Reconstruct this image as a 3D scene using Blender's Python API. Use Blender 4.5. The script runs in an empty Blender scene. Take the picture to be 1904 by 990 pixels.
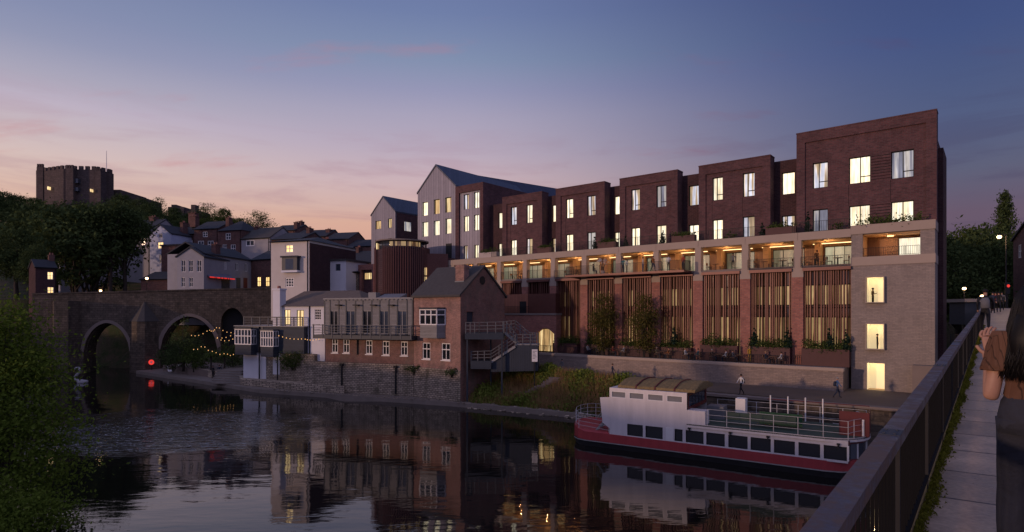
import bpy, bmesh, math, random
import numpy as np
from mathutils import Vector, Matrix
random.seed(7); rng = np.random.default_rng(7)
R = math.radians
S = bpy.context.scene
COL = S.collection
CX, HY, F, CZ = 952, 582, 1100, 8.4      # the photograph's calibration: eye 8.4 m above the river

# ---------------------------------------------------------------- camera, sky, sun, exposure
cam = bpy.data.objects.new('camera', bpy.data.cameras.new('camera')); COL.objects.link(cam)
cam.location = (0, 0, CZ); cam.rotation_euler = (R(90), 0, 0)
cam.data.sensor_width = 36; cam.data.lens = F/1904*36; cam.data.shift_y = (HY-495)/1904
cam.data.clip_start = .1; cam.data.clip_end = 3000
S.camera = cam
S.view_settings.view_transform = 'Standard'; S.view_settings.look = 'None'
S.view_settings.gamma = 1; S.view_settings.exposure = 0; S.view_settings.use_curve_mapping = False
S.render.engine = 'CYCLES'
S.cycles.use_denoising = True; S.cycles.max_bounces = 6; S.cycles.diffuse_bounces = 2
S.cycles.glossy_bounces = 3; S.cycles.transmission_bounces = 3; S.cycles.transparent_max_bounces = 6
S.cycles.sample_clamp_indirect = 3; S.cycles.caustics_reflective = False; S.cycles.caustics_refractive = False

def lin(c):
    return tuple(((v/255)/12.92 if v/255 <= .04045 else ((v/255+.055)/1.055)**2.4) for v in c)+(1,)

class NT:
    """tiny node-tree helper"""
    def __init__(s, t): s.t = t; t.nodes.clear()
    def n(s, typ, props=None, **ins):
        nd = s.t.nodes.new(typ)
        for k, v in (props or {}).items(): setattr(nd, k, v)
        for k, v in ins.items():
            key = int(k[1:]) if k[0] == '_' else k.replace('__', ' ')
            if isinstance(v, bpy.types.NodeSocket): s.t.links.new(v, nd.inputs[key])
            else: nd.inputs[key].default_value = v
        return nd
    def m(s, op, a, b=0., c=0., clamp=False):
        return s.n('ShaderNodeMath', dict(operation=op, use_clamp=clamp), _0=a, _1=b, _2=c).outputs[0]
    def mix(s, f, a, b, mode='MIX'):
        return s.n('ShaderNodeMix', dict(data_type='RGBA', blend_type=mode), _0=f, _6=a, _7=b).outputs[2]
    def ramp(s, f, stops, interp='LINEAR'):
        nd = s.n('ShaderNodeValToRGB', None, Fac=f); cr = nd.color_ramp; cr.interpolation = interp
        while len(cr.elements) < len(stops): cr.elements.new(.5)
        for e, (p, c) in zip(cr.elements, stops): e.position = p; e.color = c if len(c) == 4 else lin(c)
        return nd.outputs[0]

W = bpy.data.worlds.new('World'); S.world = W; W.use_nodes = True
t = NT(W.node_tree)
dirv = t.n('ShaderNodeTexCoord').outputs['Generated']
sep = t.n('ShaderNodeSeparateXYZ', None, _0=dirv)
dx, dy, dz = sep.outputs
el = t.m('MULTIPLY', dz, 2., clamp=True)
left = t.ramp(el, [(0, (205, 135, 115)), (.3, (219, 182, 164)), (.40, (215, 191, 185)), (.48, (201, 186, 192)), (.544, (190, 178, 195)), (.6, (172, 168, 187)), (.69, (146, 151, 179)), (.757, (134, 142, 175)), (1, (105, 118, 160))])
midc = t.ramp(el, [(0, (205, 135, 125)), (.294, (216, 170, 152)), (.343, (210, 175, 168)), (.426, (203, 177, 183)), (.52, (185, 170, 187)), (.628, (168, 162, 186)), (.70, (150, 151, 182)), (.784, (130, 144, 175)), (.9, (112, 127, 168)), (1, (104, 118, 162))])
right = t.ramp(el, [(0, (105, 85, 100)), (.27, (105, 89, 108)), (.38, (95, 97, 121)), (.487, (85, 95, 128)), (.614, (76, 90, 130)), (.72, (68, 84, 130)), (1, (58, 70, 118))])
hl = t.m('MAXIMUM', t.m('SQRT', t.m('ADD', t.m('MULTIPLY', dx, dx), t.m('MULTIPLY', dy, dy))), .001)
az = t.m('DIVIDE', dx, hl)
fl = t.n('ShaderNodeMapRange', dict(interpolation_type='SMOOTHSTEP'), Value=az, _1=-.72, _2=-.12).outputs[0]
fr_ = t.n('ShaderNodeMapRange', dict(interpolation_type='SMOOTHSTEP'), Value=az, _1=-.15, _2=.62).outputs[0]
sky = t.mix(fr_, t.mix(fl, left, midc), right)
back = t.n('ShaderNodeMapRange', dict(interpolation_type='SMOOTHSTEP'), Value=dy, _1=-.5, _2=.3).outputs[0]
sky = t.mix(back, lin((158, 156, 196)), sky)
# thin cloud streaks, laid out in sky directions
plane = t.n('ShaderNodeCombineXYZ', None, _0=t.m('DIVIDE', dx, t.m('ADD', dz, .22)), _1=t.m('DIVIDE', dy, t.m('ADD', dz, .22)), _2=0.)
mp = t.n('ShaderNodeMapping', None, Vector=plane.outputs[0], Scale=(1.0, 2.6, 1), Rotation=(0, 0, R(-14)))
n1 = t.n('ShaderNodeTexNoise', None, Vector=mp.outputs[0], Scale=1.5, Detail=7., Roughness=.58)
cl = t.n('ShaderNodeMapRange', dict(interpolation_type='SMOOTHSTEP'), Value=n1.outputs[0], _1=.56, _2=.78).outputs[0]
ccol = t.mix(fr_, lin((196, 120, 128)), lin((88, 66, 98)))
sky = t.mix(t.m('MULTIPLY', cl, .42), sky, ccol)
low = t.n('ShaderNodeCombineXYZ', None, _0=t.m('MULTIPLY', az, 3.2), _1=t.m('MULTIPLY', dz, 21.), _2=4.).outputs[0]
n4 = t.n('ShaderNodeTexNoise', None, Vector=low, Scale=1.15, Detail=7., Roughness=.6, Distortion=.35).outputs[0]
band = t.n('ShaderNodeMapRange', dict(interpolation_type='SMOOTHSTEP'), Value=dz, _1=.34, _2=.2).outputs[0]
c4 = t.n('ShaderNodeMapRange', dict(interpolation_type='SMOOTHSTEP'), Value=n4, _1=.5, _2=.68).outputs[0]
sky = t.mix(t.m('MULTIPLY', t.m('MULTIPLY', c4, band), .3), sky, t.mix(fr_, lin((164, 122, 142)), lin((66, 58, 92))))
ground = t.m('LESS_THAN', dz, -.02)
sky = t.mix(ground, sky, lin((26, 26, 30)))
bg = t.n('ShaderNodeBackground', None, Color=sky, Strength=1.)
t.n('ShaderNodeOutputWorld', None, Surface=bg.outputs[0])

sun = bpy.data.objects.new('sun', bpy.data.lights.new('sun', 'SUN')); COL.objects.link(sun)
sun.data.energy = 1.5; sun.data.angle = R(2.0); sun.data.color = (1, .63, .43)
sd = Vector((-.87, -.49, math.tan(R(5))))
sun.rotation_euler = sd.to_track_quat('Z', 'Y').to_euler()

# ---------------------------------------------------------------- planes seen through the camera
class Fr:
    """vertical plane: origin (ox,oy), local x along u, local y inward (away from the eye)"""
    def __init__(s, ox, oy, ux, uy):
        n = math.hypot(ux, uy); s.o = (ox, oy); s.u = (ux/n, uy/n); s.v = (-s.u[1], s.u[0])
    def x(s, px, off=0):
        q = (px-CX)/F
        return (q*(s.o[1]+s.v[1]*off)-(s.o[0]+s.v[0]*off))/(s.u[0]-q*s.u[1])
    def d(s, x, off=0): return s.o[1]+s.u[1]*x+s.v[1]*off
    def z(s, px, py, off=0): return CZ+(HY-py)*s.d(s.x(px, off), off)/F
    def w(s, x, y=0, z=0): return Vector((s.o[0]+s.u[0]*x+s.v[0]*y, s.o[1]+s.u[1]*x+s.v[1]*y, z))
    @property
    def rot(s): return math.atan2(s.u[1], s.u[0])
def fr2(p1, d1, p2, d2):
    a = ((p1-CX)/F*d1, d1); b = ((p2-CX)/F*d2, d2)
    return Fr(a[0], a[1], b[0]-a[0], b[1]-a[1])
def at(px, d, py=None): return Vector(((px-CX)/F*d, d, 0 if py is None else CZ+(HY-py)*d/F))
def gnd(px, py, z): 
    d = (CZ-z)*F/(py-HY); return Vector(((px-CX)/F*d, d, z))

# ---------------------------------------------------------------- mesh and object helpers
class MB:
    def __init__(s): s.v = []; s.f = []; s.sm = False
    def quad(s, *p):
        i = len(s.v); s.v += [tuple(q) for q in p]; s.f.append(tuple(range(i, i+len(p)))); return s
    def box(s, x0, x1, y0, y1, z0, z1):
        i = len(s.v)
        s.v += [(x, y, z) for z in (z0, z1) for y in (y0, y1) for x in (x0, x1)]
        s.f += [tuple(i+k for k in q) for q in ((0,2,3,1),(4,5,7,6),(0,1,5,4),(2,6,7,3),(0,4,6,2),(1,3,7,5))]; return s
    def prism(s, poly, a, b, ax='y'):
        """poly in (x,z) extruded along y, or ax='x': (y,z) along x, or ax='z': (x,y) along z"""
        g = {'y': lambda p, h: (p[0], h, p[1]), 'x': lambda p, h: (h, p[0], p[1]), 'z': lambda p, h: (p[0], p[1], h)}[ax]
        i = len(s.v); n = len(poly)
        s.v += [g(p, a) for p in poly]+[g(p, b) for p in poly]
        s.f.append(tuple(range(i, i+n))); s.f.append(tuple(range(i+2*n-1, i+n-1, -1)))
        for k in range(n): s.f.append((i+k, i+n+k, i+n+(k+1) % n, i+(k+1) % n))
        return s
    def tube(s, p, q, r0, r1=None, n=6, cap=True):
        p, q = Vector(p), Vector(q); r1 = r0 if r1 is None else r1
        d = (q-p).normalized() if (q-p).length > 1e-6 else Vector((0, 0, 1))
        a = d.orthogonal().normalized(); b = d.cross(a); i = len(s.v)
        for c, r in ((p, r0), (q, r1)):
            for k in range(n):
                w = 2*math.pi*k/n; s.v.append(tuple(c+a*(r*math.cos(w))+b*(r*math.sin(w))))
        for k in range(n): s.f.append((i+k, i+(k+1) % n, i+n+(k+1) % n, i+n+k))
        if cap: s.f.append(tuple(i+k for k in reversed(range(n)))); s.f.append(tuple(i+n+k for k in range(n)))
        return s
    def path(s, pts, r, n=6):
        """one continuous tube through pts; r a number or list"""
        pts = [Vector(p) for p in pts]; rr = r if isinstance(r, (list, tuple)) else [r]*len(pts)
        i = len(s.v); ref = None
        for k, p in enumerate(pts):
            d = (pts[min(k+1, len(pts)-1)]-pts[max(k-1, 0)]).normalized()
            a = d.orthogonal().normalized() if ref is None else (ref-d*ref.dot(d)).normalized()
            ref = a; b = d.cross(a)
            for j in range(n):
                w = 2*math.pi*j/n; s.v.append(tuple(p+a*(rr[k]*math.cos(w))+b*(rr[k]*math.sin(w))))
        for k in range(len(pts)-1):
            for j in range(n):
                s.f.append((i+k*n+j, i+k*n+(j+1) % n, i+(k+1)*n+(j+1) % n, i+(k+1)*n+j))
        s.f.append(tuple(i+j for j in reversed(range(n)))); m = i+(len(pts)-1)*n; s.f.append(tuple(m+j for j in range(n)))
        return s
    def bar(s, p, q, w, h):
        """square bar from p to q, w sideways, h upward"""
        p, q = Vector(p), Vector(q); d = (q-p).normalized()
        a = d.cross(Vector((0, 0, 1))); a = a.normalized() if a.length > 1e-4 else Vector((1, 0, 0)); b = a.cross(d).normalized()
        i = len(s.v)
        for c in (p, q):
            for sx, sz in ((-1,-1),(1,-1),(1,1),(-1,1)): s.v.append(tuple(c+a*(sx*w/2)+b*(sz*h/2)))
        s.f += [tuple(i+k for k in q2) for q2 in ((0,3,2,1),(4,5,6,7),(0,1,5,4),(1,2,6,5),(2,3,7,6),(3,0,4,7))]; return s
    def ell(s, c, r, n=12, m=8, zmin=-1.):
        i = len(s.v); c = Vector(c)
        for a in range(m+1):
            th = -math.pi/2+math.pi*a/m; zz = max(math.sin(th), zmin)
            for k in range(n):
                w = 2*math.pi*k/n; s.v.append((c.x+r[0]*math.cos(th)*math.cos(w), c.y+r[1]*math.cos(th)*math.sin(w), c.z+r[2]*zz))
        for a in range(m):
            for k in range(n): s.f.append((i+a*n+k, i+a*n+(k+1) % n, i+(a+1)*n+(k+1) % n, i+(a+1)*n+k))
        return s
    def loft(s, rings, n=16, fn=None):
        """rings: (cx,cy,cz,rx,ry[,rot])"""
        i = len(s.v)
        for a, r in enumerate(rings):
            ro = r[5] if len(r) > 5 else 0
            for k in range(n):
                w = 2*math.pi*k/n; e = 1+(fn(a, w) if fn else 0)
                x, y = r[3]*math.cos(w)*e, r[4]*math.sin(w)*e
                s.v.append((r[0]+x*math.cos(ro)-y*math.sin(ro), r[1]+x*math.sin(ro)+y*math.cos(ro), r[2]))
        for a in range(len(rings)-1):
            for k in range(n): s.f.append((i+a*n+k, i+a*n+(k+1) % n, i+(a+1)*n+(k+1) % n, i+(a+1)*n+k))
        s.f.append(tuple(i+k for k in reversed(range(n)))); m = i+(len(rings)-1)*n; s.f.append(tuple(m+k for k in range(n)))
        return s
    def wall(s, x0, x1, z0, z1, y, holes=(), dep=.2, back=None, ends=True):
        """front face at y with openings (xa,xb,za,zb), reveals dep deep; back: y of the rear face"""
        xs = sorted({x0, x1, *[h[0] for h in holes], *[h[1] for h in holes]}); zs = sorted({z0, z1, *[h[2] for h in holes], *[h[3] for h in holes]})
        xs = [x for x in xs if x0-1e-6 <= x <= x1+1e-6]; zs = [z for z in zs if z0-1e-6 <= z <= z1+1e-6]
        for a, b in zip(xs, xs[1:]):
            for c, d in zip(zs, zs[1:]):
                mx, mz = (a+b)/2, (c+d)/2
                if any(h[0] < mx < h[1] and h[2] < mz < h[3] for h in holes): continue
                s.quad((a, y, c), (b, y, c), (b, y, d), (a, y, d))
        for xa, xb, za, zb in [h[:4] for h in holes]:
            q = y+dep
            s.quad((xa, y, za), (xa, q, za), (xa, q, zb), (xa, y, zb)); s.quad((xb, y, za), (xb, y, zb), (xb, q, zb), (xb, q, za))
            s.quad((xa, y, zb), (xa, q, zb), (xb, q, zb), (xb, y, zb)); s.quad((xa, y, za), (xb, y, za), (xb, q, za), (xa, q, za))
        if back is not None:
            s.quad((x0, y, z0), (x0, y, z1), (x0, back, z1), (x0, back, z0)); s.quad((x1, y, z0), (x1, back, z0), (x1, back, z1), (x1, y, z1))
            s.quad((x0, y, z1), (x1, y, z1), (x1, back, z1), (x0, back, z1)); s.quad((x0, back, z0), (x0, back, z1), (x1, back, z1), (x1, back, z0))
        return s
    def build(s, name, mat, parent=None, smooth=False):
        me = bpy.data.meshes.new(name); me.from_pydata(s.v, [], s.f); me.update()
        if smooth or s.sm: me.polygons.foreach_set('use_smooth', [True]*len(me.polygons))
        if mat is not None: me.materials.append(mat)
        return link(name, me, parent)
def link(name, data, parent=None):
    o = bpy.data.objects.new(name, data); COL.objects.link(o)
    if parent is not None: o.parent = parent
    return o
def tag(o, label=None, cat=None, group=None, kind=None):
    if label: o['label'] = label
    if cat: o['category'] = cat
    if group: o['group'] = group
    if kind: o['kind'] = kind
    return o
def thing(name, label, cat, fr=None, loc=None, rz=0, group=None):
    o = link(name, None)
    if fr is not None: o.location = (fr.o[0], fr.o[1], 0); o.rotation_euler = (0, 0, fr.rot)
    if loc is not None: o.location = loc; o.rotation_euler = (0, 0, rz)
    return tag(o, label, cat, group)
def copy_tree(o, parent=None):
    c = o.copy(); COL.objects.link(c); c.parent = parent
    for ch in list(o.children): copy_tree(ch, c)
    return c

# ---------------------------------------------------------------- materials
M = {}
def mat(name, col, rough=.8, var=.25, sc=3., bump=.0, spec=.3, metal=0., em=None, ems=0., stretch=(1, 1, 1), coords='Object', bsc=None):
    if name in M: return M[name]
    m = bpy.data.materials.new(name); m.use_nodes = True; t = NT(m.node_tree)
    tc = t.n('ShaderNodeTexCoord').outputs[coords]
    mp = t.n('ShaderNodeMapping', None, Vector=tc, Scale=stretch).outputs[0]
    c = col if len(col) == 4 else tuple(col)+(1,)
    n = t.n('ShaderNodeTexNoise', None, Vector=mp, Scale=sc, Detail=6., Roughness=.6).outputs[0]
    f = t.m('MULTIPLY_ADD', n, 2*var, 1-var)
    cc = t.mix(1., c, t.n('ShaderNodeCombineColor', None, _0=f, _1=f, _2=f).outputs[0], 'MULTIPLY')
    p = t.n('ShaderNodeBsdfPrincipled', None, Base__Color=cc, Roughness=rough, Metallic=metal, Specular__IOR__Level=spec)
    if em: t.t.links.new(t.mix(1., tuple(em)+(1,), t.n('ShaderNodeCombineColor', None, _0=f, _1=f, _2=f).outputs[0], 'MULTIPLY'), p.inputs['Emission Color']); p.inputs['Emission Strength'].default_value = ems
    if bump:
        nb = t.n('ShaderNodeTexNoise', None, Vector=mp, Scale=bsc or sc*4, Detail=5.).outputs[0]
        t.t.links.new(t.n('ShaderNodeBump', None, Height=nb, Strength=bump, Distance=.05).outputs[0], p.inputs['Normal'])
    t.n('ShaderNodeOutputMaterial', None, Surface=p.outputs[0]); M[name] = m; return m
def brick(name, c1, c2, mortar, w=.45, h=.15, stain=.35, rough=.9, stain_sc=.35, bump=.4, mort=.02, grime=None):
    """courses follow the wall: the brick plane is (x+y, z) in the thing's own space"""
    m = bpy.data.materials.new(name); m.use_nodes = True; t = NT(m.node_tree)
    tc = t.n('ShaderNodeTexCoord').outputs['Object']; sx = t.n('ShaderNodeSeparateXYZ', None, _0=tc)
    v = t.n('ShaderNodeCombineXYZ', None, _0=t.m('ADD', sx.outputs[0], sx.outputs[1]), _1=sx.outputs[2], _2=0.).outputs[0]
    b = t.n('ShaderNodeTexBrick', dict(offset=.5), Vector=v, Color1=c1+(1,), Color2=c2+(1,), Mortar=mortar+(1,), Scale=1., Mortar__Size=mort, Brick__Width=w, Row__Height=h, Bias=0.)
    n = t.n('ShaderNodeTexNoise', None, Vector=tc, Scale=stain_sc, Detail=8., Roughness=.68).outputs[0]
    n2 = t.n('ShaderNodeTexNoise', None, Vector=tc, Scale=5., Detail=4., Roughness=.7).outputs[0]
    n3 = t.n('ShaderNodeTexNoise', None, Vector=tc, Scale=1.3, Detail=5., Roughness=.65).outputs[0]
    f = t.m('MAXIMUM', t.m('ADD', t.m('ADD', t.m('MULTIPLY_ADD', n, 2*stain, 1-stain), t.m('MULTIPLY_ADD', n2, 1.6*stain+.2, -.8*stain-.1)), t.m('MULTIPLY_ADD', n3, 2.4*stain, -1.2*stain)), .25)
    c = t.mix(1., b.outputs[0], t.n('ShaderNodeCombineColor', None, _0=f, _1=f, _2=f).outputs[0], 'MULTIPLY')
    if grime:
        g = t.n('ShaderNodeTexNoise', None, Vector=t.n('ShaderNodeMapping', None, Vector=tc, Scale=(.9, .9, .3)).outputs[0], Scale=.8, Detail=7., Roughness=.7).outputs[0]
        g = t.n('ShaderNodeMapRange', None, Value=g, _1=.5, _2=.68).outputs[0]
        c = t.mix(t.m('MULTIPLY', g, .75), c, grime+(1,))
    p = t.n('ShaderNodeBsdfPrincipled', None, Base__Color=c, Roughness=rough, Specular__IOR__Level=.2)
    hgt = t.m('ADD', b.outputs[1], t.m('MULTIPLY', n2, -.6))
    t.t.links.new(t.n('ShaderNodeBump', dict(invert=True), Height=hgt, Strength=bump, Distance=.03).outputs[0], p.inputs['Normal'])
    t.n('ShaderNodeOutputMaterial', None, Surface=p.outputs[0]); M[name] = m; return m
def stripes(name, col, per, axis=0, amt=.35, rough=.6, metal=0., bump=.5, spec=.3, var=.2):
    """boards or standing seams: a repeating groove along one axis of the thing"""
    m = bpy.data.materials.new(name); m.use_nodes = True; t = NT(m.node_tree)
    tc = t.n('ShaderNodeTexCoord').outputs['Object']; sx = t.n('ShaderNodeSeparateXYZ', None, _0=tc)
    a = t.m('ADD', sx.outputs[0], sx.outputs[1]) if axis == 0 else sx.outputs[axis]
    fr = t.m('FRACT', t.m('DIVIDE', a, per)); idx = t.m('FLOOR', t.m('DIVIDE', a, per))
    g = t.m('LESS_THAN', fr, .12)
    rnd = t.n('ShaderNodeTexWhiteNoise', dict(noise_dimensions='1D'), W=idx).outputs[0]
    n = t.n('ShaderNodeTexNoise', None, Vector=tc, Scale=1.2, Detail=6., Roughness=.65).outputs[0]
    f = t.m('MULTIPLY', t.m('MULTIPLY_ADD', g, -amt, 1.), t.m('ADD', t.m('MULTIPLY_ADD', n, 2*var, .9-var), t.m('MULTIPLY', rnd, .2)))
    c = t.mix(1., col+(1,), t.n('ShaderNodeCombineColor', None, _0=f, _1=f, _2=f).outputs[0], 'MULTIPLY')
    p = t.n('ShaderNodeBsdfPrincipled', None, Base__Color=c, Roughness=rough, Metallic=metal, Specular__IOR__Level=spec)
    t.t.links.new(t.n('ShaderNodeBump', None, Height=t.m('SUBTRACT', fr, g), Strength=bump, Distance=.03).outputs[0], p.inputs['Normal'])
    t.n('ShaderNodeOutputMaterial', None, Surface=p.outputs[0]); M[name] = m; return m
def litpane(name, c1, c2, strength, dark=.0, sc=2.2, fold=9., rough=.06):
    """lit window: curtains (vertical folds) and brighter gaps give off the light; glass coat on top"""
    m = bpy.data.materials.new(name); m.use_nodes = True; t = NT(m.node_tree)
    tc = t.n('ShaderNodeTexCoord').outputs['Object']; oi = t.n('ShaderNodeObjectInfo').outputs['Random']
    sx = t.n('ShaderNodeSeparateXYZ', None, _0=tc)
    v = t.n('ShaderNodeCombineXYZ', None, _0=t.m('ADD', t.m('ADD', sx.outputs[0], sx.outputs[1]), t.m('MULTIPLY', oi, 40.)), _1=t.m('MULTIPLY', sx.outputs[2], .06), _2=0.).outputs[0]
    n = t.n('ShaderNodeTexNoise', None, Vector=v, Scale=sc, Detail=1.).outputs[0]
    n2 = t.n('ShaderNodeTexNoise', None, Vector=v, Scale=fold, Detail=2.).outputs[0]
    n3 = t.n('ShaderNodeTexNoise', None, Vector=tc, Scale=.9, Detail=2.).outputs[0]
    a = t.n('ShaderNodeMapRange', dict(interpolation_type='SMOOTHSTEP'), Value=n, _1=.42, _2=.56).outputs[0]
    c = t.mix(a, c1+(1,), c2+(1,))
    f = t.m('MULTIPLY', t.m('MULTIPLY_ADD', n2, 1.5, .25), t.m('MULTIPLY_ADD', n3, .8, .6))
    f = t.m('MULTIPLY', f, t.m('MULTIPLY_ADD', oi, .5, .75))
    if dark:
        k = t.n('ShaderNodeMapRange', None, Value=n, _1=.46, _2=.5, _3=dark, _4=1.).outputs[0]; f = t.m('MULTIPLY', f, k)
    p = t.n('ShaderNodeBsdfPrincipled', None, Base__Color=(.05, .05, .06, 1), Roughness=rough, Specular__IOR__Level=.5, Emission__Color=c, Emission__Strength=t.m('MULTIPLY', f, strength))
    t.n('ShaderNodeOutputMaterial', None, Surface=p.outputs[0]); M[name] = m; return m
def emis(name, c, s):
    m = bpy.data.materials.new(name); m.use_nodes = True; t = NT(m.node_tree)
    t.n('ShaderNodeOutputMaterial', None, Surface=t.n('ShaderNodeEmission', None, Color=c+(1,), Strength=s).outputs[0]); M[name] = m; return m
def leafmat(name, c1, c2, trans=.3):
    m = bpy.data.materials.new(name); m.use_nodes = True; t = NT(m.node_tree)
    tc = t.n('ShaderNodeTexCoord').outputs['Object']
    rd = t.n('ShaderNodeNewGeometry').outputs['Random Per Island']
    n = t.n('ShaderNodeTexNoise', None, Vector=tc, Scale=.8, Detail=3.).outputs[0]
    f = t.m('ADD', t.m('MULTIPLY', rd, .6), t.m('MULTIPLY_ADD', n, 1.2, -.4), clamp=True)
    c = t.mix(f, c1+(1,), c2+(1,))
    d = t.n('ShaderNodeBsdfDiffuse', None, Color=c).outputs[0]; tr = t.n('ShaderNodeBsdfTranslucent', None, Color=c).outputs[0]
    t.n('ShaderNodeOutputMaterial', None, Surface=t.n('ShaderNodeMixShader', None, _0=trans, _1=d, _2=tr).outputs[0]); M[name] = m; return m
def glass(name, col=(.012, .014, .017), rough=.08):
    return mat(name, col, rough, .4, .8, spec=.45)

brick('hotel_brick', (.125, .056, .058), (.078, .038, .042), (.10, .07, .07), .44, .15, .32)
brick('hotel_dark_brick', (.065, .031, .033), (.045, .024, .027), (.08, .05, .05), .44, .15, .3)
brick('pier_brick', (.37, .155, .115), (.27, .11, .088), (.21, .13, .11), .44, .15, .3)
brick('grey_brick', (.30, .245, .215), (.24, .20, .18), (.22, .19, .17), .44, .13, .2)
brick('wall_brick', (.29, .225, .19), (.22, .175, .15), (.2, .16, .14), .5, .16, .2)
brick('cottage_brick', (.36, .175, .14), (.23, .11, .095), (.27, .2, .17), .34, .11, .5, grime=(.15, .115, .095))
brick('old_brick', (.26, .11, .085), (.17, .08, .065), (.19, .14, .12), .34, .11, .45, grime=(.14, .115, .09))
brick('rubble', (.50, .40, .30), (.29, .23, .175), (.13, .11, .09), .5, .22, .5, bump=.9, mort=.035, grime=(.085, .075, .05))
brick('ashlar', (.135, .105, .08), (.08, .064, .052), (.06, .048, .04), .8, .38, .5, bump=.6, mort=.03, grime=(.035, .032, .024))
brick('castle_stone', (.105, .078, .075), (.08, .062, .06), (.065, .052, .05), 1.6, .8, .4, bump=.5, mort=.05)
brick('house_brick', (.15, .07, .06), (.10, .05, .045), (.12, .09, .08), .5, .18, .35)
mat('stone', (.36, .29, .24), .85, .12, .6, bump=.15)
mat('stone_dark', (.2, .16, .14), .85, .2, .6, bump=.15)
mat('soffit', (.62, .38, .20), .7, .15, 2)
stripes('wood', (.22, .115, .062), .18, 0, .3)
mat('fin_metal', (.115, .045, .036), .45, .25, 2, spec=.4, metal=.3)
mat('dark_metal', (.016, .016, .018), .6, .3, 4, spec=.25); mat('bar_black', (.006, .006, .007), .7, .3, 4, spec=.1)
mat('planter_metal', (.075, .03, .03), .6, .2, 2)
mat('planter_stone', (.42, .36, .33), .8, .12, 1)
stripes('zinc', (.235, .225, .27), .55, 0, .28, .45, .35, .6)
stripes('zinc_roof', (.085, .095, .125), .55, 0, .3, .4, .5, .7)
mat('slate', (.062, .056, .053), .75, .4, 2.5, bump=.5, bsc=7)
mat('slate_brown', (.135, .105, .085), .8, .4, 2.2, bump=.5, bsc=6)
mat('slate_blue', (.035, .037, .045), .75, .4, 2, bump=.4, bsc=6)
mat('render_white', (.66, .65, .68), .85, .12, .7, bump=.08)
mat('render_blue', (.42, .46, .60), .85, .12, .7)
mat('render_cream', (.55, .50, .46), .85, .14, .7)
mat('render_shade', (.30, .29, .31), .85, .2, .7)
mat('white_paint', (.72, .70, .69), .5, .1, 2)
stripes('clad_grey', (.25, .24, .24), .16, 2, .45, .55, 0, .8)
stripes('clad_navy', (.045, .055, .075), .16, 2, .4, .55, 0, .7)
stripes('boards_navy', (.03, .038, .055), .2, 0, .5, .6, 0, .8)
mat('trim_navy', (.035, .042, .055), .5, .2, 3)
mat('rail_dark', (.115, .115, .12), .6, .3, 4); mat('rail_pale', (.46, .45, .46), .5, .25, 3); mat('timber_grey', (.27, .26, .25), .7, .3, 4)
glass('glass_dark'); glass('glass_sky', (.05, .06, .08), .04)
stripes('terracotta', (.33, .135, .085), .3, 0, .4, .6, 0, .6)
litpane('lit_curtain', (1., .80, .50), (1., .90, .68), 1.25)
litpane('lit_half', (1., .70, .38), (.62, .62, .72), .95, .45)
litpane('lit_cool', (.55, .56, .72), (.8, .72, .66), .55, .5)
litpane('lit_warm', (1., .60, .24), (1., .74, .36), 1.0, .5)
litpane('lit_small', (1., .70, .34), (1., .62, .22), 1.5)
litpane('screen_glow', (.62, .30, .11), (.72, .47, .21), .5, .22, 1.5, 2.); litpane('screen_dim', (.5, .19, .07), (.3, .12, .06), .16, .3, 1.5, 2.)
litpane('lounge_bright', (.85, .74, .45), (.6, .56, .36), .75, .5, .5, 1.5, .4); litpane('lounge', (.55, .48, .27), (.32, .33, .22), .42, .4, .5, 1.5, .4)
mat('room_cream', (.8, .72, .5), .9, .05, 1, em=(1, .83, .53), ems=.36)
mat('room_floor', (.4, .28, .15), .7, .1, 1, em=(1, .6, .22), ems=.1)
emis('lamp_glow', (1, .62, .28), 12.); emis('lamp_panel', (1, .66, .3), 3.); emis('bulb', (1, .5, .18), 1.3); emis('red_glow', (1, .06, .05), .9); emis('neon_red', (1, .05, .04), .7)
mat('asphalt', (.125, .092, .07), .85, .3, .5, bump=.2)
mat('paving', (.17, .13, .11), .8, .3, .6, bump=.2)
mat('slab', (.20, .165, .14), .75, .35, .5, bump=.3)
mat('soil', (.055, .045, .035), .95, .5, 1.2, bump=.8, bsc=2)
mat('bark', (.05, .04, .034), .95, .4, 4, bump=.6)
leafmat('leaf_dark', (0.034, 0.054, 0.022), (0.092, 0.125, 0.046), .2)
leafmat('leaf_mid', (0.045, 0.07, 0.02), (0.105, 0.14, 0.04), .3)
leafmat('leaf_light', (0.07, 0.115, 0.016), (0.17, 0.225, 0.04), .35)
leafmat('leaf_olive', (0.07, 0.068, 0.018), (0.16, 0.135, 0.04), .3)
leafmat('leaf_dry', (.22, .135, .06), (.42, .27, .125), .2)
leafmat('weed_leaf', (.10, .15, .025), (.24, .27, .06), .3)
leafmat('conifer', (.012, .028, .02), (.035, .06, .04), .1)

# ---------------------------------------------------------------- terrain, river, paths
WZ = -2.1                                  # river surface
H = Fr(36.2, 50.66, .7757, -.6311)         # the hotel's river front; local x right, y into the building
RB = [(-140, 190), (-82, 118), (-65.5, 102.7), (-33.3, 77.5), (-6.1, 66), (6.6, 58.6), (14, 52.5), (29, 42), (40, 33), (70, 8), (95, -30)]
LB = [(-18, -30), (-20, 0), (-25, 25), (-45, 60), (-75, 98), (-100, 132), (-165, 200)]
def sstep(a, b, x): q = np.clip((x-a)/(b-a), 0, 1); return q*q*(3-2*q)
def pdist(X, Y, pl):
    best = np.full(X.shape, 1e9)
    for (ax, ay), (bx, by) in zip(pl, pl[1:]):
        dx_, dy_ = bx-ax, by-ay; q = np.clip(((X-ax)*dx_+(Y-ay)*dy_)/(dx_*dx_+dy_*dy_), 0, 1)
        best = np.minimum(best, np.hypot(X-ax-q*dx_, Y-ay-q*dy_))
    return best
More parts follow.
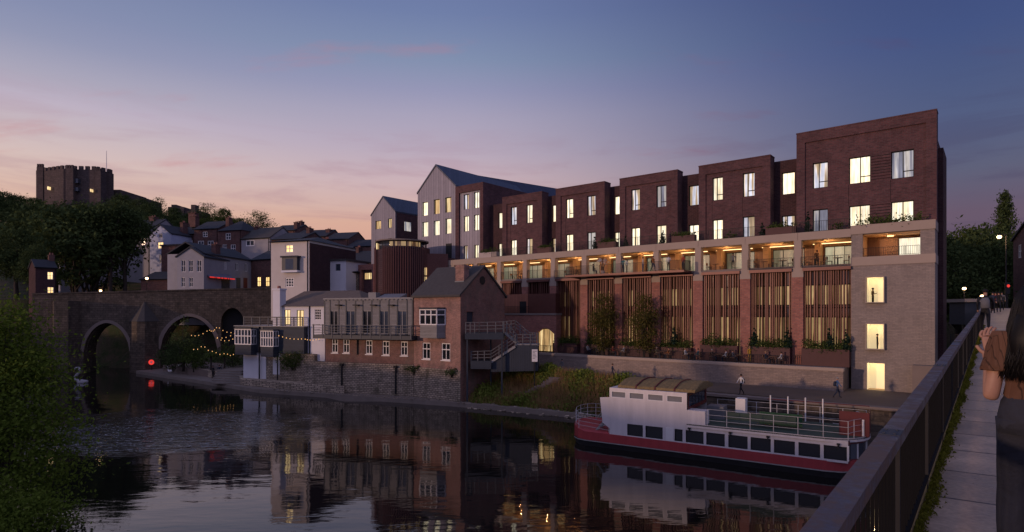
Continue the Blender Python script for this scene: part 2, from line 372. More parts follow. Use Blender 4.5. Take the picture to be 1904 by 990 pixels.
def inside(X, Y, poly):
    c = np.zeros(X.shape, bool); n = len(poly)
    for i in range(n):
        (x1, y1), (x2, y2) = poly[i], poly[(i+1) % n]
        k = ((y1 > Y) != (y2 > Y)) & (X < (x2-x1)*(Y-y1)/(y2-y1+1e-12)+x1); c ^= k
    return c
RIV = RB+LB
def height(X, Y):
    X = np.asarray(X, float); Y = np.asarray(Y, float)
    ins = inside(X, Y, RIV); dr = pdist(X, Y, RB); dl = pdist(X, Y, LB)
    w = sstep(-9, -4, X)
    right = (1-w)*(-2.45+.11*np.minimum(dr, 7)+.35*np.maximum(dr-7, 0))+w*(-2.45+np.interp(X, [-4, 2, 5, 8, 11], [.40, .40, .72, 1.15, 1.3])*dr)
    right = np.minimum(right, 1.28)
    z = np.where(dl < dr, np.minimum(-2.5+.30*dl, 8), right)
    nn = np.sin(X*.9+Y*.37)*np.cos(Y*.8-X*.31)*.10+np.sin(X*2.3)*np.cos(Y*2.1)*.05
    z = z+nn*np.clip(np.minimum(dl, dr)/4, 0, 1)*np.where((z < 1.2), 1, 0)
    far = sstep(100, 122, Y+.12*X)*(1-sstep(10, 45, X))
    z = np.maximum(z, z*(1-far)+11*far)
    ridge = np.interp(X, [-420, -260, -193, -130, -80, 0, 90, 200], [30, 34, 41, 40, 35, 27, 20, 14])+14*np.exp(-((X+190)**2+(Y-272)**2)/520.)
    up = sstep(118, 245, Y)
    z = np.where(Y > 118, np.maximum(z, 11+(ridge-11)*up), z)
    lx = (X-36.2)*.7757-(Y-50.66)*.6311; ly = (X-36.2)*.6311+(Y-50.66)*.7757
    rr = sstep(3.2, 3.6, lx)*sstep(8, 20, ly)*(1-sstep(118, 150, Y)*0)
    z = np.maximum(z, rr*8.6+(1-rr)*-9)
    return np.where(ins, -4., z)
def gz(x, y): return float(height(np.array([x]), np.array([y]))[0])
def ground_sheet():
    xs = np.unique(np.concatenate([np.arange(-900, -200, 50), np.arange(-200, -70, 5), np.arange(-70, 75, 1.5), np.arange(75, 200, 5), np.arange(200, 900, 50)]))
    ys = np.unique(np.concatenate([np.arange(-60, 20, 4), np.arange(20, 130, 1.5), np.arange(130, 320, 5), np.arange(320, 1500, 60)]))
    X, Y = np.meshgrid(xs, ys); Z = height(X, Y); nx, ny = len(xs), len(ys)
    v = np.stack([X, Y, Z], -1).reshape(-1, 3)
    i = (np.arange(ny-1)[:, None]*nx+np.arange(nx-1)[None]).reshape(-1)
    f = np.stack([i, i+1, i+nx+1, i+nx], 1)
    me = bpy.data.meshes.new('ground'); me.from_pydata(v.tolist(), [], f.tolist()); me.update()
    me.polygons.foreach_set('use_smooth', [True]*len(f)); me.materials.append(M['turf']); return tag(link('ground', me), kind='structure')
m = bpy.data.materials.new('turf'); m.use_nodes = True; t = NT(m.node_tree)
pos = t.n('ShaderNodeNewGeometry').outputs['Position']
n1 = t.n('ShaderNodeTexNoise', None, Vector=pos, Scale=.35, Detail=8., Roughness=.7).outputs[0]; n2 = t.n('ShaderNodeTexNoise', None, Vector=pos, Scale=3., Detail=6., Roughness=.7).outputs[0]
c = t.mix(t.n('ShaderNodeMapRange', None, Value=n1, _1=.38, _2=.6).outputs[0], (.085, .062, .042, 1), (.042, .055, .022, 1))
f = t.m('MULTIPLY_ADD', n2, 1.1, .45); c = t.mix(1., c, t.n('ShaderNodeCombineColor', None, _0=f, _1=f, _2=f).outputs[0], 'MULTIPLY')
p = t.n('ShaderNodeBsdfPrincipled', None, Base__Color=c, Roughness=.95, Specular__IOR__Level=.1)
t.t.links.new(t.n('ShaderNodeBump', None, Height=n2, Strength=.9, Distance=.3).outputs[0], p.inputs['Normal'])
t.n('ShaderNodeOutputMaterial', None, Surface=p.outputs[0]); M['turf'] = m
ground_sheet()

m = bpy.data.materials.new('river'); m.use_nodes = True; t = NT(m.node_tree)
pos = t.n('ShaderNodeNewGeometry').outputs['Position']
ax = t.n('ShaderNodeMapping', None, Vector=pos, Rotation=(0, 0, R(-32)), Scale=(.35, 1., 1)).outputs[0]
w1 = t.n('ShaderNodeTexNoise', None, Vector=ax, Scale=.55, Detail=3.).outputs[0]
w2 = t.n('ShaderNodeTexNoise', None, Vector=ax, Scale=2.6, Detail=4., Distortion=.6).outputs[0]
# a shallow riffle breaks the surface in mid river; smooth water elsewhere
dd = t.n('ShaderNodeVectorMath', dict(operation='MULTIPLY'), _0=t.n('ShaderNodeVectorMath', dict(operation='SUBTRACT'), _0=pos, _1=(-31., 53., 0.)).outputs[0], _1=(1/17., 1/12., 0.)).outputs[0]
rl = t.n('ShaderNodeVectorMath', dict(operation='LENGTH'), _0=dd).outputs[1]
patch = t.n('ShaderNodeTexNoise', None, Vector=pos, Scale=.16, Detail=5.).outputs[0]
rif = t.n('ShaderNodeMapRange', dict(interpolation_type='SMOOTHSTEP'), Value=t.m('ADD', rl, t.m('MULTIPLY_ADD', patch, 1.6, -.8)), _1=1.05, _2=.45).outputs[0]
hgt = t.m('ADD', t.m('MULTIPLY', w1, .022), t.m('MULTIPLY', w2, t.m('MULTIPLY_ADD', rif, .055, .0035)))
w3 = t.n('ShaderNodeTexNoise', None, Vector=t.n('ShaderNodeMapping', None, Vector=pos, Rotation=(0, 0, R(-32)), Scale=(.5, 1.3, 1)).outputs[0], Scale=2.6, Detail=5., Roughness=.7, Distortion=1.6).outputs[0]
foam = t.m('MULTIPLY', t.n('ShaderNodeMapRange', None, Value=w3, _1=.56, _2=.63).outputs[0], t.m('MULTIPLY', rif, .6))
bp = t.n('ShaderNodeBump', None, Height=hgt, Strength=1., Distance=1.).outputs[0]
pb = t.n('ShaderNodeBsdfPrincipled', None, Base__Color=t.mix(foam, (.010, .009, .008, 1), (.55, .56, .6, 1)), Roughness=t.m('MULTIPLY_ADD', foam, .6, .02), IOR=1.58, Normal=bp)
t.n('ShaderNodeOutputMaterial', None, Surface=pb.outputs[0]); M['river'] = m
wb = MB(); wb.quad((-260, -60, WZ), (160, -60, WZ), (160, 70, WZ), (-20, 70, WZ), (-170, 230, WZ), (-260, 230, WZ))
tag(wb.build('river', m), kind='structure')

def poly_slab(name, pts, z0, z1, mt, label=None, cat=None, kind='structure'):
    b = MB().prism(pts, z0, z1, 'z'); return tag(b.build(name, mt), label, cat, kind=kind)
hw = lambda x, y: tuple(H.w(x, y)[:2])
poly_slab('riverside_path', [(1.9, 70.6), (5.5, 67.2), (8.6, 62.6), (13.2, 56.8), (29, 43.2), (42, 34), hw(9, -1.5), hw(4, .6), hw(-62, .6), (-14, 92), (-6, 80)], 1.1, 1.4, M['asphalt'])
# low stone landing along the water on the left
poly_slab('landing', [(-65.0, 102.3), (-33.0, 77.4), (-6.0, 66), (6.4, 58.9), (6.9, 59.9), (-5.2, 68.2), (-8.5, 73.0), (-22, 78.5), (-33.5, 83), (-48, 96), (-64, 108)], -2.6, -1.62, M['slab'])
# quay wall under the path beside the boat
q = MB(); q.prism([(11.2, 55.4), (29, 42.2), (41.5, 32.6), (42.5, 34), (29.3, 44), (12.2, 56.6)], -4, 1.25, 'z')
tag(q.build('quay_wall', M['ashlar']), 'dark rubble quay wall between the moored boat and the path', 'quay wall')
cp = MB(); cp.prism([(11.0, 55.3), (29, 42.0), (41.6, 32.4), (42.1, 33.1), (29.4, 42.8), (11.5, 56.0)], 1.25, 1.44, 'z')
cp.build('coping', M['stone_dark'], bpy.data.objects['quay_wall'])

# ---------------------------------------------------------------- riverside hotel
hotel = thing('riverside_hotel', 'long red brick riverside block with lit loggia, stepped upper storeys and grey brick end tower', 'hotel', H)
def pane_frame(parent, x0, x1, z0, z1, y, pm, split=.5, low=None, fm='dark_metal', fw=.07, cols=0, rows=0):
    """a window pane with its frame as sub-part"""
    b = MB().quad((x0, y, z0), (x1, y, z0), (x1, y, z1), (x0, y, z1)); p = b.build('window', M[pm], parent)
    g = MB(); a, c = y-.06, y+.03
    g.box(x0, x0+fw, a, c, z0, z1); g.box(x1-fw, x1, a, c, z0, z1); g.box(x0+fw, x1-fw, a, c, z1-fw, z1); g.box(x0+fw, x1-fw, a, c, z0, z0+fw)
    xm = x0+(x1-x0)*split
    if split and not cols: g.box(xm-fw*.6, xm+fw*.6, a+.005, c, z0+fw, z1-fw)
    if low and not cols: g.box(xm+fw*.6, x1-fw, a+.005, c, z0+low-fw*.6, z0+low+fw*.6)
    for k in range(1, cols): xx = x0+(x1-x0)*k/cols; g.box(xx-fw*.4, xx+fw*.4, a+.01, c, z0+fw, z1-fw)
    for k in range(1, rows): zz = z0+(z1-z0)*k/rows; g.box(x0+fw, x1-fw, a+.015, c, zz-fw*.4, zz+fw*.4)
    g.build('frame', M[fm], p); return p
LIT = ['lit_curtain', 'lit_curtain', 'lit_curtain', 'lit_half', 'lit_cool']
def block(x0, x1, ztop, yf, yb, wins, lits):
    """projecting brick bay: rim wall, sunk panel, windows"""
    rim = .78; sink = .14; zp = ztop-.95
    b = MB(); z0 = 15.6
    b.wall(x0, x1, z0, ztop, yf, [(x0+rim, x1-rim, z0, zp)], sink, yb)
    b.wall(x0+rim, x1-rim, z0, zp, yf+sink, wins, .28)
    b.box(x0-.03, x1+.03, yf-.03, yb, ztop, ztop+.12)
    b.build('brick_bay', M['hotel_brick'], hotel)
    for w in wins[len(wins)//2:]:
        if w[0] > x0+2.5 or x1-x0 < 9: MB().box(w[0]-.05, w[0]-.02, yf+sink-.004, yf+sink+.01, w[3]+.03, 20.66).build('movement_joint', M['bar_black'], hotel)
    for w, l in zip(wins, lits):
        up = w[2] > 19
        pane_frame(hotel, w[0], w[1], w[2], w[3]-.02, yf+sink+.26, l, .4 if w[1]-w[0] < 1.4 else .52, .62 if up else None)
YF, YR = 2.0, 3.5
Zu, Zl = (20.7, 23.22), (16.25, 18.6)
for i, (x0, x1, lit) in enumerate([(-50.08, -43.1, 'lit_half lit_curtain lit_curtain lit_half'), (-40.86, -33.5, 'lit_curtain lit_half lit_curtain lit_cool'), (-31.41, -24.0, 'lit_half lit_cool lit_curtain lit_curtain'), (-21.53, -13.95, 'lit_curtain lit_half lit_curtain lit_half')]):
    o1, o2 = (1.5, 2.62), (4.75, 5.96)
    if i == 0: o1, o2 = (1.45, 2.5), (4.2, 5.25)
    ws = [(x0+a, x0+b, z[0], z[1]) for z in (Zu, Zl) for a, b in (o1, o2)]
    block(x0, x1, 24.62, YF, YR, ws, lit.split())
block(-11.45, .02, 26.3, YF, YR, [(-9.99, -8.64, *Zu), (-6.82, -5.05, *Zu), (-3.41, -1.66, *Zu), (-9.99, -8.64, *Zl), (-6.82, -5.08, *Zl), (-3.41, -1.68, *Zl)],
      ['lit_half', 'lit_curtain', 'lit_cool', 'lit_cool', 'lit_curtain', 'lit_curtain'])
for k in range(9): MB().box(-5.0, -3.46, YF+.134, YF+.15, 20.85+k*.27, 20.9+k*.27).build('brick_groove', M['bar_black'], hotel)
for k in range(8): MB().box(-5.0, -3.46, YF+.134, YF+.15, 16.55+k*.27, 16.6+k*.27).build('brick_groove', M['bar_black'], hotel)
# recessed dark wall between the bays
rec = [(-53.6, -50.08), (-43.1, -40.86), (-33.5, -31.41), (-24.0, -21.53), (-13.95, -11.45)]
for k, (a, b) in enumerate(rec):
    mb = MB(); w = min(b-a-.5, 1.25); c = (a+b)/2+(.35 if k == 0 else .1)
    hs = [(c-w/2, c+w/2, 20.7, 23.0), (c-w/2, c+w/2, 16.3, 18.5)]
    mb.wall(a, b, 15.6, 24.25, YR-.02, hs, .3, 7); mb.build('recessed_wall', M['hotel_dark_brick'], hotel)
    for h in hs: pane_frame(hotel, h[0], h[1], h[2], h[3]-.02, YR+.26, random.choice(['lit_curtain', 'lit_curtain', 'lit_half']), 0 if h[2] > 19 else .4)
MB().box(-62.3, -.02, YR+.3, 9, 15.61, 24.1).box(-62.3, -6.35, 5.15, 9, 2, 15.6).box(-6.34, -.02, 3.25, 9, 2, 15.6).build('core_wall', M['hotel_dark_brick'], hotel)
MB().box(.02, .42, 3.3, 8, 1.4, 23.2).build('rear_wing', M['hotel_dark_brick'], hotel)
# stone band that tops the loggia, one piece per bay joint
px_ = [-53.35, -48.92, -44.42, -39.85, -35.18, -30.43, -25.66, -20.78, -15.83, -10.85]
cuts = [-62.39, -57.9]+px_+[-6.29]
for a, b in zip(cuts, cuts[1:]):
    MB().box(a+.012, b-.012, -.05, .45, 15.42, 16.17).build('parapet', M['stone'], hotel)
MB().box(-62.39, -6.29, .45, YR+.3, 15.85, 15.98).build('roof_terrace', M['paving'], hotel)
MB().box(-62.3, -6.29, .46, 5.0, 15.4, 15.6).build('loggia_ceiling', M['soffit'], hotel)
MB().box(-62.3, -6.29, -.02, 5.1, 12.72, 12.95).build('loggia_floor', M['stone_dark'], hotel)
# piers: stone head, splayed, on brick
for x in px_:
    s = MB(); s.prism([(x-.52, 11.85), (x+.52, 11.85), (x+.52, 12.5), (x+.33, 12.95), (x+.33, 15.41), (x-.33, 15.41), (x-.33, 12.95), (x-.52, 12.5)], -.12, .62)
    s.build('pier_head', M['stone'], hotel)
    MB().box(x-.5, x+.5, -.1, .9, 3.3, 11.85).build('brick_pier', M['pier_brick'], hotel)
MB().wall(-62.39, -57.6, 12.9, 15.42, .0, [(-61.2, -58.9, 12.96, 15.2)], .5).build('end_pier', M['stone'], hotel)
# lounge wall at the back of the loggia: glazing between timber panels
mb = MB(); hs = []
for a, b in zip(cuts[1:-1], cuts[2:]):
    hs.append((a+1.45, b-.4, 13.0, 15.1))
mb.wall(-62.3, -6.29, 12.95, 15.4, 4.4, hs, .15); mb.build('lounge_wall', M['wood'], hotel)
for k, h in enumerate(hs): pane_frame(hotel, h[0], h[1], h[2], h[3], 4.52, 'lounge' if k < 10 else 'lounge_bright', .5, cols=3)
# lit timber wall blades and ceiling strips in each bay
for a, b in zip(cuts[1:-1], cuts[2:]):
    MB().box(a+.75, a+1.3, 3.4, 4.35, 12.96, 15.38).build('timber_blade', M['soffit'], hotel)
    st = MB().box(a+.5, b-.5, 3.9, 4.02, 15.34, 15.392).build('strip_light', M['lamp_panel'], hotel)
    L = bpy.data.objects.new('loggia_lamp', bpy.data.lights.new('loggia_lamp', 'POINT')); COL.objects.link(L); L.parent = hotel
    L.location = ((a+b)/2, 1.9, 14.75); L.data.energy = 60; L.data.color = (1, .56, .24); L.data.shadow_soft_size = .03
# tall glass and fin screens below
bays = list(zip(px_, px_[1:]+[-6.29-.5]))
for k, (a, b) in enumerate(bays):
    xa, xb = a+.5, b-.5 if k < 9 else -6.29
    z0 = 3.5 if k > 2 else 9.6
    if k > 2:
        g = MB().quad((xa, 1.0, z0), (xb, 1.0, z0), (xb, 1.0, 8.0), (xa, 1.0, 8.0)); sc = g.build('hall_window', M['screen_glow'], hotel)
        MB().quad((xa, 1.0, 9.15), (xb, 1.0, 9.15), (xb, 1.0, 11.1), (xa, 1.0, 11.1)).build('hall_window', M['screen_glow'], hotel)
        MB().quad((xa, 1.0, 8.0), (xb, 1.0, 8.0), (xb, 1.0, 9.15), (xa, 1.0, 9.15)).build('spandrel', M['screen_dim'], hotel)
        MB().quad((xa, 1.0, 11.1), (xb, 1.0, 11.1), (xb, 1.0, 12.7), (xa, 1.0, 12.7)).build('spandrel', M['screen_dim'], hotel)
    else: sc = MB().quad((xa, 1.0, z0), (xb, 1.0, z0), (xb, 1.0, 12.7), (xa, 1.0, 12.7)).build('hall_window', M['glass_dark'], hotel)
    fr = MB()
    for zz in (8.0, 8.9, 9.15, 11.1): 
        if zz > z0: fr.box(xa, xb, .86, .98, zz-.05, zz+.05)
    n = 4
    for j in range(n+1):
        xx = xa+(xb-xa)*j/n; fr.box(max(xa, xx-.06), min(xb, xx+.06), .88, .97, z0, 12.7)
    fr.build('frame', M['dark_metal'], sc)
    f = MB(); x = xa+.1
    while x < xb-.06:
        wd = random.choice([.06, .07, .1]); f.box(x, x+wd, .12, .5, z0 if k > 2 else 9.4, 12.62); x += random.choice([.18, .22, .26, .36])
    f.build('fin_screen', M['fin_metal'], hotel)
    MB().box(xa-.02, xb+.02, -.35, .9, 12.42, 12.70).build('balcony_edge', M['fin_metal'], hotel)
def railing(mb, p, q, z, h=1.05, step=.13, r=.011, post=1.6):
    p, q = Vector((p[0], p[1], 0)), Vector((q[0], q[1], 0)); L_ = (q-p).length; n = max(1, int(L_/step))
    for i in range(n+1):
        c = p+(q-p)*(i/n); rr = r*2 if i % max(1, int(post/step)) == 0 else r
        mb.box(c.x-rr, c.x+rr, c.y-rr, c.y+rr, z+.06, z+h)
    for zz in (z+h, z+.08): mb.bar((p.x, p.y, zz), (q.x, q.y, zz), .045, .03)
for k, (a, b) in enumerate(bays):
    xa, xb = a+.34, (b-.34 if k < 9 else -6.35)
    if k in (4, 5, 6, 7): continue
    g = MB(); railing(g, (xa, -.28 if k > 2 else .0), (xb, -.28 if k > 2 else .0), 12.72 if k > 2 else 12.95); g.build('balcony_railing', M['dark_metal'], hotel)
# the long balcony that runs past four bays
bx0, bx1, by = -36.6, -21.45, -2.2
mb = MB().box(bx0, bx1, by, -.13, 12.72, 12.95); mb.build('long_balcony', M['fin_metal'], hotel)
g = MB(); railing(g, (bx0+.1, by+.1), (bx1-.1, by+.1), 12.95); railing(g, (bx0+.1, by+.1), (bx0+.1, -.2), 12.95); railing(g, (bx1-.1, by+.1), (bx1-.1, -.2), 12.95)
g.build('balcony_railing', M['dark_metal'], hotel)
# roof terrace railing
g = MB()
railing(g, (-69.5, .25), (-60.6, .25), 16.15, 1.05, .16); g.build('terrace_railing', M['dark_metal'], hotel)
for a, b in ((-50.6, -43.3), (-40.6, -33.8), (-31.2, -24.2), (-21.3, -14.2), (-11.4, -6.4)):
    g = MB(); railing(g, (a, .3), (b, .3), 16.15, 1.05, .15); g.build('terrace_railing', M['dark_metal'], hotel)
# grey brick end tower
tw = MB(); TWH = [(-5.03, -3.7, 9.36, 11.6), (-5.03, -3.7, 5.15, 7.38), (-5.03, -3.66, 1.42, 3.85)]
tw.wall(-6.29, .02, 1.2, 12.72, 0, TWH, .25, 3.2); tw.build('tower_wall', M['grey_brick'], hotel)
tu = MB(); tu.wall(-6.29, .02, 13.5, 15.62, 0.03, [(-5.37, -1.03, 13.5, 15.58)], .001, 3.2); tu.build('tower_upper_wall', M['grey_brick'], hotel)
MB().box(-6.33, .06, -.05, 3.2, 12.72, 13.5).build('tower_band', M['stone'], hotel)
MB().box(-6.33, .06, -.05, 3.2, 15.62, 16.42).build('tower_parapet', M['stone'], hotel)
mb = MB(); mb.wall(-6.1, -.2, 13.5, 15.6, 2.6, [(-2.9, -1.15, 13.55, 15.3)], .1); mb.build('balcony_back_wall', M['wood'], hotel)
pane_frame(hotel, -2.9, -1.15, 13.55, 15.3, 2.68, 'lit_curtain', 0)
MB().box(-5.36, -1.04, .3, 2.59, 15.50, 15.6).build('balcony_ceiling', M['soffit'], hotel)
MB().box(-5.6, -5.375, .2, 2.59, 13.5, 15.6).box(-1.025, -.8, .2, 2.59, 13.5, 15.6).build('balcony_cheeks', M['soffit'], hotel)
g = MB(); railing(g, (-5.33, .12), (-1.07, .12), 13.5, .8, .13); g.build('balcony_railing', M['dark_metal'], hotel)
L = bpy.data.objects.new('balcony_lamp', bpy.data.lights.new('balcony_lamp', 'POINT')); COL.objects.link(L); L.parent = hotel
L.location = (-3.6, 1.5, 14.6); L.data.energy = 30; L.data.color = (1, .56, .24); L.data.shadow_soft_size = .03
MB().box(-3.7, -3.2, 1.9, 2.1, 15.42, 15.498).build('strip_light', M['lamp_panel'], hotel)
for h in TWH:
    a, b, c, d = h; y = 1.4; c0 = c; c = c-.42 if c > 2 else c
    r = MB().quad((a, y, c), (b, y, c), (b, y, d), (a, y, d)).build('lit_recess', M['room_cream'], hotel)
    e = .003; l = MB().quad((a+e, .05, c+e), (b-e, .05, c+e), (b-e, y, c+e), (a+e, y, c+e)); l.build('recess_floor', M['room_floor'], hotel)
    l = MB().quad((a+e, .03, c), (a+e, y, c), (a+e, y, d), (a+e, .03, d)).quad((b-e, .03, c), (b-e, .03, d), (b-e, y, d), (b-e, y, c)).quad((a, .03, d-e), (b, .03, d-e), (b, y, d-e), (a, y, d-e))
    l.build('recess_lining', M['room_cream'], hotel)
    L = bpy.data.objects.new('recess_lamp', bpy.data.lights.new('recess_lamp', 'POINT')); COL.objects.link(L); L.parent = hotel
    L.location = ((a+b)/2-.2, .8, d-.25); L.data.energy = 9; L.data.color = (1, .72, .36); L.data.shadow_soft_size = .03
    c = c0
    if c > 2:
        l = MB().box(a-.07, a, -.38, .0, c-.07, d+.07).box(b, b+.07, -.38, .0, c-.07, d+.07).box(a, b, -.38, 0, d, d+.07).box(a, b, -.38, 0, c-.07, c)
        l.build('window_surround', M['stone'], hotel)
MB().box(-1.5, .6, -1.1, -.02, 1.2, 3.9).build('gate_pier', M['stone_dark'], hotel)
# raised dining terrace and its wall
ter = thing('retaining_wall', 'long pale brick retaining wall with flush coping along the riverside path', 'retaining wall', H)
MB().wall(-41.2, -6.45, 1.3, 3.18, -2.9, [], .1, -2.4).build('brick_face', M['wall_brick'], ter)
MB().box(-41.25, -6.4, -2.95, -2.35, 3.185, 3.46).build('coping', M['stone'], ter)
MB().box(-52, -41.25, -2.6, -2.1, 1.3, 3.75).build('brick_face', M['wall_brick'], ter)
MB().box(-41.2, -6.5, -2.34, .98, 1.3, 3.4).build('terrace_floor', M['paving'], ter)
MB().box(-52, -41.3, -2.1, .98, 1.3, 3.4).build('terrace_floor', M['paving'], ter)
fn = thing('terrace_fence', 'thin dark bar fence along the edge of the dining terrace', 'fence', H)
g = MB(); railing(g, (-41.1, -2.2), (-11.2, -2.2), 3.38, .95, .16, .012, 2.4); g.build('bars', M['dark_metal'], fn)
g = MB(); railing(g, (-52, -2.35), (-41.4, -2.35), 3.75, .55, .16, .012, 2.4); tag(g.build('bars', M['dark_metal'], fn))
g = MB(); railing(g, (-11.1, .2-.5), (-6.6, -.7), 3.4, .9, .16); g.build('bars', M['dark_metal'], fn)
# annex at the left foot: arched lit door, brick base, two metal boxes on top
an = thing('arched_annex', 'low brick annex with a lit arched door and terracotta metal boxes on its roof', 'annex', H)
axl, axr = H.x(925, -1.2), H.x(1034, -1.2)
dl_, dr_ = H.x(997, -1.2), H.x(1030, -1.2)
mb = MB(); mb.wall(axl, axr, 1.4, 8.1, -1.2, [(dl_, dr_, 3.4, 6.45)], .5, -.12); mb.build('brick_base', M['pier_brick'], an)
arc = [(dl_, 6.46)]+[(dl_+(dr_-dl_)*k/10, 5.75+.7*math.sin(math.pi*k/10)) for k in range(11)]+[(dr_, 6.46)]
MB().prism(arc, -1.18, -.72).build('arch_spandrel', M['pier_brick'], an)
pane_frame(an, dl_, dr_, 3.4, 6.44, -.75, 'lit_warm', .5, fw=.11, cols=3, rows=0)
MB().box(axl-.05, axr+.05, -1.3, .05, 8.1, 8.35).build('coping', M['stone_dark'], an)
MB().box(H.x(939, -.9), H.x(981, -.9), -.9, .1, 8.36, 10.85).build('metal_box', M['terracotta'], an)
MB().box(H.x(966, -.95), H.x(978, -.95), -.93, -.9, 8.36, 9.9).build('doorway', M['dark_metal'], an)
MB().box(H.x(981.5, -.9), H.x(1033, -.9), -.9, .1, 8.36, 10.85).build('dark_metal_box', M['fin_metal'], an)
g = MB(); railing(g, (H.x(938, -1.2), -1.2), (H.x(983, -1.2), -1.2), 8.35, .9, .16); g.build('railing', M['dark_metal'], an)

# grey gabled house with a brick framed bay
gh = thing('gabled_house', 'tall grey metal-clad gabled house with six lit windows above the loggia', 'house', H)
ga, gm, gb, gc = H.x(776.8, 2), H.x(810.7, 2), H.x(847.5, 2), H.x(899, 2)
hs = []
for (l, r_, tp, bt) in [(785, 795.5, 375, 402), (806.5, 817.5, 370, 399), (827.5, 839, 366, 396), (785, 796, 412, 441), (806.5, 817.5, 409.5, 438.5), (828, 839, 405.5, 435.5)]:
    hs.append((H.x(l, 2), H.x(r_, 2), H.z(l, bt, 2), H.z(r_, tp, 2)))
mb = MB(); mb.wall(ga, gb, 15.0, 27.5, 2.0, hs, .35, 22); mb.quad((ga, 2.0, 27.5), (gb, 2.0, 27.5), (gm, 2.0, 31.35)); mb.build('clad_wall', M['zinc'], gh)
for h in hs: pane_frame(gh, *h, 2.33, random.choice(['lit_curtain', 'lit_warm', 'lit_curtain']), 0, None)
MB().prism([(ga-.15, 27.45), (gm, 31.3), (gb+.15, 27.45), (gb+.15, 27.7), (gm, 31.6), (ga-.15, 27.7)], 1.9, 22).build('roof', M['zinc_roof'], gh)
MB().box(ga-9, gb, .3, 4, 13, 16.6).build('plinth', M['hotel_brick'], gh)
MB().box(H.x(828, 1.8), H.x(838, 1.8), 1.93, 2.0, 16.6, 19.0).build('door', M['dark_metal'], gh)
# the framed bay beside it
hs = []
for (l, r_, tp, bt) in [(861, 870.5, 360.5, 390), (880, 889.5, 356, 387.5), (861, 870.5, 401, 431), (880, 889.5, 398.5, 429), (861, 868.5, 456.5, 482), (880.5, 889, 455, 480)]:
    hs.append((H.x(l, 2), H.x(r_, 2), H.z(l, bt, 2), H.z(r_, tp, 2)))
mb = MB(); mb.wall(gb, gc, 15.6, 27.45, 1.9, [(gb+.75, gc-.6, 15.6, 26.4)], .25, 24); mb.build('brick_frame', M['hotel_brick'], gh)
mb = MB(); mb.wall(gb+.75, gc-.6, 15.6, 26.4, 2.14, hs, .3); mb.build('clad_panel', M['zinc'], gh)
for h in hs: pane_frame(gh, *h, 2.42, random.choice(['lit_curtain', 'lit_half']), .5, None)
# long rear roof running off behind
lr = thing('rear_roof', 'long dark metal roof running behind the brick bays from the grey gable', 'roof')
p1 = at(862, 101, 322); p2 = at(1042, 120, 352); n = Vector((-(p2-p1).y, (p2-p1).x, 0)).normalized()
mb = MB()
a1, a2 = p1-n*5, p2-n*5; b1, b2 = p1+n*5, p2+n*5
for v in (a1, a2, b1, b2): v.z -= 5.5
f1, f2 = a1.copy(), a2.copy(); f1.z = f2.z = 12; g1, g2 = b1.copy(), b2.copy(); g1.z = g2.z = 12
p2z = p2.copy()
mb.quad(a1, a2, p2z, p1); mb.quad(b1, p1, p2z, b2); mb.build('slopes', M['zinc_roof'], lr)
MB().quad(f1, f2, a2, a1).quad(g1, b1, b2, g2).quad(f2, g2, b2, p2z, a2).quad(f1, a1, p1, b1, g1).build('walls', M['hotel_brick'], lr)

# the smaller gable further left
G = Fr(H.w(0, 11).x, H.w(0, 11).y, *H.u)
g1 = thing('gabled_house', 'small grey metal-clad gabled house with brick flank left of the tall gable', 'house', G)
ga, gm, gb = G.x(690.3), G.x(712.3), G.x(735); ze, zr = G.z(735, 394.5), G.z(712.3, 366.8)
hs = [(G.x(l), G.x(r_), G.z(l, bt), G.z(r_, tp)) for l, r_, tp, bt in [(698, 708.5, 410, 427), (721.5, 728.5, 406, 424.5), (697.5, 707, 446, 468), (721, 728, 443, 460)]]
mb = MB(); mb.wall(ga, gb, 12, ze, 0, hs, .3, 16); mb.quad((ga, 0, ze), (gb, 0, ze), (gm, 0, zr)); mb.build('clad_wall', M['zinc'], g1)
for h in hs: pane_frame(g1, *h, .27, 'lit_warm', .5)
MB().prism([(ga-.15, ze-.05), (gm, zr-.05), (gb+.1, ze-.05), (gb+.1, ze+.2), (gm, zr+.25), (ga-.15, ze+.2)], -.1, 16).build('roof', M['zinc_roof'], g1)
MB().box(gb, gb+.05, .25, 15.9, 12, ze-.1).build('brick_flank', M['hotel_brick'], g1)
sw = MB().box(gb+.05, gb+.1, 2.2, 3.8, G.z(749, 425), G.z(749, 408)); sw.build('window', M['lit_cool'], g1)
# round stair drum with canopy
dc = at(748, 88); DR = 4.0
dm = thing('round_stair_drum', 'round stair drum wrapped in dark vertical fins under a lit disc canopy', 'stair drum', loc=(dc.x, dc.y, 0))
zt = CZ+(HY-463)*88/F; zc = CZ+(HY-449)*86/F
f = MB()
for k in range(74):
    w = 2*math.pi*k/74
    if 3.72 < w < 4.15: continue
    c, s_ = math.cos(w), math.sin(w); r_ = DR
    f.bar((r_*c, r_*s_, 4), (r_*c, r_*s_, zt), .13, .13)
f.build('fin_screen', M['fin_metal'], dm)
cy = MB(); cy.loft([(0, 0, 4, DR-.25, DR-.25), (0, 0, zt-.3, DR-.25, DR-.25)], 40); cy.build('inner_wall', M['hotel_dark_brick'], dm, True)
cy = MB(); cy.loft([(0, 0, zt-.3, 3.3, 3.3), (0, 0, zc-.05, 3.3, 3.3)], 32); cy.build('glass_ring', M['glass_sky'], dm, True)
cy = MB(); cy.loft([(0, 0, zc-.1, 2.4, 2.4), (0, 0, zc, 3.9, 3.9), (0, 0, zc+.18, 3.9, 3.9), (0, 0, zc+.3, 2.5, 2.5)], 40); cy.build('canopy', M['stone_dark'], dm)
b = MB()
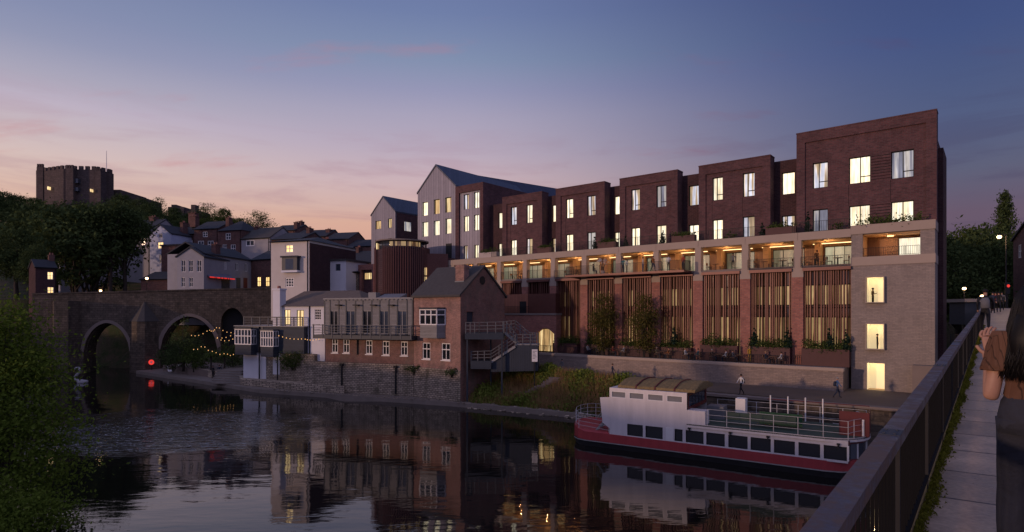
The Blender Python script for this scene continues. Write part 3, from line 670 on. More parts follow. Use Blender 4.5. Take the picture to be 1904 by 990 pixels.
for k in range(6):
    w0 = R(-112+k*14); b.quad(*[(3.34*math.cos(w), 3.34*math.sin(w), z) for w, z in ((w0, zt+.1), (w0+R(13), zt+.1), (w0+R(13), zc-.15), (w0, zc-.15))])
b.build('lit_panel', M['screen_glow'], dm)
mb = MB()
for k in range(8): w = R(-190+k*30); mb.tube((3.6*math.cos(w), 3.6*math.sin(w), zt-.3), (3.6*math.cos(w), 3.6*math.sin(w), zc), .06)
mb.build('posts', M['dark_metal'], dm)
# straight finned fence from the drum to the gable plinth
ff = thing('finned_wall', 'straight dark finned wall joining the round drum to the loggia', 'wall')
f = MB(); a = at(783, 86.5); c = at(832, 87.5)
for k in range(34): p = a.lerp(c, k/33); f.box(p.x-.06, p.x+.06, p.y, p.y+.2, 4, CZ+(HY-472)*87/F)
f.build('fins', M['fin_metal'], ff); MB().quad((a.x, a.y+.25, 4), (c.x, c.y+.25, 4), (c.x, c.y+.25, 16.5), (a.x, a.y+.25, 16.5)).build('backing', M['dark_metal'], ff)
b = MB()
for px, y0, y1 in ((790, 498, 512), (790, 515, 525)): b.box(at(px-1.5, 86).x, at(px+3, 86).x, 86.4, 86.45, at(px, 86.4, y1).z, at(px, 86.4, y0).z)
b.build('lit_gap', M['lit_warm'], ff)
# small brick link block left of the drum
LK = fr2(666, 97, 693, 95)
lk = thing('brick_link_block', 'small orange-lit brick block with one recessed window left of the stair drum', 'building', LK)
x0, x1 = LK.x(666), LK.x(697); zt = LK.z(680, 492)
hs = [(LK.x(672), LK.x(691), LK.z(680, 548), LK.z(680, 502))]
mb = MB(); mb.wall(x0, x1, 2, zt, 0, hs, .5, 8); mb.build('brick_wall', M['pier_brick'], lk)
MB().quad((hs[0][0], .5, 2), (hs[0][1], .5, 2), (hs[0][1], .5, zt), (hs[0][0], .5, zt)).build('recess_wall', M['hotel_brick'], lk)
pane_frame(lk, LK.x(674), LK.x(690), LK.z(680, 520), LK.z(680, 507), .45, 'lit_warm', .5, cols=4)

# ---------------------------------------------------------------- footbridge we stand on
B = Fr(2.77, 4.07, .776, -.6307)           # local x to the right across the deck, y along the bridge
bridge = thing('footbridge', 'concrete footbridge deck with dark steel railing and broad weathered handrail', 'footbridge', B)
zd = lambda y: 6.90+.0261*y
Y0, Y1 = -9, 76
def along(mb, x0, x1, h0, h1, ya=Y0, yb=Y1):
    i = len(mb.v)
    for y in (ya, yb):
        for x, h in ((x0, h0), (x1, h0), (x1, h1), (x0, h1)): mb.v.append((x, y, zd(y)+h))
    mb.f += [tuple(i+k for k in q) for q in ((0,3,2,1),(4,5,6,7),(0,1,5,4),(1,2,6,5),(2,3,7,6),(3,0,4,7))]
m = bpy.data.materials.new('deck'); m.use_nodes = True; t = NT(m.node_tree)
tc = t.n('ShaderNodeTexCoord').outputs['Object']; sx = t.n('ShaderNodeSeparateXYZ', None, _0=tc)
ys = t.m('DIVIDE', t.m('ADD', sx.outputs[1], t.m('MULTIPLY', sx.outputs[0], -.06)), .92); frc = t.m('FRACT', ys)
jo = t.m('LESS_THAN', frc, .035); idn = t.n('ShaderNodeTexWhiteNoise', dict(noise_dimensions='1D'), W=t.m('FLOOR', ys)).outputs[0]
n1 = t.n('ShaderNodeTexNoise', None, Vector=tc, Scale=1.6, Detail=9., Roughness=.7).outputs[0]
n2 = t.n('ShaderNodeTexNoise', None, Vector=tc, Scale=28., Detail=4.).outputs[0]
f = t.m('MULTIPLY', t.m('ADD', t.m('MULTIPLY_ADD', n1, 1.9, .02), t.m('MULTIPLY_ADD', n2, .8, -.4)), t.m('MULTIPLY', t.m('MULTIPLY_ADD', idn, .3, .85), t.m('MULTIPLY_ADD', jo, -.75, 1.)))
c = t.mix(1., (.42, .30, .205, 1), t.n('ShaderNodeCombineColor', None, _0=f, _1=f, _2=f).outputs[0], 'MULTIPLY')
p = t.n('ShaderNodeBsdfPrincipled', None, Base__Color=c, Roughness=t.n('ShaderNodeMapRange', None, Value=n1, _1=.35, _2=.65, _3=.26, _4=.66).outputs[0], Specular__IOR__Level=.5)
t.t.links.new(t.n('ShaderNodeBump', None, Height=t.m('ADD', t.m('MULTIPLY', n2, .4), t.m('MULTIPLY', jo, -1.)), Strength=.35, Distance=.02).outputs[0], p.inputs['Normal'])
t.n('ShaderNodeOutputMaterial', None, Surface=p.outputs[0]); M['deck'] = m
d = MB(); along(d, -.1, 2.75, -.35, 0.); d.build('deck', M['deck'], bridge)
k = MB(); along(k, -.14, .0, .003, .07); along(k, 2.55, 2.75, .003, .07); mat('kerb_warm_lit', (.27, .20, .085), .9, .5, 5, bump=.4); k.build('kerb', M['kerb_warm_lit'], bridge)  # ochre puts the warm light along the kerb into its colour
g = MB(); along(g, -.16, -.12, -.75, .05); along(g, 2.76, 2.8, -.75, .05); g.build('edge_beam', M['trim_navy'], bridge)
# handrail: flat worn steel top
m = bpy.data.materials.new('handrail'); m.use_nodes = True; t = NT(m.node_tree)
tc = t.n('ShaderNodeTexCoord').outputs['Object']
n1 = t.n('ShaderNodeTexNoise', None, Vector=tc, Scale=3.2, Detail=9., Roughness=.72).outputs[0]
n2 = t.n('ShaderNodeTexNoise', None, Vector=tc, Scale=24., Detail=5.).outputs[0]
ru = t.n('ShaderNodeMapRange', None, Value=t.m('ADD', n1, t.m('MULTIPLY', n2, .3)), _1=.54, _2=.72).outputs[0]
c = t.mix(ru, (.042, .052, .09, 1), (.13, .078, .055, 1))  # bluish base paints in the reflected sky; brown is rust
p = t.n('ShaderNodeBsdfPrincipled', None, Base__Color=c, Metallic=.25, Roughness=t.m('MULTIPLY_ADD', ru, .3, .3), Specular__IOR__Level=.7)
t.t.links.new(t.n('ShaderNodeBump', None, Height=n2, Strength=.3, Distance=.01).outputs[0], p.inputs['Normal'])
t.n('ShaderNodeOutputMaterial', None, Surface=p.outputs[0]); M['handrail'] = m
for nm, xx in (('railing', -.012), ('railing', 2.68)):
    h = MB(); along(h, xx-.048, xx+.048, .815, .88); along(h, xx-.03, xx+.03, .79, .812); hr = h.build('handrail', M['handrail'], bridge)
    if xx < 1:
        for k in range(12):
            ys_ = -1.2+k*3.8; g = MB(); along(g, xx-.05, xx+.05, .8805, .8835, ys_, ys_+.16)
            for q_ in (.03, .13): g.tube((xx-.025, ys_+q_, zd(ys_+q_)+.883), (xx-.025, ys_+q_, zd(ys_+q_)+.889), .008, n=6); g.tube((xx+.025, ys_+q_, zd(ys_+q_)+.883), (xx+.025, ys_+q_, zd(ys_+q_)+.889), .008, n=6)
            g.build('splice_plate', M['trim_navy'], bridge)
    g = MB(); along(g, xx-.02, xx+.02, .11, .15)
    y = Y0
    while y < Y1:
        g.box(xx-.007, xx+.007, y-.007, y+.007, zd(y)+.12, zd(y)+.80); y += .125 if y < 30 else .2
    g.build('balusters', M['bar_black'], bridge)
    y = Y0+.5
    while y < Y1: MB().box(xx-.02, xx+.02, y-.012, y+.012, zd(y)-.1, zd(y)+.80).build('post', M['dark_metal'], bridge); y += 1.9
# moss and grass in the kerb gutter
mo = MB()
for i in range(15000):
    y = random.random()**1.5*34-1.2; x = .01+abs(random.gauss(0, .035))*(.6+.6*math.sin(y*1.7)**2); s = random.uniform(.006, .015)*(1+y*.05); z = zd(y)+random.uniform(.004, .05)*math.exp(-x*12)
    a = random.uniform(0, 6.28); ca, sa = math.cos(a)*s, math.sin(a)*s
    mo.quad((x-ca, y-sa, z), (x+ca, y+sa, z), (x+ca*.3+random.uniform(-s, s), y+sa*.3, z+s*1.5))
leafmat('moss_leaf', (.07, .085, .01), (.2, .19, .03), .2)
o = mo.build('moss', M['moss_leaf'], None); o.location = (B.o[0], B.o[1], 0); o.rotation_euler = (0, 0, B.rot); tag(o, kind='stuff')

# ---------------------------------------------------------------- moored river boat
bs, be = gnd(1080, 828, WZ), gnd(1602, 898, WZ)
K = Fr(bs.x, bs.y, (be-bs).x, (be-bs).y); BL = (be-bs).length
boat = thing('river_boat', 'white and red double-deck river boat moored along the quay, raised cabin at its stern', 'boat', K)
SC = BL/15.6
XS = K.x(1078, 2.3*1.25); XB = K.x(1617, 2.3*1.25)
def hullring(inset, n=9):
    """outline of the hull seen from above: raked rounded stern at left, round bow at right"""
    X0, L_, w = XS, XB, 4.6*SC; e = inset; o = []
    for k in range(n): a = math.pi*(-.5-k/(n-1)); o.append((X0+1.5*SC+(1.5*SC-e)*math.cos(a), w/2+(w/2-e)*math.sin(a)))
    for k in range(n): a = math.pi*(.5-k/(n-1)); o.append((L_-1.9*SC+(1.9*SC-e)*math.cos(a), w/2+(w/2-e)*math.sin(a)))
    return o
def band(mb, z0, z1, i0, i1, shz=lambda x: 0, top=False):
    a, b = hullring(i0), hullring(i1); n = len(a); i = len(mb.v)
    mb.v += [(p[0], p[1], z0+shz(p[0])*.2) for p in a]+[(p[0], p[1], z1+shz(p[0])) for p in b]
    for k in range(n): mb.f.append((i+k, i+(k+1) % n, i+n+(k+1) % n, i+n+k))
    if top: mb.f.append(tuple(i+n+k for k in range(n)))
bz = lambda px, py, off=0: K.z(px, py, off)
zhull = bz(1350, 835.5)                       # top of the red band
sheer = lambda x: .38*SC*max(0, 1-(x-XS)/(1.9*SC))**1.2+.10*max(0, (x-BL*.85)/(BL*.15))
mat('hull_black', (.02, .02, .022), .5, .4, 2); mat('hull_red', (.34, .05, .055), .45, .34, 1.6, bump=.06, stretch=(1.5, 1.5, .35)); mat('boat_white', (.62, .58, .585), .45, .2, 1.6, bump=.06, stretch=(1.6, 1.6, .22))
mat('deck_green', (.05, .075, .06), .8, .3, 2); mat('bench_green', (.02, .075, .035), .6, .3, 2); mat('boat_red', (.11, .022, .025), .5, .3, 3); mat('thatch', (.21, .15, .07), .95, .55, 6, bump=1., bsc=22)
z1 = bz(1350, 851.5)
h = MB(); band(h, WZ-.6, z1, .25, .0); h.build('lower_hull', M['hull_black'], boat)
h = MB(); band(h, z1, zhull, 0, 0, sheer, True); h.build('hull', M['hull_red'], boat)
h = MB(); band(h, z1-.06, z1+.02, -.05, -.05, lambda x: 0); h.build('rubbing_strake', M['timber_grey'], boat)
# lower saloon side wall with windows
cl_, cr = K.x(1133), K.x(1577)
zdk = bz(1400, 803)                         # upper deck level
wl = [(1166, 1195, 792, 813), (1200, 1232, 795, 816.5), (1254, 1269, 801, 820), (1275, 1308, 802.5, 825), (1313, 1347.5, 807, 829.5), (1354, 1390, 810, 834), (1395.5, 1433, 814, 838.5), (1439, 1478, 818, 843), (1484.5, 1525, 822, 847.5), (1531.5, 1574.5, 827, 851.5)]
hs = [(K.x(a), K.x(b), bz((a+b)/2, (d+d)/2-.5*(d-d)), bz((a+b)/2, c)) for a, b, c, d in wl]
zb, zt_ = sum(h[2] for h in hs)/len(hs)-.02, sum(h[3] for h in hs)/len(hs)+.0
hs = [(h[0], h[1], zb, zt_) for h in hs]
W_ = 4.6*SC
ztop = bz(1200, 726)                        # top of the stern cabin
xs1, xs2 = K.x(1277), K.x(1311); zst = bz(1290, 764)
mb = MB(); mb.wall(cl_, cr, zhull, zdk, .02, hs, .1)
mb.quad((cl_, .02, zhull), (cl_, .02, zdk), (cl_, W_-.02, zdk), (cl_, W_-.02, zhull)); mb.quad((cl_, W_-.02, zhull), (cl_, W_-.02, zdk), (cr, W_-.02, zdk), (cr, W_-.02, zhull))
mb.build('saloon_wall', M['boat_white'], boat)
for h in hs: pane_frame(boat, *h, .1, 'glass_dark', 0, fm='dark_metal', fw=.04)
mb = MB(); mb.box(K.x(1238), K.x(1252), -.005, .018, zb-.05, zt_+.05); mb.build('side_door', M['white_paint'], boat)
# rounded bow end of the saloon: a band of dark windows
bow = [p for p in hullring(.12, 15) if p[0] > cr-.01]
mb = MB(); mb2 = MB()
pts = [(cr, .02)]+sorted(bow, key=lambda p: p[1])
for a, b in zip(pts, pts[1:]):
    for z0_, z1_, tgt in ((zhull, zb, mb), (zb, zt_+.08, mb2), (zt_+.08, zdk, mb)): tgt.quad((a[0], a[1], z0_), (b[0], b[1], z0_), (b[0], b[1], z1_), (a[0], a[1], z1_))
mb.build('bow_wall', M['boat_red'], boat); bw = mb2.build('bow_window', M['glass_sky'], boat)
mb = MB()
for p in pts[::2]: mb.box(p[0]-.05, p[0]+.05, p[1]-.05, p[1]+.05, zb, zt_+.08)
mb.build('mullions', M['white_paint'], bw)
# upper deck slab with rounded bow
dk = [p for p in hullring(-.06, 13) if p[0] > xs1]
dk = [(xs1, W_+.06)]+[p for p in dk]+[(xs1, -.06)]
mb = MB().prism(dk, zdk, zdk+.09, 'z'); mb.build('upper_deck', M['deck_green'], boat)
fa = MB()
for a, b in zip(dk[1:], dk[2:]): fa.quad((a[0], a[1], zdk-.14), (b[0], b[1], zdk-.14), (b[0], b[1], zdk+.13), (a[0], a[1], zdk+.13))
fa.build('deck_fascia', M['boat_white'], boat)
# stern cabin, two storeys high with a lower step forward
uw = [(K.x(a), K.x(b), bz(1200, 744.5)-.0, bz(1200, 732)) for a, b in ((1136.5, 1163.5), (1169.5, 1197), (1204, 1233), (1239.5, 1269))]
mb = MB(); mb.wall(cl_, xs1, zdk, ztop, .02, uw, .08); mb.quad((xs1, .02, zdk), (xs2, .02, zdk), (xs2, .02, zst), (xs1, .02, zst)).quad((xs2, .02, zdk), (xs2, 1.1, zdk), (xs2, 1.1, zst), (xs2, .02, zst))
mb.quad((xs1, .02, zst), (xs2, .02, zst), (xs2, 1.1, zst), (xs1, 1.1, zst))
mb.quad((cl_, .02, zdk), (cl_, .02, ztop), (cl_, W_-.3, ztop), (cl_, W_-.3, zdk)); mb.quad((cl_, W_-.3, zdk), (cl_, W_-.3, ztop), (xs1, W_-.3, ztop), (xs1, W_-.3, zdk)).quad((cl_, .02, ztop), (xs1, .02, ztop), (xs1, W_-.3, ztop), (cl_, W_-.3, ztop))
mb.build('stern_cabin', M['boat_white'], boat)
mat('louvre', (.16, .165, .18), .5, .2, 4)
for h in uw: pane_frame(boat, *h, .08, 'louvre', 0, fm='white_paint', fw=.05)
mb = MB(); mb.wall(.2, W_-.4, zst-.1, ztop-.02, 0, [(.5, W_-.8, zst+.15, ztop-.25)], .1)
e = mb.build('cabin_front', M['boat_red'], boat); e.location = (xs1+.02, 0, 0); e.rotation_euler = (0, 0, R(90))
gl = MB()
for k in range(5): a = .55+k*(W_-1.4)/5; gl.quad((xs1+.0, a, zst+.17), (xs1+.0, a+(W_-1.4)/5-.09, zst+.17), (xs1+.0, a+(W_-1.4)/5-.09, ztop-.27), (xs1+.0, a, ztop-.27))
gl.build('cabin_front_window', M['glass_sky'], boat)
# domed thatch-brown roof cover with dark ribs
def roofpts(x): return [(x, .25, ztop+.03), (x, .3, ztop+.22), (x, W_*.3, ztop+.52), (x, W_*.5, ztop+.6), (x, W_*.75, ztop+.5), (x, W_-.35, ztop+.2), (x, W_-.3, ztop+.03)]
rx0, rx1 = K.x(1149, .3), K.x(1292, .3)
mb = MB(); a, b = roofpts(rx0), roofpts(rx1); n = len(a)
N = 24
for k in range(N+1):
    x = rx0+(rx1-rx0)*k/N
    for p in roofpts(x): mb.v.append((p[0]+random.uniform(-.03, .03), p[1]+random.uniform(-.02, .02), p[2]+random.uniform(-.025, .025)))
for k in range(N):
    for j in range(n-1): mb.f.append((k*n+j, (k+1)*n+j, (k+1)*n+j+1, k*n+j+1))
mb.f.append(tuple(range(n))); mb.f.append(tuple(N*n+j for j in range(n))); rf = mb.build('cabin_roof', M['thatch'], boat)
mb = MB()
for k in (1, 2, 3): x = rx0+(rx1-rx0)*k/4; mb.path([(p[0], p[1], p[2]+.02) for p in roofpts(x)], .06, 5)
mb.build('roof_ribs', M['boat_red'], rf)
# railings
def rail(mb, pts, h=1.0, rows=3, r=.014, post=True, z=None):
    for p in pts:
        if post: mb.tube((p[0], p[1], p[2]), (p[0], p[1], p[2]+h), r*1.7, n=5)
    for k in range(1, rows+1): mb.path([(p[0], p[1], p[2]+h*k/rows-.01) for p in pts], r, 5)
zr_ = zdk+.09; rh = bz(1577, 784)-zr_
P0 = [K.x(p) for p in (1315, 1351, 1394.5, 1438, 1483.5, 1530.5, 1577)]
near = [(x, .05, zr_) for x in P0]
bowp = sorted([p for p in hullring(.15, 9) if p[0] > cr+.2], key=lambda p: p[1])
mb = MB(); rail(mb, near+[(p[0], p[1], zr_) for p in bowp if p[1] > .3], rh, 3); mb.build('railing', M['rail_pale'], boat)
mb = MB(); rail(mb, [(xs1+.8+k*(cr-xs1)/7, W_-.1, zr_) for k in range(8)], rh, 3); mb.build('railing', M['rail_pale'], boat)
for k in range(4): x = K.x(1421+34*k, 3); MB().tube((x, W_-.1, zr_), (x, W_-.1, zr_+rh*1.5), .05, n=6).build('canopy_post', M['white_paint'], boat)
mb = MB(); rail(mb, [(K.x(1420, 4)+k*(cr-K.x(1420, 4)+.8*SC)/4, W_+.02, zr_+rh*.5) for k in range(5)], rh*.75, 1, .035, False); mb.build('red_rail', M['boat_red'], boat)
# deck fittings: lockers, green bench, red helm screen
MB().box(K.x(1316, 3.3), K.x(1347, 3.3), 3.0, 4.2, zr_, zr_+.95).build('deck_locker', M['louvre'], boat)
MB().box(K.x(1368, 4.2), K.x(1386, 4.2), 4.1, 4.9, zr_, zr_+1.5).build('white_locker', M['white_paint'], boat)
bn = MB().box(K.x(1412, 2.4), K.x(1492, 2.4), 2.35, 2.45, zr_+.1, zr_+.95).box(K.x(1412, 2.4), K.x(1492, 2.4), 2.45, 2.95, zr_+.38, zr_+.46); bn.build('bench', M['bench_green'], boat)
bn = MB().box(K.x(1350, 1.2), K.x(1480, 1.2), 1.2, 1.28, zr_+.42, zr_+.9).box(K.x(1350, 1.2), K.x(1480, 1.2), 1.28, 1.75, zr_+.38, zr_+.45); bn.build('bench', M['deck_green'], boat)
hx = K.x(1561, 2)
MB().box(hx, hx+1.7, 1.6, 1.68, zr_, zr_+1.55).box(hx+1.62, hx+1.7, 1.68, 3.6, zr_, zr_+1.5).box(hx, hx+.08, 1.68, 3.2, zr_, zr_+1.4).build('helm_screen', M['boat_red'], boat)
mb = MB()
for p in bowp[-4:]: mb.box(p[0]-.06, p[0]+.06, p[1]-.3, p[1]+.3, zr_+.05, zr_+rh*.95)
mb.build('bow_panels', M['white_paint'], boat)
# wall lamps over the saloon windows
mb = MB()
for px, py in ((1282, 796), (1358, 803.5), (1428, 809.5), (1559, 817)): x = K.x(px); mb.box(x-.09, x+.09, -.14, .01, zt_+.1, zt_+.2).tube((x, -.1, zt_+.1), (x, -.1, zt_-.08), .045, .06)
mb.build('wall_lamp', M['dark_metal'], boat)
# stern platform with curved railing and stair
zs = zhull+.32*SC
st = sorted([p for p in hullring(.12, 9) if p[0] < XS+1.3*SC], key=lambda p: p[1])
mb = MB(); rail(mb, [(cl_-.1, .14, zhull+.02)]+[(p[0], p[1], zhull+sheer(p[0])*.8) for p in st], 1.05*SC, 4, .014); mb.build('stern_railing', M['rail_pale'], boat)
MB().box(.8*SC, 1.5*SC, 1.6, 2.6, zhull, zhull+.55).build('stern_locker', M['boat_red'], boat)
mb = MB()
for sgn in (0, .7): mb.bar((.9*SC, .35+sgn, zhull+.1), (cl_-.05, .35+sgn, zdk+.2), .05, .16); mb.tube((.9*SC, .35+sgn, zhull+1.), (cl_-.05, .35+sgn, zdk+1.15), .03)
for k in range(6): f_ = (k+.5)/6; x = .9*SC+(cl_-.9*SC)*f_; mb.box(x-.1, x+.1, .36, 1.04, zhull+.1+(zdk-zhull)*f_, zhull+.14+(zdk-zhull)*f_)
mb.build('stern_stair', M['timber_grey'], boat)
MB().prism([(cl_-.62, zdk-.5), (cl_-.02, zdk-.9), (cl_-.02, bz(1133, 739)), (cl_-.68*SC, bz(1120, 740))], .1, .16).build('stair_screen', M['boat_white'], boat)

# ---------------------------------------------------------------- waterside cottages
SL = -1.62
CT = fr2(769.7, 70.5, 856.2, 66.3)
ct = thing('brick_cottage', 'red brick gabled cottage with white bay window and slate roof above the river', 'cottage', CT)
cw = CT.x(856.2); cz = CT.z(856, 548); dl = 8.4
win = lambda fr, l, r_, tp, bt, off=0: (fr.x(l, off), fr.x(r_, off), fr.z((l+r_)/2, bt, off), fr.z((l+r_)/2, tp, off))
hs = [win(CT, 785.5, 800, 637.5, 668), win(CT, 821, 837, 638.5, 670)]
zst_ = CT.z(815, 686)
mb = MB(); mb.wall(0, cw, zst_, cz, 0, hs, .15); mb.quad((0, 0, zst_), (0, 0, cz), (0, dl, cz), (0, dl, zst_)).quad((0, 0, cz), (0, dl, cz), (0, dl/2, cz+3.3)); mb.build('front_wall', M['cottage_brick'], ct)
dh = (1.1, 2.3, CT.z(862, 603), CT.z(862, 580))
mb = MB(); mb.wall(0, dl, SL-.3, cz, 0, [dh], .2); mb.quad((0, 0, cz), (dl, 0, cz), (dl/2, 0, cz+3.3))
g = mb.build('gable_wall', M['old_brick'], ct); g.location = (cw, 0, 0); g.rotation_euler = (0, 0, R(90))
gd = MB().quad((dh[0], .18, dh[2]), (dh[1], .18, dh[2]), (dh[1], .18, dh[3]), (dh[0], .18, dh[3])).build('door', M['trim_navy'], g)
MB().tube((dl*.47, .06, cz+1.75), (dl*.47, -.06, cz+1.75), .5, n=16).build('round_vent', M['dark_metal'], g)
MB().wall(0, cw, -4, zst_, -.06, [], .1, 0).build('stone_base', M['rubble'], ct)
MB().prism([(-.35, cz-.25), (dl/2, cz+3.32), (dl+.35, cz-.25), (dl+.35, cz-.02), (dl/2, cz+3.58), (-.35, cz-.02)], -.15, cw+.18, 'x').build('roof', M['slate'], ct)
for h in hs: pane_frame(ct, *h, .12, 'glass_dark', .5, fm='white_paint', fw=.1, cols=2); 
for h in hs:
    MB().box(h[0]-.08, h[1]+.08, -.1, .02, h[2]-.12, h[2]-.01).build('sill', M['white_paint'], ct); MB().box(h[0], h[1], .02, .1, h[2]+(h[3]-h[2])*.62-.05, h[2]+(h[3]-h[2])*.62+.05).build('transom', M['white_paint'], ct)
ch = MB(); xc0, xc1 = CT.x(850, 2), CT.x(866, 2); ch.box(xc0, xc1, 1.7, 2.6, cz, CT.z(858, 493, 2)).box(xc0-.06, xc1+.06, 1.64, 2.66, CT.z(858, 499, 2), CT.z(858, 496.5, 2)); chm = ch.build('chimney', M['cottage_brick'], ct)
MB().box(xc0-.03, xc1+.03, 1.6, 1.7, cz+1.2, cz+1.65).build('flashing', M['louvre'], ct)
# bay window
bx0, bx1 = CT.x(781, -1), CT.x(812, -1); bz0, bzm, bz1 = CT.z(797, 629, -1), CT.z(797, 604.5, -1), CT.z(797, 575, -1)
bxr = CT.x(828, 0)
bp_ = [(bx0, 0), (bx0, -1.), (bx1, -1.), (bxr, -.02), (bxr, 0)]
bay = MB().prism(bp_, bz0, bzm, 'z').build('bay_panel', M['clad_grey'], ct)
MB().prism([(p[0]+(.1 if p[0] > bx1-.1 else -.1 if p[0] < bx0+.1 else 0), p[1]-.12) if p[1] < -.1 else p for p in bp_], bz1, bz1+.18, 'z').build('bay_roof', M['slate_blue'], ct)
def baywin(a, b, n):
    a, b = Vector((*a, 0)), Vector((*b, 0)); L_ = (b-a).length; ang = math.atan2((b-a).y, (b-a).x)
    p = MB().quad((0, .03, bzm), (L_, .03, bzm), (L_, .03, bz1), (0, .03, bz1)).build('window', M['glass_dark'], ct)
    g = MB(); zm = bzm+(bz1-bzm)*.64
    for k in range(n+1): x = L_*k/n; g.box(x-.07, x+.07, -.04, .04, bzm, bz1)
    for zz in (bzm+.05, zm, bz1-.07): g.box(0, L_, -.03, .045, zz-.06, zz+.06)
    fr_o = g.build('frame', M['white_paint'], p)
    p.location = (a.x, a.y, 0); p.rotation_euler = (0, 0, ang)
baywin((bx0, -1.), (bx1, -1.), 3); baywin((bx1, -1.), (bxr, -.02), 1)
MB().box(.05, .35, .4, .7, cz-.3, cz-.0).build('gutter_box', M['dark_metal'], ct)

# grey clad balcony house
GC = fr2(603, 74.8, 769, 70.5)
gc_ = thing('balcony_house', 'grey weatherboarded house with long timber balcony over a brick and rubble base', 'house', GC)
L_ = GC.x(768); zt_g = GC.z(690, 556.5); zbal = GC.z(690, 624); zbt = GC.z(690, 676)
drs = [win(GC, a, b, 578, 621) for a, b in ((613.5, 628), (643, 660), (674, 691), (706, 722), (739, 756))]
mb = MB(); mb.wall(0, L_, zbal+.1, zt_g, 0, drs, .15, 7); mb.build('clad_wall', M['clad_grey'], gc_)
for h in drs:
    pane_frame(gc_, *h, .12, random.choice(['glass_dark', 'glass_dark', 'glass_sky']), .5, fm='timber_grey', fw=.09)
mb = MB()
for px in (603.5, 614, 630, 643.5, 661, 674.5, 691, 706, 723, 739, 757, 767): x = GC.x(px); mb.box(x-.07, x+.07, -.05, .003, zbal+.1, zt_g-.1)
mb.build('battens', M['trim_navy'], gc_)
mb = MB().box(-.1, L_+.05, -.12, 7, zt_g, zt_g+.16)
for k in range(22): mb.box(L_*k/22+.1, L_*k/22+.25, -.16, -.12, zt_g-.14, zt_g-.02)
mb.build('roof_edge', M['timber_grey'], gc_)
for px in (633, 666, 698, 731): x = GC.x(px); z = GC.z(px, 568); MB().box(x-.45, x+.3, -.55, -.0, z-.05, z+.08).build('heater', M['dark_metal'], gc_)
whs = [win(GC, a, b, c, d) for a, b, c, d in ((614.5, 626, 630.5, 656.5), (635.5, 647.5, 631, 657), (678, 690, 633, 659), (709, 722, 634.5, 661), (743, 756, 635.5, 662))]
mb = MB(); mb.wall(0, L_, zbt, zbal, .25, whs, .15, 7); mb.build('brick_wall', M['old_brick'], gc_)
for h in whs:
    p = pane_frame(gc_, *h, .37, 'glass_dark', .5, fm='white_paint', fw=.12, cols=2)
    MB().box(h[0]-.08, h[1]+.08, .16, .27, h[2]-.12, h[2]-.01).build('sill', M['white_paint'], gc_); MB().box(h[0], h[1], .3, .36, h[2]+(h[3]-h[2])*.62-.05, h[2]+(h[3]-h[2])*.62+.05).build('transom', M['white_paint'], gc_)
MB().wall(-3, L_, -4, zbt, .1, [], .1, .8).build('rubble_base', M['rubble'], gc_)
b0, b1 = GC.x(582, -1.4), GC.x(766, -1.4)
MB().box(b0, b1, -1.45, .25, zbal-.42, zbal+.05).build('balcony', M['trim_navy'], gc_)
mb = MB()
for k in range(11): x = b0+.1+(b1-b0-.2)*k/10; mb.box(x-.06, x+.06, -1.5, -1.38, zbal-.3, zbal+1.35)
for zz in (.35, .62, .9): mb.box(b0, b1, -1.46, -1.42, zbal+zz-.03, zbal+zz+.03)
mb.box(b0-.05, b1+.05, -1.52, -1.36, zbal+1.22, zbal+1.3)
for xx in (b0, b1-.05): mb.box(xx, xx+.05, -1.36, -.1, zbal+1.22, zbal+1.3); mb.box(xx, xx+.04, -1.36, -.1, zbal+.6, zbal+.66)
mb.build('balcony_railing', M['rail_dark'], gc_)
mb = MB()
for px, y0, y1 in ((636, 680, 719), (736, 684, 733)):
    x = GC.x(px); mb.tube((x, -.05, GC.z(px, y1)), (x, -.05, GC.z(px, y0)), .11, n=7); mb.box(x-.2, x+.2, -.25, .12, GC.z(px, y0), GC.z(px, y0-4))
x = GC.x(663); mb.tube((x, .15, GC.z(663, 660)), (x, .15, zbal-.3), .07)
mb.build('drainpipe', M['dark_metal'], gc_)
sk = MB(); x0, x1 = GC.x(711, 3), GC.x(752, 3); sk.prism([(1.6, zt_g+.16), (3.6, zt_g+.16), (3.6, zt_g+.75)], x0, x1, 'x').box(GC.x(693, 3), GC.x(707, 3), 2, 3, zt_g+.1, zt_g+.9); sk.build('skylight', M['louvre'], gc_)

# white rendered house with slate roof between the balcony house and the bay house
WH = fr2(520, 81, 604, 78)
wh = thing('white_cottage', 'white rendered riverside cottage with brown slate roof and tall white chimney', 'cottage', WH)
wL = WH.x(604); wz = WH.z(560, 568.5)
hs = [win(WH, 529, 540, 576, 604), win(WH, 552, 565, 577, 608), win(WH, 585, 597, 575, 595)]
mb = MB(); mb.wall(0, wL, 0, wz, 0, hs, .12, 9); mb.build('wall', M['render_white'], wh)
pane_frame(wh, *hs[0], .1, 'lit_warm', .5, fm='dark_metal', cols=2); pane_frame(wh, *hs[1], .1, 'lit_warm', .5, fm='dark_metal', cols=2); pane_frame(wh, *hs[2], .1, 'glass_dark', .5, fm='white_paint', cols=3, rows=4, fw=.07)
rl_, rr_ = WH.x(566, 5), WH.x(668, 5); zrg = WH.z(620, 541, 5)
mb = MB(); xe = WH.x(676, -.3)
mb.quad((-.4, -.35, wz-.1), (xe, -.35, wz-.1), (rr_, 5, zrg), (rl_, 5, zrg)).quad((-.4, -.35, wz-.1), (rl_, 5, zrg), (-.4, 9.5, wz-.1)).quad((xe, -.35, wz-.1), (xe, 9.5, wz-.1), (rr_, 5, zrg)).quad((-.4, 9.5, wz-.1), (rl_, 5, zrg), (rr_, 5, zrg), (xe, 9.5, wz-.1))
mb.build('roof', M['slate_brown'], wh)
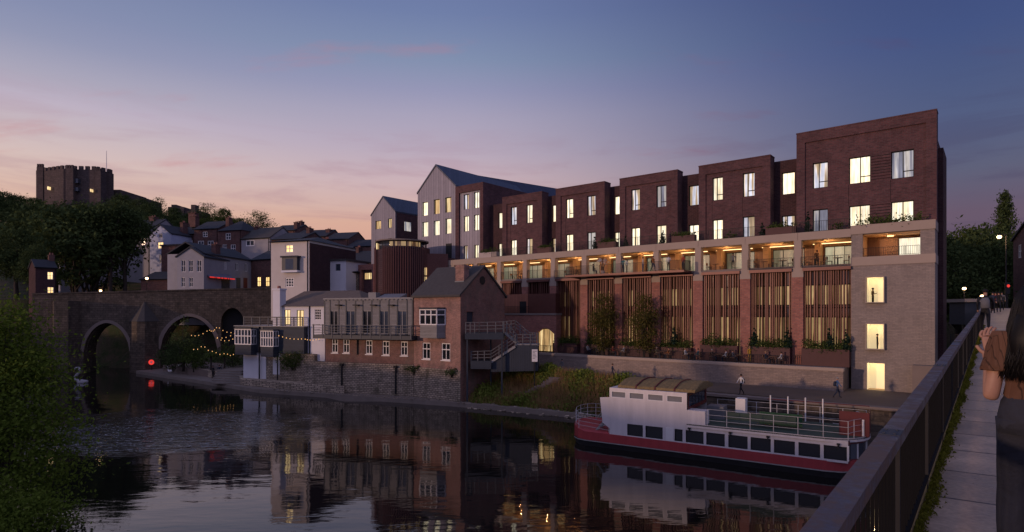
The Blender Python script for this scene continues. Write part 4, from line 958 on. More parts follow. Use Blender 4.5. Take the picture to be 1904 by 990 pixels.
cx0, cx1 = WH.x(512.5), WH.x(525.5); MB().box(cx0, cx1, -.5, .6, 0, WH.z(518, 540)).box(cx0-.08, cx1+.08, -.58, .68, WH.z(518, 540), WH.z(518, 537)).build('chimney', M['render_white'], wh)
MB().tube(((cx0+cx1)/2, 0, WH.z(518, 537)), ((cx0+cx1)/2, 0, WH.z(518, 532)), .25, .2, 8).build('chimney_pot', M['pier_brick'], wh)
mb = MB(); mb.tube((WH.x(576), -.08, 1), (WH.x(576), -.08, wz), .08); mb.build('drainpipe', M['dark_metal'], wh)

# dark house with two white-framed bays and a roof deck
BB = fr2(437, 82, 514, 79)
bb = thing('bay_house', 'dark navy clad riverside house with two white window bays and a railed roof deck', 'house', BB)
rt = BB.z(480, 608)
zb0 = BB.z(480, 657); zbm0 = BB.z(455, 641)
bL = BB.x(565, 1)
MB().box(BB.x(437, 1), bL, 1.0, 6.5, zb0, rt).build('clad_wall', M['clad_navy'], bb)
MB().box(BB.x(470, .9), BB.x(489, .9), .94, 1.0, zb0+.05, rt-.05).build('centre_panel', M['trim_navy'], bb)
for l, r_, tp, bt, sd in ((437, 463, 612, 641, 472), (485, 504, 615, 645, 514)):
    x0, x1 = BB.x(l), BB.x(r_); z0, z1 = BB.z((l+r_)/2, bt), BB.z((l+r_)/2, tp); zl = BB.z((l+r_)/2, bt+19)
    MB().box(x0, x1+.35, 0, .99, zl, z0).build('bay_skirt', M['clad_navy'], bb)
    MB().box(x0, x1+.35, .3, .98, z0, z1).build('bay_box', M['trim_navy'], bb)
    p = MB().quad((x0, .06, z0), (x1, .06, z0), (x1, .06, z1), (x0, .06, z1)).quad((x1+.33, .06, z0), (x1+.33, .9, z0), (x1+.33, .9, z1), (x1+.33, .06, z1)).build('window', M['glass_sky'], bb)
    g = MB(); n = 5
    for k in range(n+1): x = x0+(x1+.35-x0)*k/n; g.box(x-.06, x+.06, -.02, .08, z0, z1)
    for k in range(3): y = .08+.42*k; g.box(x1+.3, x1+.38, y-.05, y+.05, z0, z1)
    for zz in (z0+.06, z0+(z1-z0)*.55, z1-.08): g.box(x0-.06, x1+.38, -.03, .05, zz-.06, zz+.06); g.box(x1+.31, x1+.375, .05, .95, zz-.06, zz+.06)
    g.build('frame', M['white_paint'], p)
    MB().box(x0-.1, x1+.45, -.12, .98, z1, z1+.14).build('bay_roof', M['trim_navy'], bb)
MB().box(BB.x(435, .9), bL+.1, .85, 6.6, rt, rt+.12).build('roof_deck', M['timber_grey'], bb)
mb = MB(); xl, xr = BB.x(454, 1.2), BB.x(563, 1.2)
for k in range(8): x = xl+(xr-xl)*k/7; mb.box(x-.06, x+.06, 1.1, 1.22, rt+.1, rt+1.3)
for k in range(5): mb.box(xl, xr, 1.14, 1.18, rt+.3+k*.24-.025, rt+.3+k*.24+.025)
mb.box(xl-.05, xr+.05, 1.05, 1.25, rt+1.3, rt+1.36); mb.build('deck_railing', M['rail_dark'], bb)
MB().box(BB.x(453, 1.2), BB.x(495, 1.2), 1.15, 4, -3, zb0).build('white_base', M['render_white'], bb)
MB().box(BB.x(495, 1.2), bL+1.6, 1.2, 4, -3, zb0).build('stone_base', M['rubble'], bb)
mb = MB(); mb.tube((BB.x(482, .85), .85, -1), (BB.x(482, .85), .85, rt), .09); mb.tube((BB.x(516, .9), .9, -1.5), (BB.x(516, .9), .9, zb0), .08); mb.build('drainpipe', M['dark_metal'], bb)
mb = MB(); a, b = BB.w(BB.x(519, .6), .6), BB.w(BB.x(600, .6), .6)
# stone ledge in front and garden steps
poly_slab('ledge', [tuple(BB.w(BB.x(447, .2), .2)[:2]), tuple(BB.w(BB.x(540, -1), -1)[:2]), tuple(GC.w(GC.x(640, -.6), -.6)[:2]), tuple(GC.w(GC.x(640, .2), .2)[:2]), tuple(BB.w(BB.x(540, 2), 2)[:2]), tuple(BB.w(BB.x(445, 3), 3)[:2])], -2.4, -.7, M['rubble'], 'low rubble ledge at the foot of the navy bay house', 'ledge', kind=None)
sp = thing('garden_steps', 'broad stone steps rising from the landing to the beer garden', 'steps')
mb = MB()
for k in range(6):
    a = gnd(392+2*k, 714-4.6*k, SL+.22*k); b = gnd(449, 712-4.6*k+4, SL+.22*k); 
    mb.prism([(a.x, a.y), (b.x, b.y), (b.x, b.y+9), (a.x, a.y+9)], SL+.22*k-.0+.002*k, SL+.22*(k+1), 'z')
mb.build('treads', M['slab'], sp)
gw = MB(); a = gnd(310, 693, SL); b = gnd(398, 706, SL); gw.prism([(a.x, a.y+2), (b.x, b.y+1), (b.x, b.y+1.6), (a.x, a.y+2.6)], SL-.5, SL+1.1, 'z'); tag(gw.build('garden_wall', M['rubble']), 'low stone garden wall between the landing and the beer garden', 'wall')
poly_slab('beer_garden', [(a.x-2, a.y+2.3), (b.x, b.y+1.3), (b.x+9, b.y+4), (b.x+8, b.y+14), (a.x+4, a.y+13)], -3, SL+1.05, M['paving'])

# black external stair and balcony beside the cottage
SB = fr2(866, 66.8, 1000, 66.0)
es = thing('timber_stair', 'black timber outside stair and landings with grey handrails beside the cottage gable', 'staircase', SB)
sx = lambda px, o=0: SB.x(px, o); sz = lambda px, py, o=0: SB.z(px, py, o)
mb = MB().prism([(sx(913), sz(913, 692)), (sx(1000), sz(1000, 690)), (sx(1000), sz(1000, 642)), (sx(962), sz(962, 642)), (sx(913), sz(913, 672))], .0, 2.6); mb.build('boarded_base', M['boards_navy'], es)
MB().box(sx(866), sx(937), -.6, 2.2, sz(900, 631), sz(900, 618.5)).build('upper_landing', M['trim_navy'], es)
MB().box(sx(957), sx(1001), .02, 2.7, sz(980, 643.5), sz(980, 640.5)).build('middle_landing', M['timber_grey'], es)
MB().box(sx(876), sx(914), -.4, 2.4, sz(895, 686), sz(895, 671)).build('lower_landing', M['trim_navy'], es)
def hand(mb, pts, y, h, rows=3, w=.07, n=3):
    for (p, q) in zip(pts, pts[1:]):
        a = Vector((sx(p[0], y), y, sz(p[0], p[1], y))); b = Vector((sx(q[0], y), y, sz(q[0], q[1], y)))
        for k in range(1, rows+1): mb.bar(a+Vector((0, 0, h*k/rows)), b+Vector((0, 0, h*k/rows)), w*.7, w)
        for k in range(n+1): c = a.lerp(b, k/n); mb.box(c.x-w*.7, c.x+w*.7, c.y-w*.7, c.y+w*.7, c.z-.1, c.z+h+.02)
mb = MB()
hand(mb, [(866, 619), (891, 619), (937, 618)], -.6, 1.15, 3)
hand(mb, [(935, 616), (958, 614), (985, 637), (1000, 637)], 1.8, 1.1, 3)
hand(mb, [(942, 617), (961, 641)], .9, 1.1, 2); hand(mb, [(958, 641), (1000, 640)], .0, 1.1, 3)
hand(mb, [(958, 641), (913, 671), (876, 672)], -.1, 1.1, 3)
mb.build('handrail', M['rail_dark'], es)
mb = MB()
for (p, q, y0, y1) in (((937, 618), (962, 640), .9, 1.9), ((958, 643), (913, 672), -.1, 1.0)):
    for k in range(9):
        f_ = (k+.5)/9; px, py = p[0]+(q[0]-p[0])*f_, p[1]+(q[1]-p[1])*f_; x, z = sx(px), sz(px, py); mb.box(x-.2, x+.2, y0, y1, z-.06, z)
    mb.bar((sx(*p[:1]), y0, sz(*p)-.1), (sx(*q[:1]), y0, sz(*q)-.1), .06, .25)
mb.build('treads', M['timber_grey'], es)
mb = MB()
for px in (870, 934): mb.box(sx(px)-.09, sx(px)+.09, -.5, -.3, -2.2, sz(px, 630))
mb.box(sx(908)-.09, sx(908)+.09, 2, 2.2, -2.2, sz(908, 630)); mb.build('posts', M['trim_navy'], es)
nb = thing('notice_board', 'small white notice board on a post at the foot of the black stair', 'notice board', SB)
MB().box(sx(989, -.2), sx(999.5, -.2), -.25, -.2, sz(994, 673, -.2), sz(994, 650, -.2)).build('panel', M['white_paint'], nb)
mb = MB(); 
for k in range(6): mb.box(sx(990.5, -.2), sx(998-(k*7 % 4), -.2), -.258, -.252, sz(994, 654+k*2.6, -.2), sz(994, 653+k*2.6, -.2))
mb.build('print', M['louvre'], nb); MB().box(sx(994)-.06, sx(994)+.06, -.2, -.1, -2, sz(994, 672)).build('post', M['dark_metal'], nb)

# ---------------------------------------------------------------- trees
def leaf_mesh(name, pts, size, mt, flat=.0, seed=1, drop=0.):
    """one small bent leaf-spray (two triangles) per point"""
    r = np.random.default_rng(seed); n = len(pts)
    a = r.normal(size=(n, 3)); a[:, 2] *= (1-flat); a /= np.linalg.norm(a, axis=1)[:, None]
    b = r.normal(size=(n, 3)); b -= a*(a*b).sum(1)[:, None]; b /= np.linalg.norm(b, axis=1)[:, None]
    if drop: b[:, 2] -= drop; b /= np.linalg.norm(b, axis=1)[:, None]
    s = size*r.uniform(.55, 1.35, (n, 1)); L = s*(1+drop)
    v = np.stack([pts-b*L, pts+a*s*.55-b*L*.1, pts+b*L, pts-a*s*.55+b*L*.15], 1).reshape(-1, 3)
    me = bpy.data.meshes.new(name); me.vertices.add(4*n); me.vertices.foreach_set('co', v.astype(np.float32).ravel())
    me.loops.add(4*n); me.loops.foreach_set('vertex_index', np.arange(4*n)); me.polygons.add(n)
    me.polygons.foreach_set('loop_start', np.arange(n)*4); me.update(calc_edges=True); me.materials.append(mt); return me
def crown_pts(lobes, n, seed, shell=.55, clump=26, spread=.16):
    """lobes: (x,y,z,rx,ry,rz). Leaves gather in clumps nearer each lobe's outside, leaving gaps"""
    r = np.random.default_rng(seed); vol = np.array([l[3]*l[4]*l[5] for l in lobes])**.7; vol /= vol.sum(); out = []
    nc = max(1, n//clump)
    for l, w in zip(lobes, vol):
        k = max(3, int(nc*w)); d = r.normal(size=(k, 3)); d /= np.linalg.norm(d, axis=1)[:, None]
        rad = r.uniform(shell, 1.08, (k, 1))**.8; c = d*rad*np.array(l[3:6])+np.array(l[:3])
        sp = spread*(l[3]+l[4]+l[5])/3*r.uniform(.6, 1.5, (k, 1, 1))
        out.append((c[:, None, :]+r.normal(size=(k, clump, 3))*sp*np.array([1, 1, .7])).reshape(-1, 3))
    return np.concatenate(out)
def trunk_mesh(mb, h, r, lobes, seed, forks=7, lean=0., split=.35):
    q = random.Random(seed); base = [(0, 0, -.6)]
    pts = [(lean*h*(k/6)**2+q.uniform(-.02, .02)*h*.4, q.uniform(-.02, .02)*h*.4, h*k/6) for k in range(7)]
    mb.path([(0, 0, -.8)]+pts, [r*1.3]+[r*(1-.8*k/6) for k in range(7)], 7)
    for k in range(forks):
        l = lobes[k % len(lobes)]; s = q.uniform(split, .8); i = s*6; a = Vector(pts[int(i)])
        e = Vector((l[0]+q.uniform(-.6, .6)*l[3], l[1]+q.uniform(-.6, .6)*l[4], l[2]+q.uniform(-.2, .6)*l[5])); m_ = a.lerp(e, .5)+Vector((q.uniform(-.3, .3), q.uniform(-.3, .3), .08*h))
        mb.path([a, m_, e], [r*.45*(1-s*.5), r*.28, r*.08], 5)
        for _ in range(2):
            e2 = e.lerp(m_, .5)+Vector((q.uniform(-1, 1)*l[3]*.6, q.uniform(-1, 1)*l[4]*.6, q.uniform(.1, .6)*l[5])); mb.path([m_.lerp(e, .4), e2], [r*.16, r*.05], 4)
TREES = {}
def tree_kind(key, name, lobes, n, size, leaf, h, r, seed, forks=8, **kw):
    """unit tree about 10 m tall; copies are scaled"""
    lm = leaf_mesh('crown', crown_pts(lobes, n, seed, **kw), size, M[leaf], seed=seed)
    tb = MB(); trunk_mesh(tb, h, r, lobes, seed, forks); tm = bpy.data.meshes.new('trunk'); tm.from_pydata(tb.v, [], tb.f); tm.polygons.foreach_set('use_smooth', [True]*len(tb.f)); tm.materials.append(M['bark'])
    TREES[key] = (name, lm, tm)
broad = [(0, 0, 6.6, 3, 3, 2.6), (-1.9, .6, 5.2, 2.2, 2.2, 1.8), (2.0, -.4, 5.4, 2.2, 2.2, 1.8), (.3, 1.5, 5.2, 2.4, 2, 1.9), (-.4, -1.7, 5.0, 2.3, 2, 1.8), (.5, .3, 8.3, 1.8, 1.8, 1.5)]
tall = [(0, 0, 8.2, 2.0, 2.0, 1.7), (-1.1, .5, 7.4, 1.6, 1.6, 1.2), (1.2, -.3, 7.5, 1.6, 1.6, 1.3), (.2, -1.0, 7.0, 1.5, 1.4, 1.0), (.3, .8, 8.9, 1.3, 1.3, 1.0), (.9, -.6, 5.4, 1.0, 1.0, .7), (-1.2, .3, 5.6, .9, .9, .6)]
tree_kind('dark_a', 'hillside_tree', broad, 13000, .14, 'leaf_dark', 6.5, .32, 3)
tree_kind('dark_b', 'hillside_tree', [(x*1.1, -y, z*.95+.3*math.sin(x), a, b, c) for x, y, z, a, b, c in broad], 13000, .145, 'leaf_dark', 6.2, .34, 5)
tree_kind('mid_a', 'hillside_tree', [(-x, y*1.2, z+.2*math.cos(y*2), a*.92, b, c) for x, y, z, a, b, c in broad], 12000, .14, 'leaf_mid', 6.5, .3, 8)
tree_kind('tall_a', 'tall_tree', tall, 6500, .12, 'leaf_dark', 7.5, .22, 11, forks=12, spread=.2)
tree_kind('tall_b', 'tall_tree', [(-x*1.2, y, z+.2, a, b, c) for x, y, z, a, b, c in tall], 6000, .12, 'leaf_dark', 7.5, .2, 13, forks=12, spread=.22)
tree_kind('open', 'open_tree', [(x*1.05, y, z, a*.9, b*.9, c*.85) for x, y, z, a, b, c in broad], 5200, .12, 'leaf_mid', 7.2, .24, 17, forks=14, clump=14, spread=.2)
tree_kind('poplar', 'poplar_tree', [(0, 0, 2.0+k*.95, 1.35-.13*abs(k-2.2), 1.35-.13*abs(k-2.2), 1.0) for k in range(8)]+[(.2, .1, 9.0, .4, .4, .9)], 14000, .11, 'leaf_dark', 9.2, .2, 19, forks=10, spread=.24, shell=.1)
def tree(kind, x, y, h, wide=1., rz=0., label='', group=None, z=None):
    name, lm, tm = TREES[kind]
    o = thing(name, label, 'tree', loc=(x, y, gz(x, y)-.1 if z is None else z), rz=rz, group=group); s = h/10.; o.scale = (s*wide, s*wide, s)
    link('crown', lm, o); link('trunk', tm, o); return o
def tree_px(kind, px, ytop, d, wide, label, group=None):
    x = (px-CX)/F*d; z0 = gz(x, d); zt = CZ+(HY-ytop)*d/F; tree(kind, x, d, max(3, zt-z0), wide, random.uniform(0, 6.28), label, group, z0-.1)
GH = 'trees on the wooded castle slope'
for kind, px, yt, d, w, lb in [
    ('mid_a', -22, 346, 238, 1.2, 'tree cut by the left edge of the photograph on the ridge'), ('mid_a', 34, 362, 246, 1.2, 'round-topped tree on the ridge left of the castle'), ('open', 72, 372, 244, 1.2, 'thin tree at the left foot of the keep'),
    ('dark_b', 5, 350, 236, 1.2, 'big dark tree at the left edge of the castle slope'), ('mid_a', 60, 366, 240, 1.1, 'round tree just left below the castle keep'),
    ('open', 118, 373, 232, 1.3, 'thin tree in front of the keep wall, left half'), ('dark_a', 228, 360, 244, 1.1, 'tree hiding the right foot of the castle wall'),
    ('dark_b', 258, 366, 236, 1.1, 'second tree right of the castle wall'), ('open', 292, 364, 240, 1.0, 'open-crowned tree against the sky right of the castle'),
    ('dark_a', 322, 384, 226, 1.1, 'low dark tree below the castle outbuilding'), ('dark_b', 352, 392, 220, 1.0, 'dark tree below the turret chimney on the ridge'),
    ('open', 386, 375, 226, 1.25, 'broad open-crowned ridge tree with sky showing through'), ('mid_a', 414, 386, 222, 1.0, 'ridge tree between the two open-crowned ones'),
    ('open', 478, 387, 206, 1.2, 'rightmost open-crowned tree on the ridge above the brick houses'), ('mid_a', 446, 404, 206, 1.1, 'low bushy ridge tree above the hip-roofed brick house'),
    ('dark_a', -15, 356, 222, 1.3, 'dark tree cut by the left edge below the ridge'), ('dark_b', 40, 372, 224, 1.3, 'dark tree below the round-topped ridge tree'), ('mid_a', 92, 379, 226, 1.2, 'bushy tree hiding the left foot of the keep'), ('dark_a', 142, 378, 222, 1.2, 'dark tree hiding the foot of the keep wall, middle'), ('dark_b', 186, 374, 226, 1.2, 'dark tree hiding the foot of the keep wall, right'), ('dark_a', 274, 376, 214, 1.2, 'dark tree filling the slope above the pale terrace house'), ('dark_b', 336, 402, 206, 1.1, 'dark tree behind the brown house chimneys'), ('mid_a', 372, 404, 204, 1.1, 'low tree behind the red brick terrace'),
    ('dark_a', 0, 392, 196, 1.2, 'dark tree on the left margin below the ridge'), ('dark_b', 50, 388, 190, 1.2, 'wide dark tree below the round tree'),
    ('dark_a', 100, 384, 192, 1.2, 'wide dark tree below the keep, left'), ('mid_a', 150, 380, 190, 1.2, 'wide mid-green tree directly below the keep'),
    ('dark_b', 205, 384, 188, 1.2, 'wide dark tree below the keep, right'), ('dark_a', 250, 386, 184, 1.1, 'dark tree above the slate roof of the pale house'),
    ('dark_b', 290, 396, 180, 1.0, 'dark tree rising behind the white gable house')]:
    tree_px(kind, px, yt, d, w, lb, GH)
GT = 'tall bare-stemmed trees above the old bridge'
for kind, px, yt, d, w, lb in [
    ('tall_a', 104, 396, 136, 1.1, 'leftmost tall tree above the old bridge'), ('tall_b', 140, 384, 134, 1.1, 'tall tree left of the forked trunk above the old bridge'),
    ('tall_a', 170, 380, 137, 1.0, 'tall slim tree with two stems beside the pale wall'), ('tall_b', 205, 376, 135, 1.2, 'tallest tree above the old bridge parapet'),
    ('tall_a', 232, 390, 138, 1.1, 'tall tree nearest the pale grey house'), ('dark_a', 30, 420, 122, 1.0, 'dense dark tree at the far bank by the left margin'),
    ('dark_b', 66, 448, 119, .7, 'dense dark tree just left of the lit window house')]:
    tree_px(kind, px, yt, d, w, lb, GT)
# near bank, left: a pale green willow-like tree and bushes over the water
def bush(name, label, x, y, z, lobes, n, size, leaf, seed, group=None, stems=5, cat='bush', drop=0., **kw):
    o = thing(name, label, cat, loc=(x, y, z), group=group)
    link('foliage', leaf_mesh('foliage', crown_pts(lobes, n, seed, **kw), size, M[leaf], seed=seed, drop=drop), o)
    mb = MB(); q = random.Random(seed); hz = max(l[2] for l in lobes)
    for k in range(stems):
        l = lobes[k % len(lobes)]; mb.path([(q.uniform(-.2, .2), q.uniform(-.2, .2), -.5), (l[0]*.4, l[1]*.4, l[2]*.5), (l[0]+q.uniform(-.3, .3)*l[3], l[1], l[2]+.3*l[5])], [.035+.012*hz, .03+.006*hz, .012], 5)
    mb.build('stems', M['bark'], o, True); return o
bush('riverside_tree', 'pale green leafy tree overhanging the river at the left margin', -28.4, 32, gz(-28.4, 32)-.3,
     [(0, 0, 8.2, 3.2, 3, 2.6), (2.3, -.4, 6.6, 2.4, 2.4, 2.0), (-1.5, .4, 5.5, 2.6, 2.4, 2.2), (3.0, 0, 4.2, 2.1, 2.2, 1.6), (1.2, .8, 10.2, 1.9, 2, 1.6), (-1.2, -1, 10.8, 2, 1.8, 1.7), (1., -1.2, 2.4, 2.4, 2, 1.5), (.7, .2, 12.2, 1.7, 1.6, 1.4), (2.0, .3, 9.2, 1.6, 1.5, 1.4), (-2.4, .4, 12.6, 1.8, 1.5, 1.6)], 30000, .105, 'leaf_light', 31, stems=22, cat='tree', spread=.34, clump=10, shell=.15)
bush('riverside_bush', 'leafy bush trailing into the river below the pale green tree', -23.4, 27.5, gz(-23.4, 27.5)-.2,
     [(0, 0, 2.0, 2.3, 2, 1.6), (1.3, -.8, 1.1, 1.8, 1.7, 1.0), (-1.8, .5, 3.0, 2.2, 2, 1.6), (.8, .8, 2.9, 1.5, 1.4, 1.1)], 13000, .085, 'leaf_light', 33, stems=9, spread=.24, clump=18, shell=.3)
bush('riverside_bush', 'darker low bush at the bottom left corner of the river', -19.6, 21.5, gz(-19.6, 21.5)-.2,
     [(0, 0, 1.3, 2.0, 1.8, 1.2), (-1.3, .6, 2.0, 1.8, 1.6, 1.3), (.5, -.9, .6, 1.5, 1.3, .8)], 9000, .075, 'leaf_mid', 35, stems=8, spread=.24, clump=18, shell=.3)
# far right beyond the footbridge
GR = 'trees beyond the far end of the footbridge'
for kind, px, yt, d, w, lb in [
    ('dark_a', 1752, 432, 86, .9, 'dark tree touching the hotel corner beyond the footbridge'), ('dark_b', 1782, 426, 98, .9, 'second dark tree right of the hotel corner'),
    ('mid_a', 1808, 418, 104, .9, 'rounded tree in the middle of the far clump'), ('dark_a', 1838, 412, 100, .9, 'dark tree left of the poplar'),
    ('dark_b', 1862, 428, 96, .9, 'dark tree in front of the poplar'), ('open', 1902, 416, 104, 1.0, 'thin tree behind the brick gable at the right margin')]:
    tree_px(kind, px, yt, d, w, lb, GR)
tree_px('poplar', 1868, 349, 112, .68, 'tall pointed poplar rising above the far clump', None)
TB = [(0, 0, 1.5, 1.3, 1.3, .9), (0, 0, 3.2, 1.7, 1.6, 1.3), (.4, .2, 4.8, 1.5, 1.4, 1.2), (-.5, -.2, 4.4, 1.3, 1.3, 1.1), (0, 0, 6.3, 1.1, 1.1, 1.0)]
for px, lb, sd, s in ((1121, 'left of two young bronze-green trees on the dining terrace', 41, 1.0), (1198, 'right of two young bronze-green trees on the dining terrace', 43, .97)):
    x = H.x(px, -1.7); p = H.w(x, -1.7, 3.4)
    o = bush('terrace_tree', lb, p.x, p.y, p.z, [tuple(v*s for v in l) for l in TB], 5200, .10, 'leaf_olive', sd, 'young trees on the dining terrace', 9, 'tree', spread=.24, clump=16, shell=.25)

# ---------------------------------------------------------------- old arched bridge
OB = fr2(90, 101, 510, 112)
ob = thing('stone_arch_bridge', 'old dark stone bridge with pointed arches and a capped cutwater crossing the river', 'bridge', OB)
ox = lambda px, o=0: OB.x(px, o); oz = lambda px, py, o=0: OB.z(px, py, o)
zta, ztb = oz(100, 547), oz(500, 537); xa_, xb_ = ox(60), ox(512)
ztop_ = lambda x: zta+(ztb-zta)*(x-ox(100))/(ox(500)-ox(100))
arches = [(ox(155), ox(241), oz(200, 655), oz(200, 601)), (ox(298), ox(404), oz(345, 650), oz(345, 589)), (ox(411), ox(453), oz(432, 597), oz(432, 573))]
def soff(x):
    for a, b, s_, t_ in arches:
        if a < x < b: u = abs(2*(x-a)/(b-a)-1); return s_+(t_-s_)*(1-u**1.9)**.58
    return None
xs = sorted(set(np.linspace(xa_, xb_, 150).tolist()+[v for a in arches for v in (a[0], a[0]+1e-3, a[1]-1e-3, a[1])]+[v for a in arches for v in np.linspace(a[0]+1e-3, a[1]-1e-3, 28)]))
mb = MB(); T = 6.
bot = lambda x: -4.
for p, q in zip(xs, xs[1:]):
    m_ = (p+q)/2; sp_, sq = (soff(p), soff(q)) if soff(m_) is not None else (None, None)
    za, zc = (sp_ if sp_ is not None else bot(p)), (sq if sq is not None else bot(q))
    if soff(m_) is not None:
        if sp_ is None: za = zc if sq is not None and q-p < .01 else [a[2] for a in arches if a[0]-1e-6 <= p <= a[1]+1e-6][0]
        if sq is None: zc = [a[2] for a in arches if a[0]-1e-6 <= q <= a[1]+1e-6][0]
        mb.quad((p, 0, za), (p, T, za), (q, T, zc), (q, 0, zc))
    mb.quad((p, 0, za), (q, 0, zc), (q, 0, ztop_(q)), (p, 0, ztop_(p))); mb.quad((p, T, za), (p, T, ztop_(p)), (q, T, ztop_(q)), (q, T, zc))
for a, b, s_, t_ in arches:
    for x in (a, b): mb.quad((x, 0, -4), (x, T, -4), (x, T, s_), (x, 0, s_))
mb.build('stone_wall', M['ashlar'], ob)
for a, b, s_, t_ in arches[:2]:
    r_ = MB(); n = 26; u0 = None
    for k in range(n):
        p, q = a+(b-a)*k/n, a+(b-a)*(k+1)/n; e = .0005
        z0, z1 = soff(min(max(p, a+e), b-e)), soff(min(max(q, a+e), b-e)); c = (a+b)/2; g_ = .55
        P = [(p, z0), (q, z1), (q+(q-c)*.12, z1+g_*(1-.2*abs(q-c)/(b-a))), (p+(p-c)*.12, z0+g_*(1-.2*abs(p-c)/(b-a)))]
        r_.quad(*[(x, -.06, z) for x, z in P]); r_.quad((p, -.06, z0), (p, .3, z0), (q, .3, z1), (q, -.06, z1)); r_.quad((P[3][0], -.06, P[3][1]), (P[2][0], -.06, P[2][1]), (P[2][0], .01, P[2][1]), (P[3][0], .01, P[3][1]))
    r_.build('arch_ring', M['stone_dark'], ob)
    for k in range(3):
        rb = MB(); yy = 1.2+k*1.5
        for j in range(n):
            p, q = a+(b-a)*j/n, a+(b-a)*(j+1)/n; z0, z1 = soff(min(max(p, a+.0005), b-.0005)), soff(min(max(q, a+.0005), b-.0005))
            rb.quad((p, yy, z0-.28), (q, yy, z1-.28), (q, yy, z1), (p, yy, z0)); rb.quad((p, yy, z0-.28), (p, yy+.6, z0-.28), (q, yy+.6, z1-.28), (q, yy, z1-.28))
        rb.build('arch_rib', M['ashlar'], ob)
mb = MB(); l_, r_ = ox(241), ox(296); c_ = (l_+r_)/2; zc0 = oz(268, 598); zc1 = oz(268, 560)
mb.prism([(l_, 0.02), (c_-.6, -2.2), (c_+.6, -2.2), (r_, .02)], -4, zc0, 'z'); mb.build('cutwater', M['ashlar'], ob)
mb = MB(); i = 0; base = [(l_-.1, .02, zc0), (c_-.6, -2.35, zc0), (c_+.6, -2.35, zc0), (r_+.1, .02, zc0)]; ap = (c_, .02, zc1)
for a, b in zip(base, base[1:]): mb.quad(a, b, ap)
mb.quad(*base); mb.build('cutwater_cap', M['slate'], ob)
mb = MB(); l_, r_ = ox(98), ox(150); mb.prism([(l_, .02), (l_+1, -2.4), (r_-1, -2.4), (r_, .02)], -4, oz(125, 560), 'z'); mb.build('cutwater', M['ashlar'], ob)
mb = MB()
for p, q in zip(np.linspace(xa_, xb_, 30), np.linspace(xa_, xb_, 30)[1:]): mb.quad((p, -.15, ztop_(p)-.02), (q, -.15, ztop_(q)-.02), (q, -.15, ztop_(q)+.22), (p, -.15, ztop_(p)+.22)).quad((p, -.15, ztop_(p)+.22), (q, -.15, ztop_(q)+.22), (q, .5, ztop_(q)+.22), (p, .5, ztop_(p)+.22))
mb.build('coping', M['ashlar'], ob)
MB().prism([(xa_, zta-1.1), (xb_, ztb-1.1), (xb_, ztb-1.2), (xa_, zta-1.2)], .4, T).build('roadway', M['asphalt'], ob)
MB().box(ox(411), ox(455), 2, 2.4, 2, oz(432, 572)).build('blocked_arch', M['dark_metal'], ob)
lr_ = thing('life_ring', 'red life ring holder glowing on the foot of the bridge cutwater', 'life ring', loc=OB.w(ox(282, -2.3), -2.5, oz(282, 672)), rz=OB.rot)
mb = MB(); mb.path([(.33*math.cos(k*.5236), 0, .33*math.sin(k*.5236)) for k in range(13)], .13, 6); mb.build('ring', M['red_glow'], lr_, True)
MB().box(-.22, .22, .05, .12, -.2, .2).build('label_plate', M['white_paint'], lr_); MB().tube((0, .2, -3.5), (0, .2, -.6), .06).build('post', M['dark_metal'], lr_)

# ---------------------------------------------------------------- castle on its hill
cs = thing('castle_keep', 'battlemented stone castle keep on the wooded hilltop with two lit slits', 'castle')
plan = [(67, 266), (72, 262), (118, 256), (132, 257), (180, 258), (188, 259.5), (209, 264)]
PL = [((p-CX)/F*d, d) for p, d in plan]; zt_c = CZ+(HY-318)*260/F; zb_c = 44
full = PL+[((207-CX)/F*284, 284), ((72-CX)/F*284, 284)]
MB().prism(full, zb_c, zt_c, 'z').build('keep_wall', M['castle_stone'], cs)
mb = MB()
for (ax_, ay_), (bx_, by_) in zip(full, full[1:]+full[:1]):
    L_ = math.hypot(bx_-ax_, by_-ay_); n = max(1, round(L_/2.6)); ux, uy = (bx_-ax_)/L_, (by_-ay_)/L_
    for k in range(n):
        s = (k+.5)*L_/n; cx_, cy_ = ax_+ux*s, ay_+uy*s; w = L_/n*.3; nx_, ny_ = -uy*.5, ux*.5
        mb.prism([(cx_-ux*w-nx_*.1, cy_-uy*w-ny_*.1), (cx_+ux*w-nx_*.1, cy_+uy*w-ny_*.1), (cx_+ux*w+nx_*1.6, cy_+uy*w+ny_*1.6), (cx_-ux*w+nx_*1.6, cy_-uy*w+ny_*1.6)], zt_c+.002, zt_c+1.5, 'z')
mb.build('battlements', M['castle_stone'], cs)
for px, w, d, yt in ((76, 12, 261, 306), (131, 14, 255.5, 308), (184, 10, 257.5, 314), (205, 8, 262, 318)):
    x = (px-CX)/F*d; hwid = w/2*d/F; zt2 = CZ+(HY-yt)*d/F-1.2
    b = MB().box(x-hwid, x+hwid, d-.6, d+(.9 if px > 190 else 6), zb_c, zt2)
    for k in range(3): xx = x-hwid+(k+.15)*2*hwid/3; b.box(xx, xx+hwid*.42, d-.6, d+.3, zt2+.002, zt2+1.3)
    b.build('buttress_turret', M['castle_stone'], cs)
for px, y0, y1, m_, w in ((94, 348.5, 354, 'lit_warm', 1.7), (173, 353, 358, 'lit_warm', 1.7), (147, 334, 342, 'glass_sky', 6), (147, 350, 357, 'glass_sky', 6)):
    d = 257.3 if px > 120 else 258.8; a = at(px-w/2, d); b = at(px+w/2, d); z0, z1_ = CZ+(HY-y1)*d/F, CZ+(HY-y0)*d/F
    d2 = d-1.6; MB().box(a.x, b.x, d2, d2+1.5, z0, z1_).build('window', M[m_], cs)
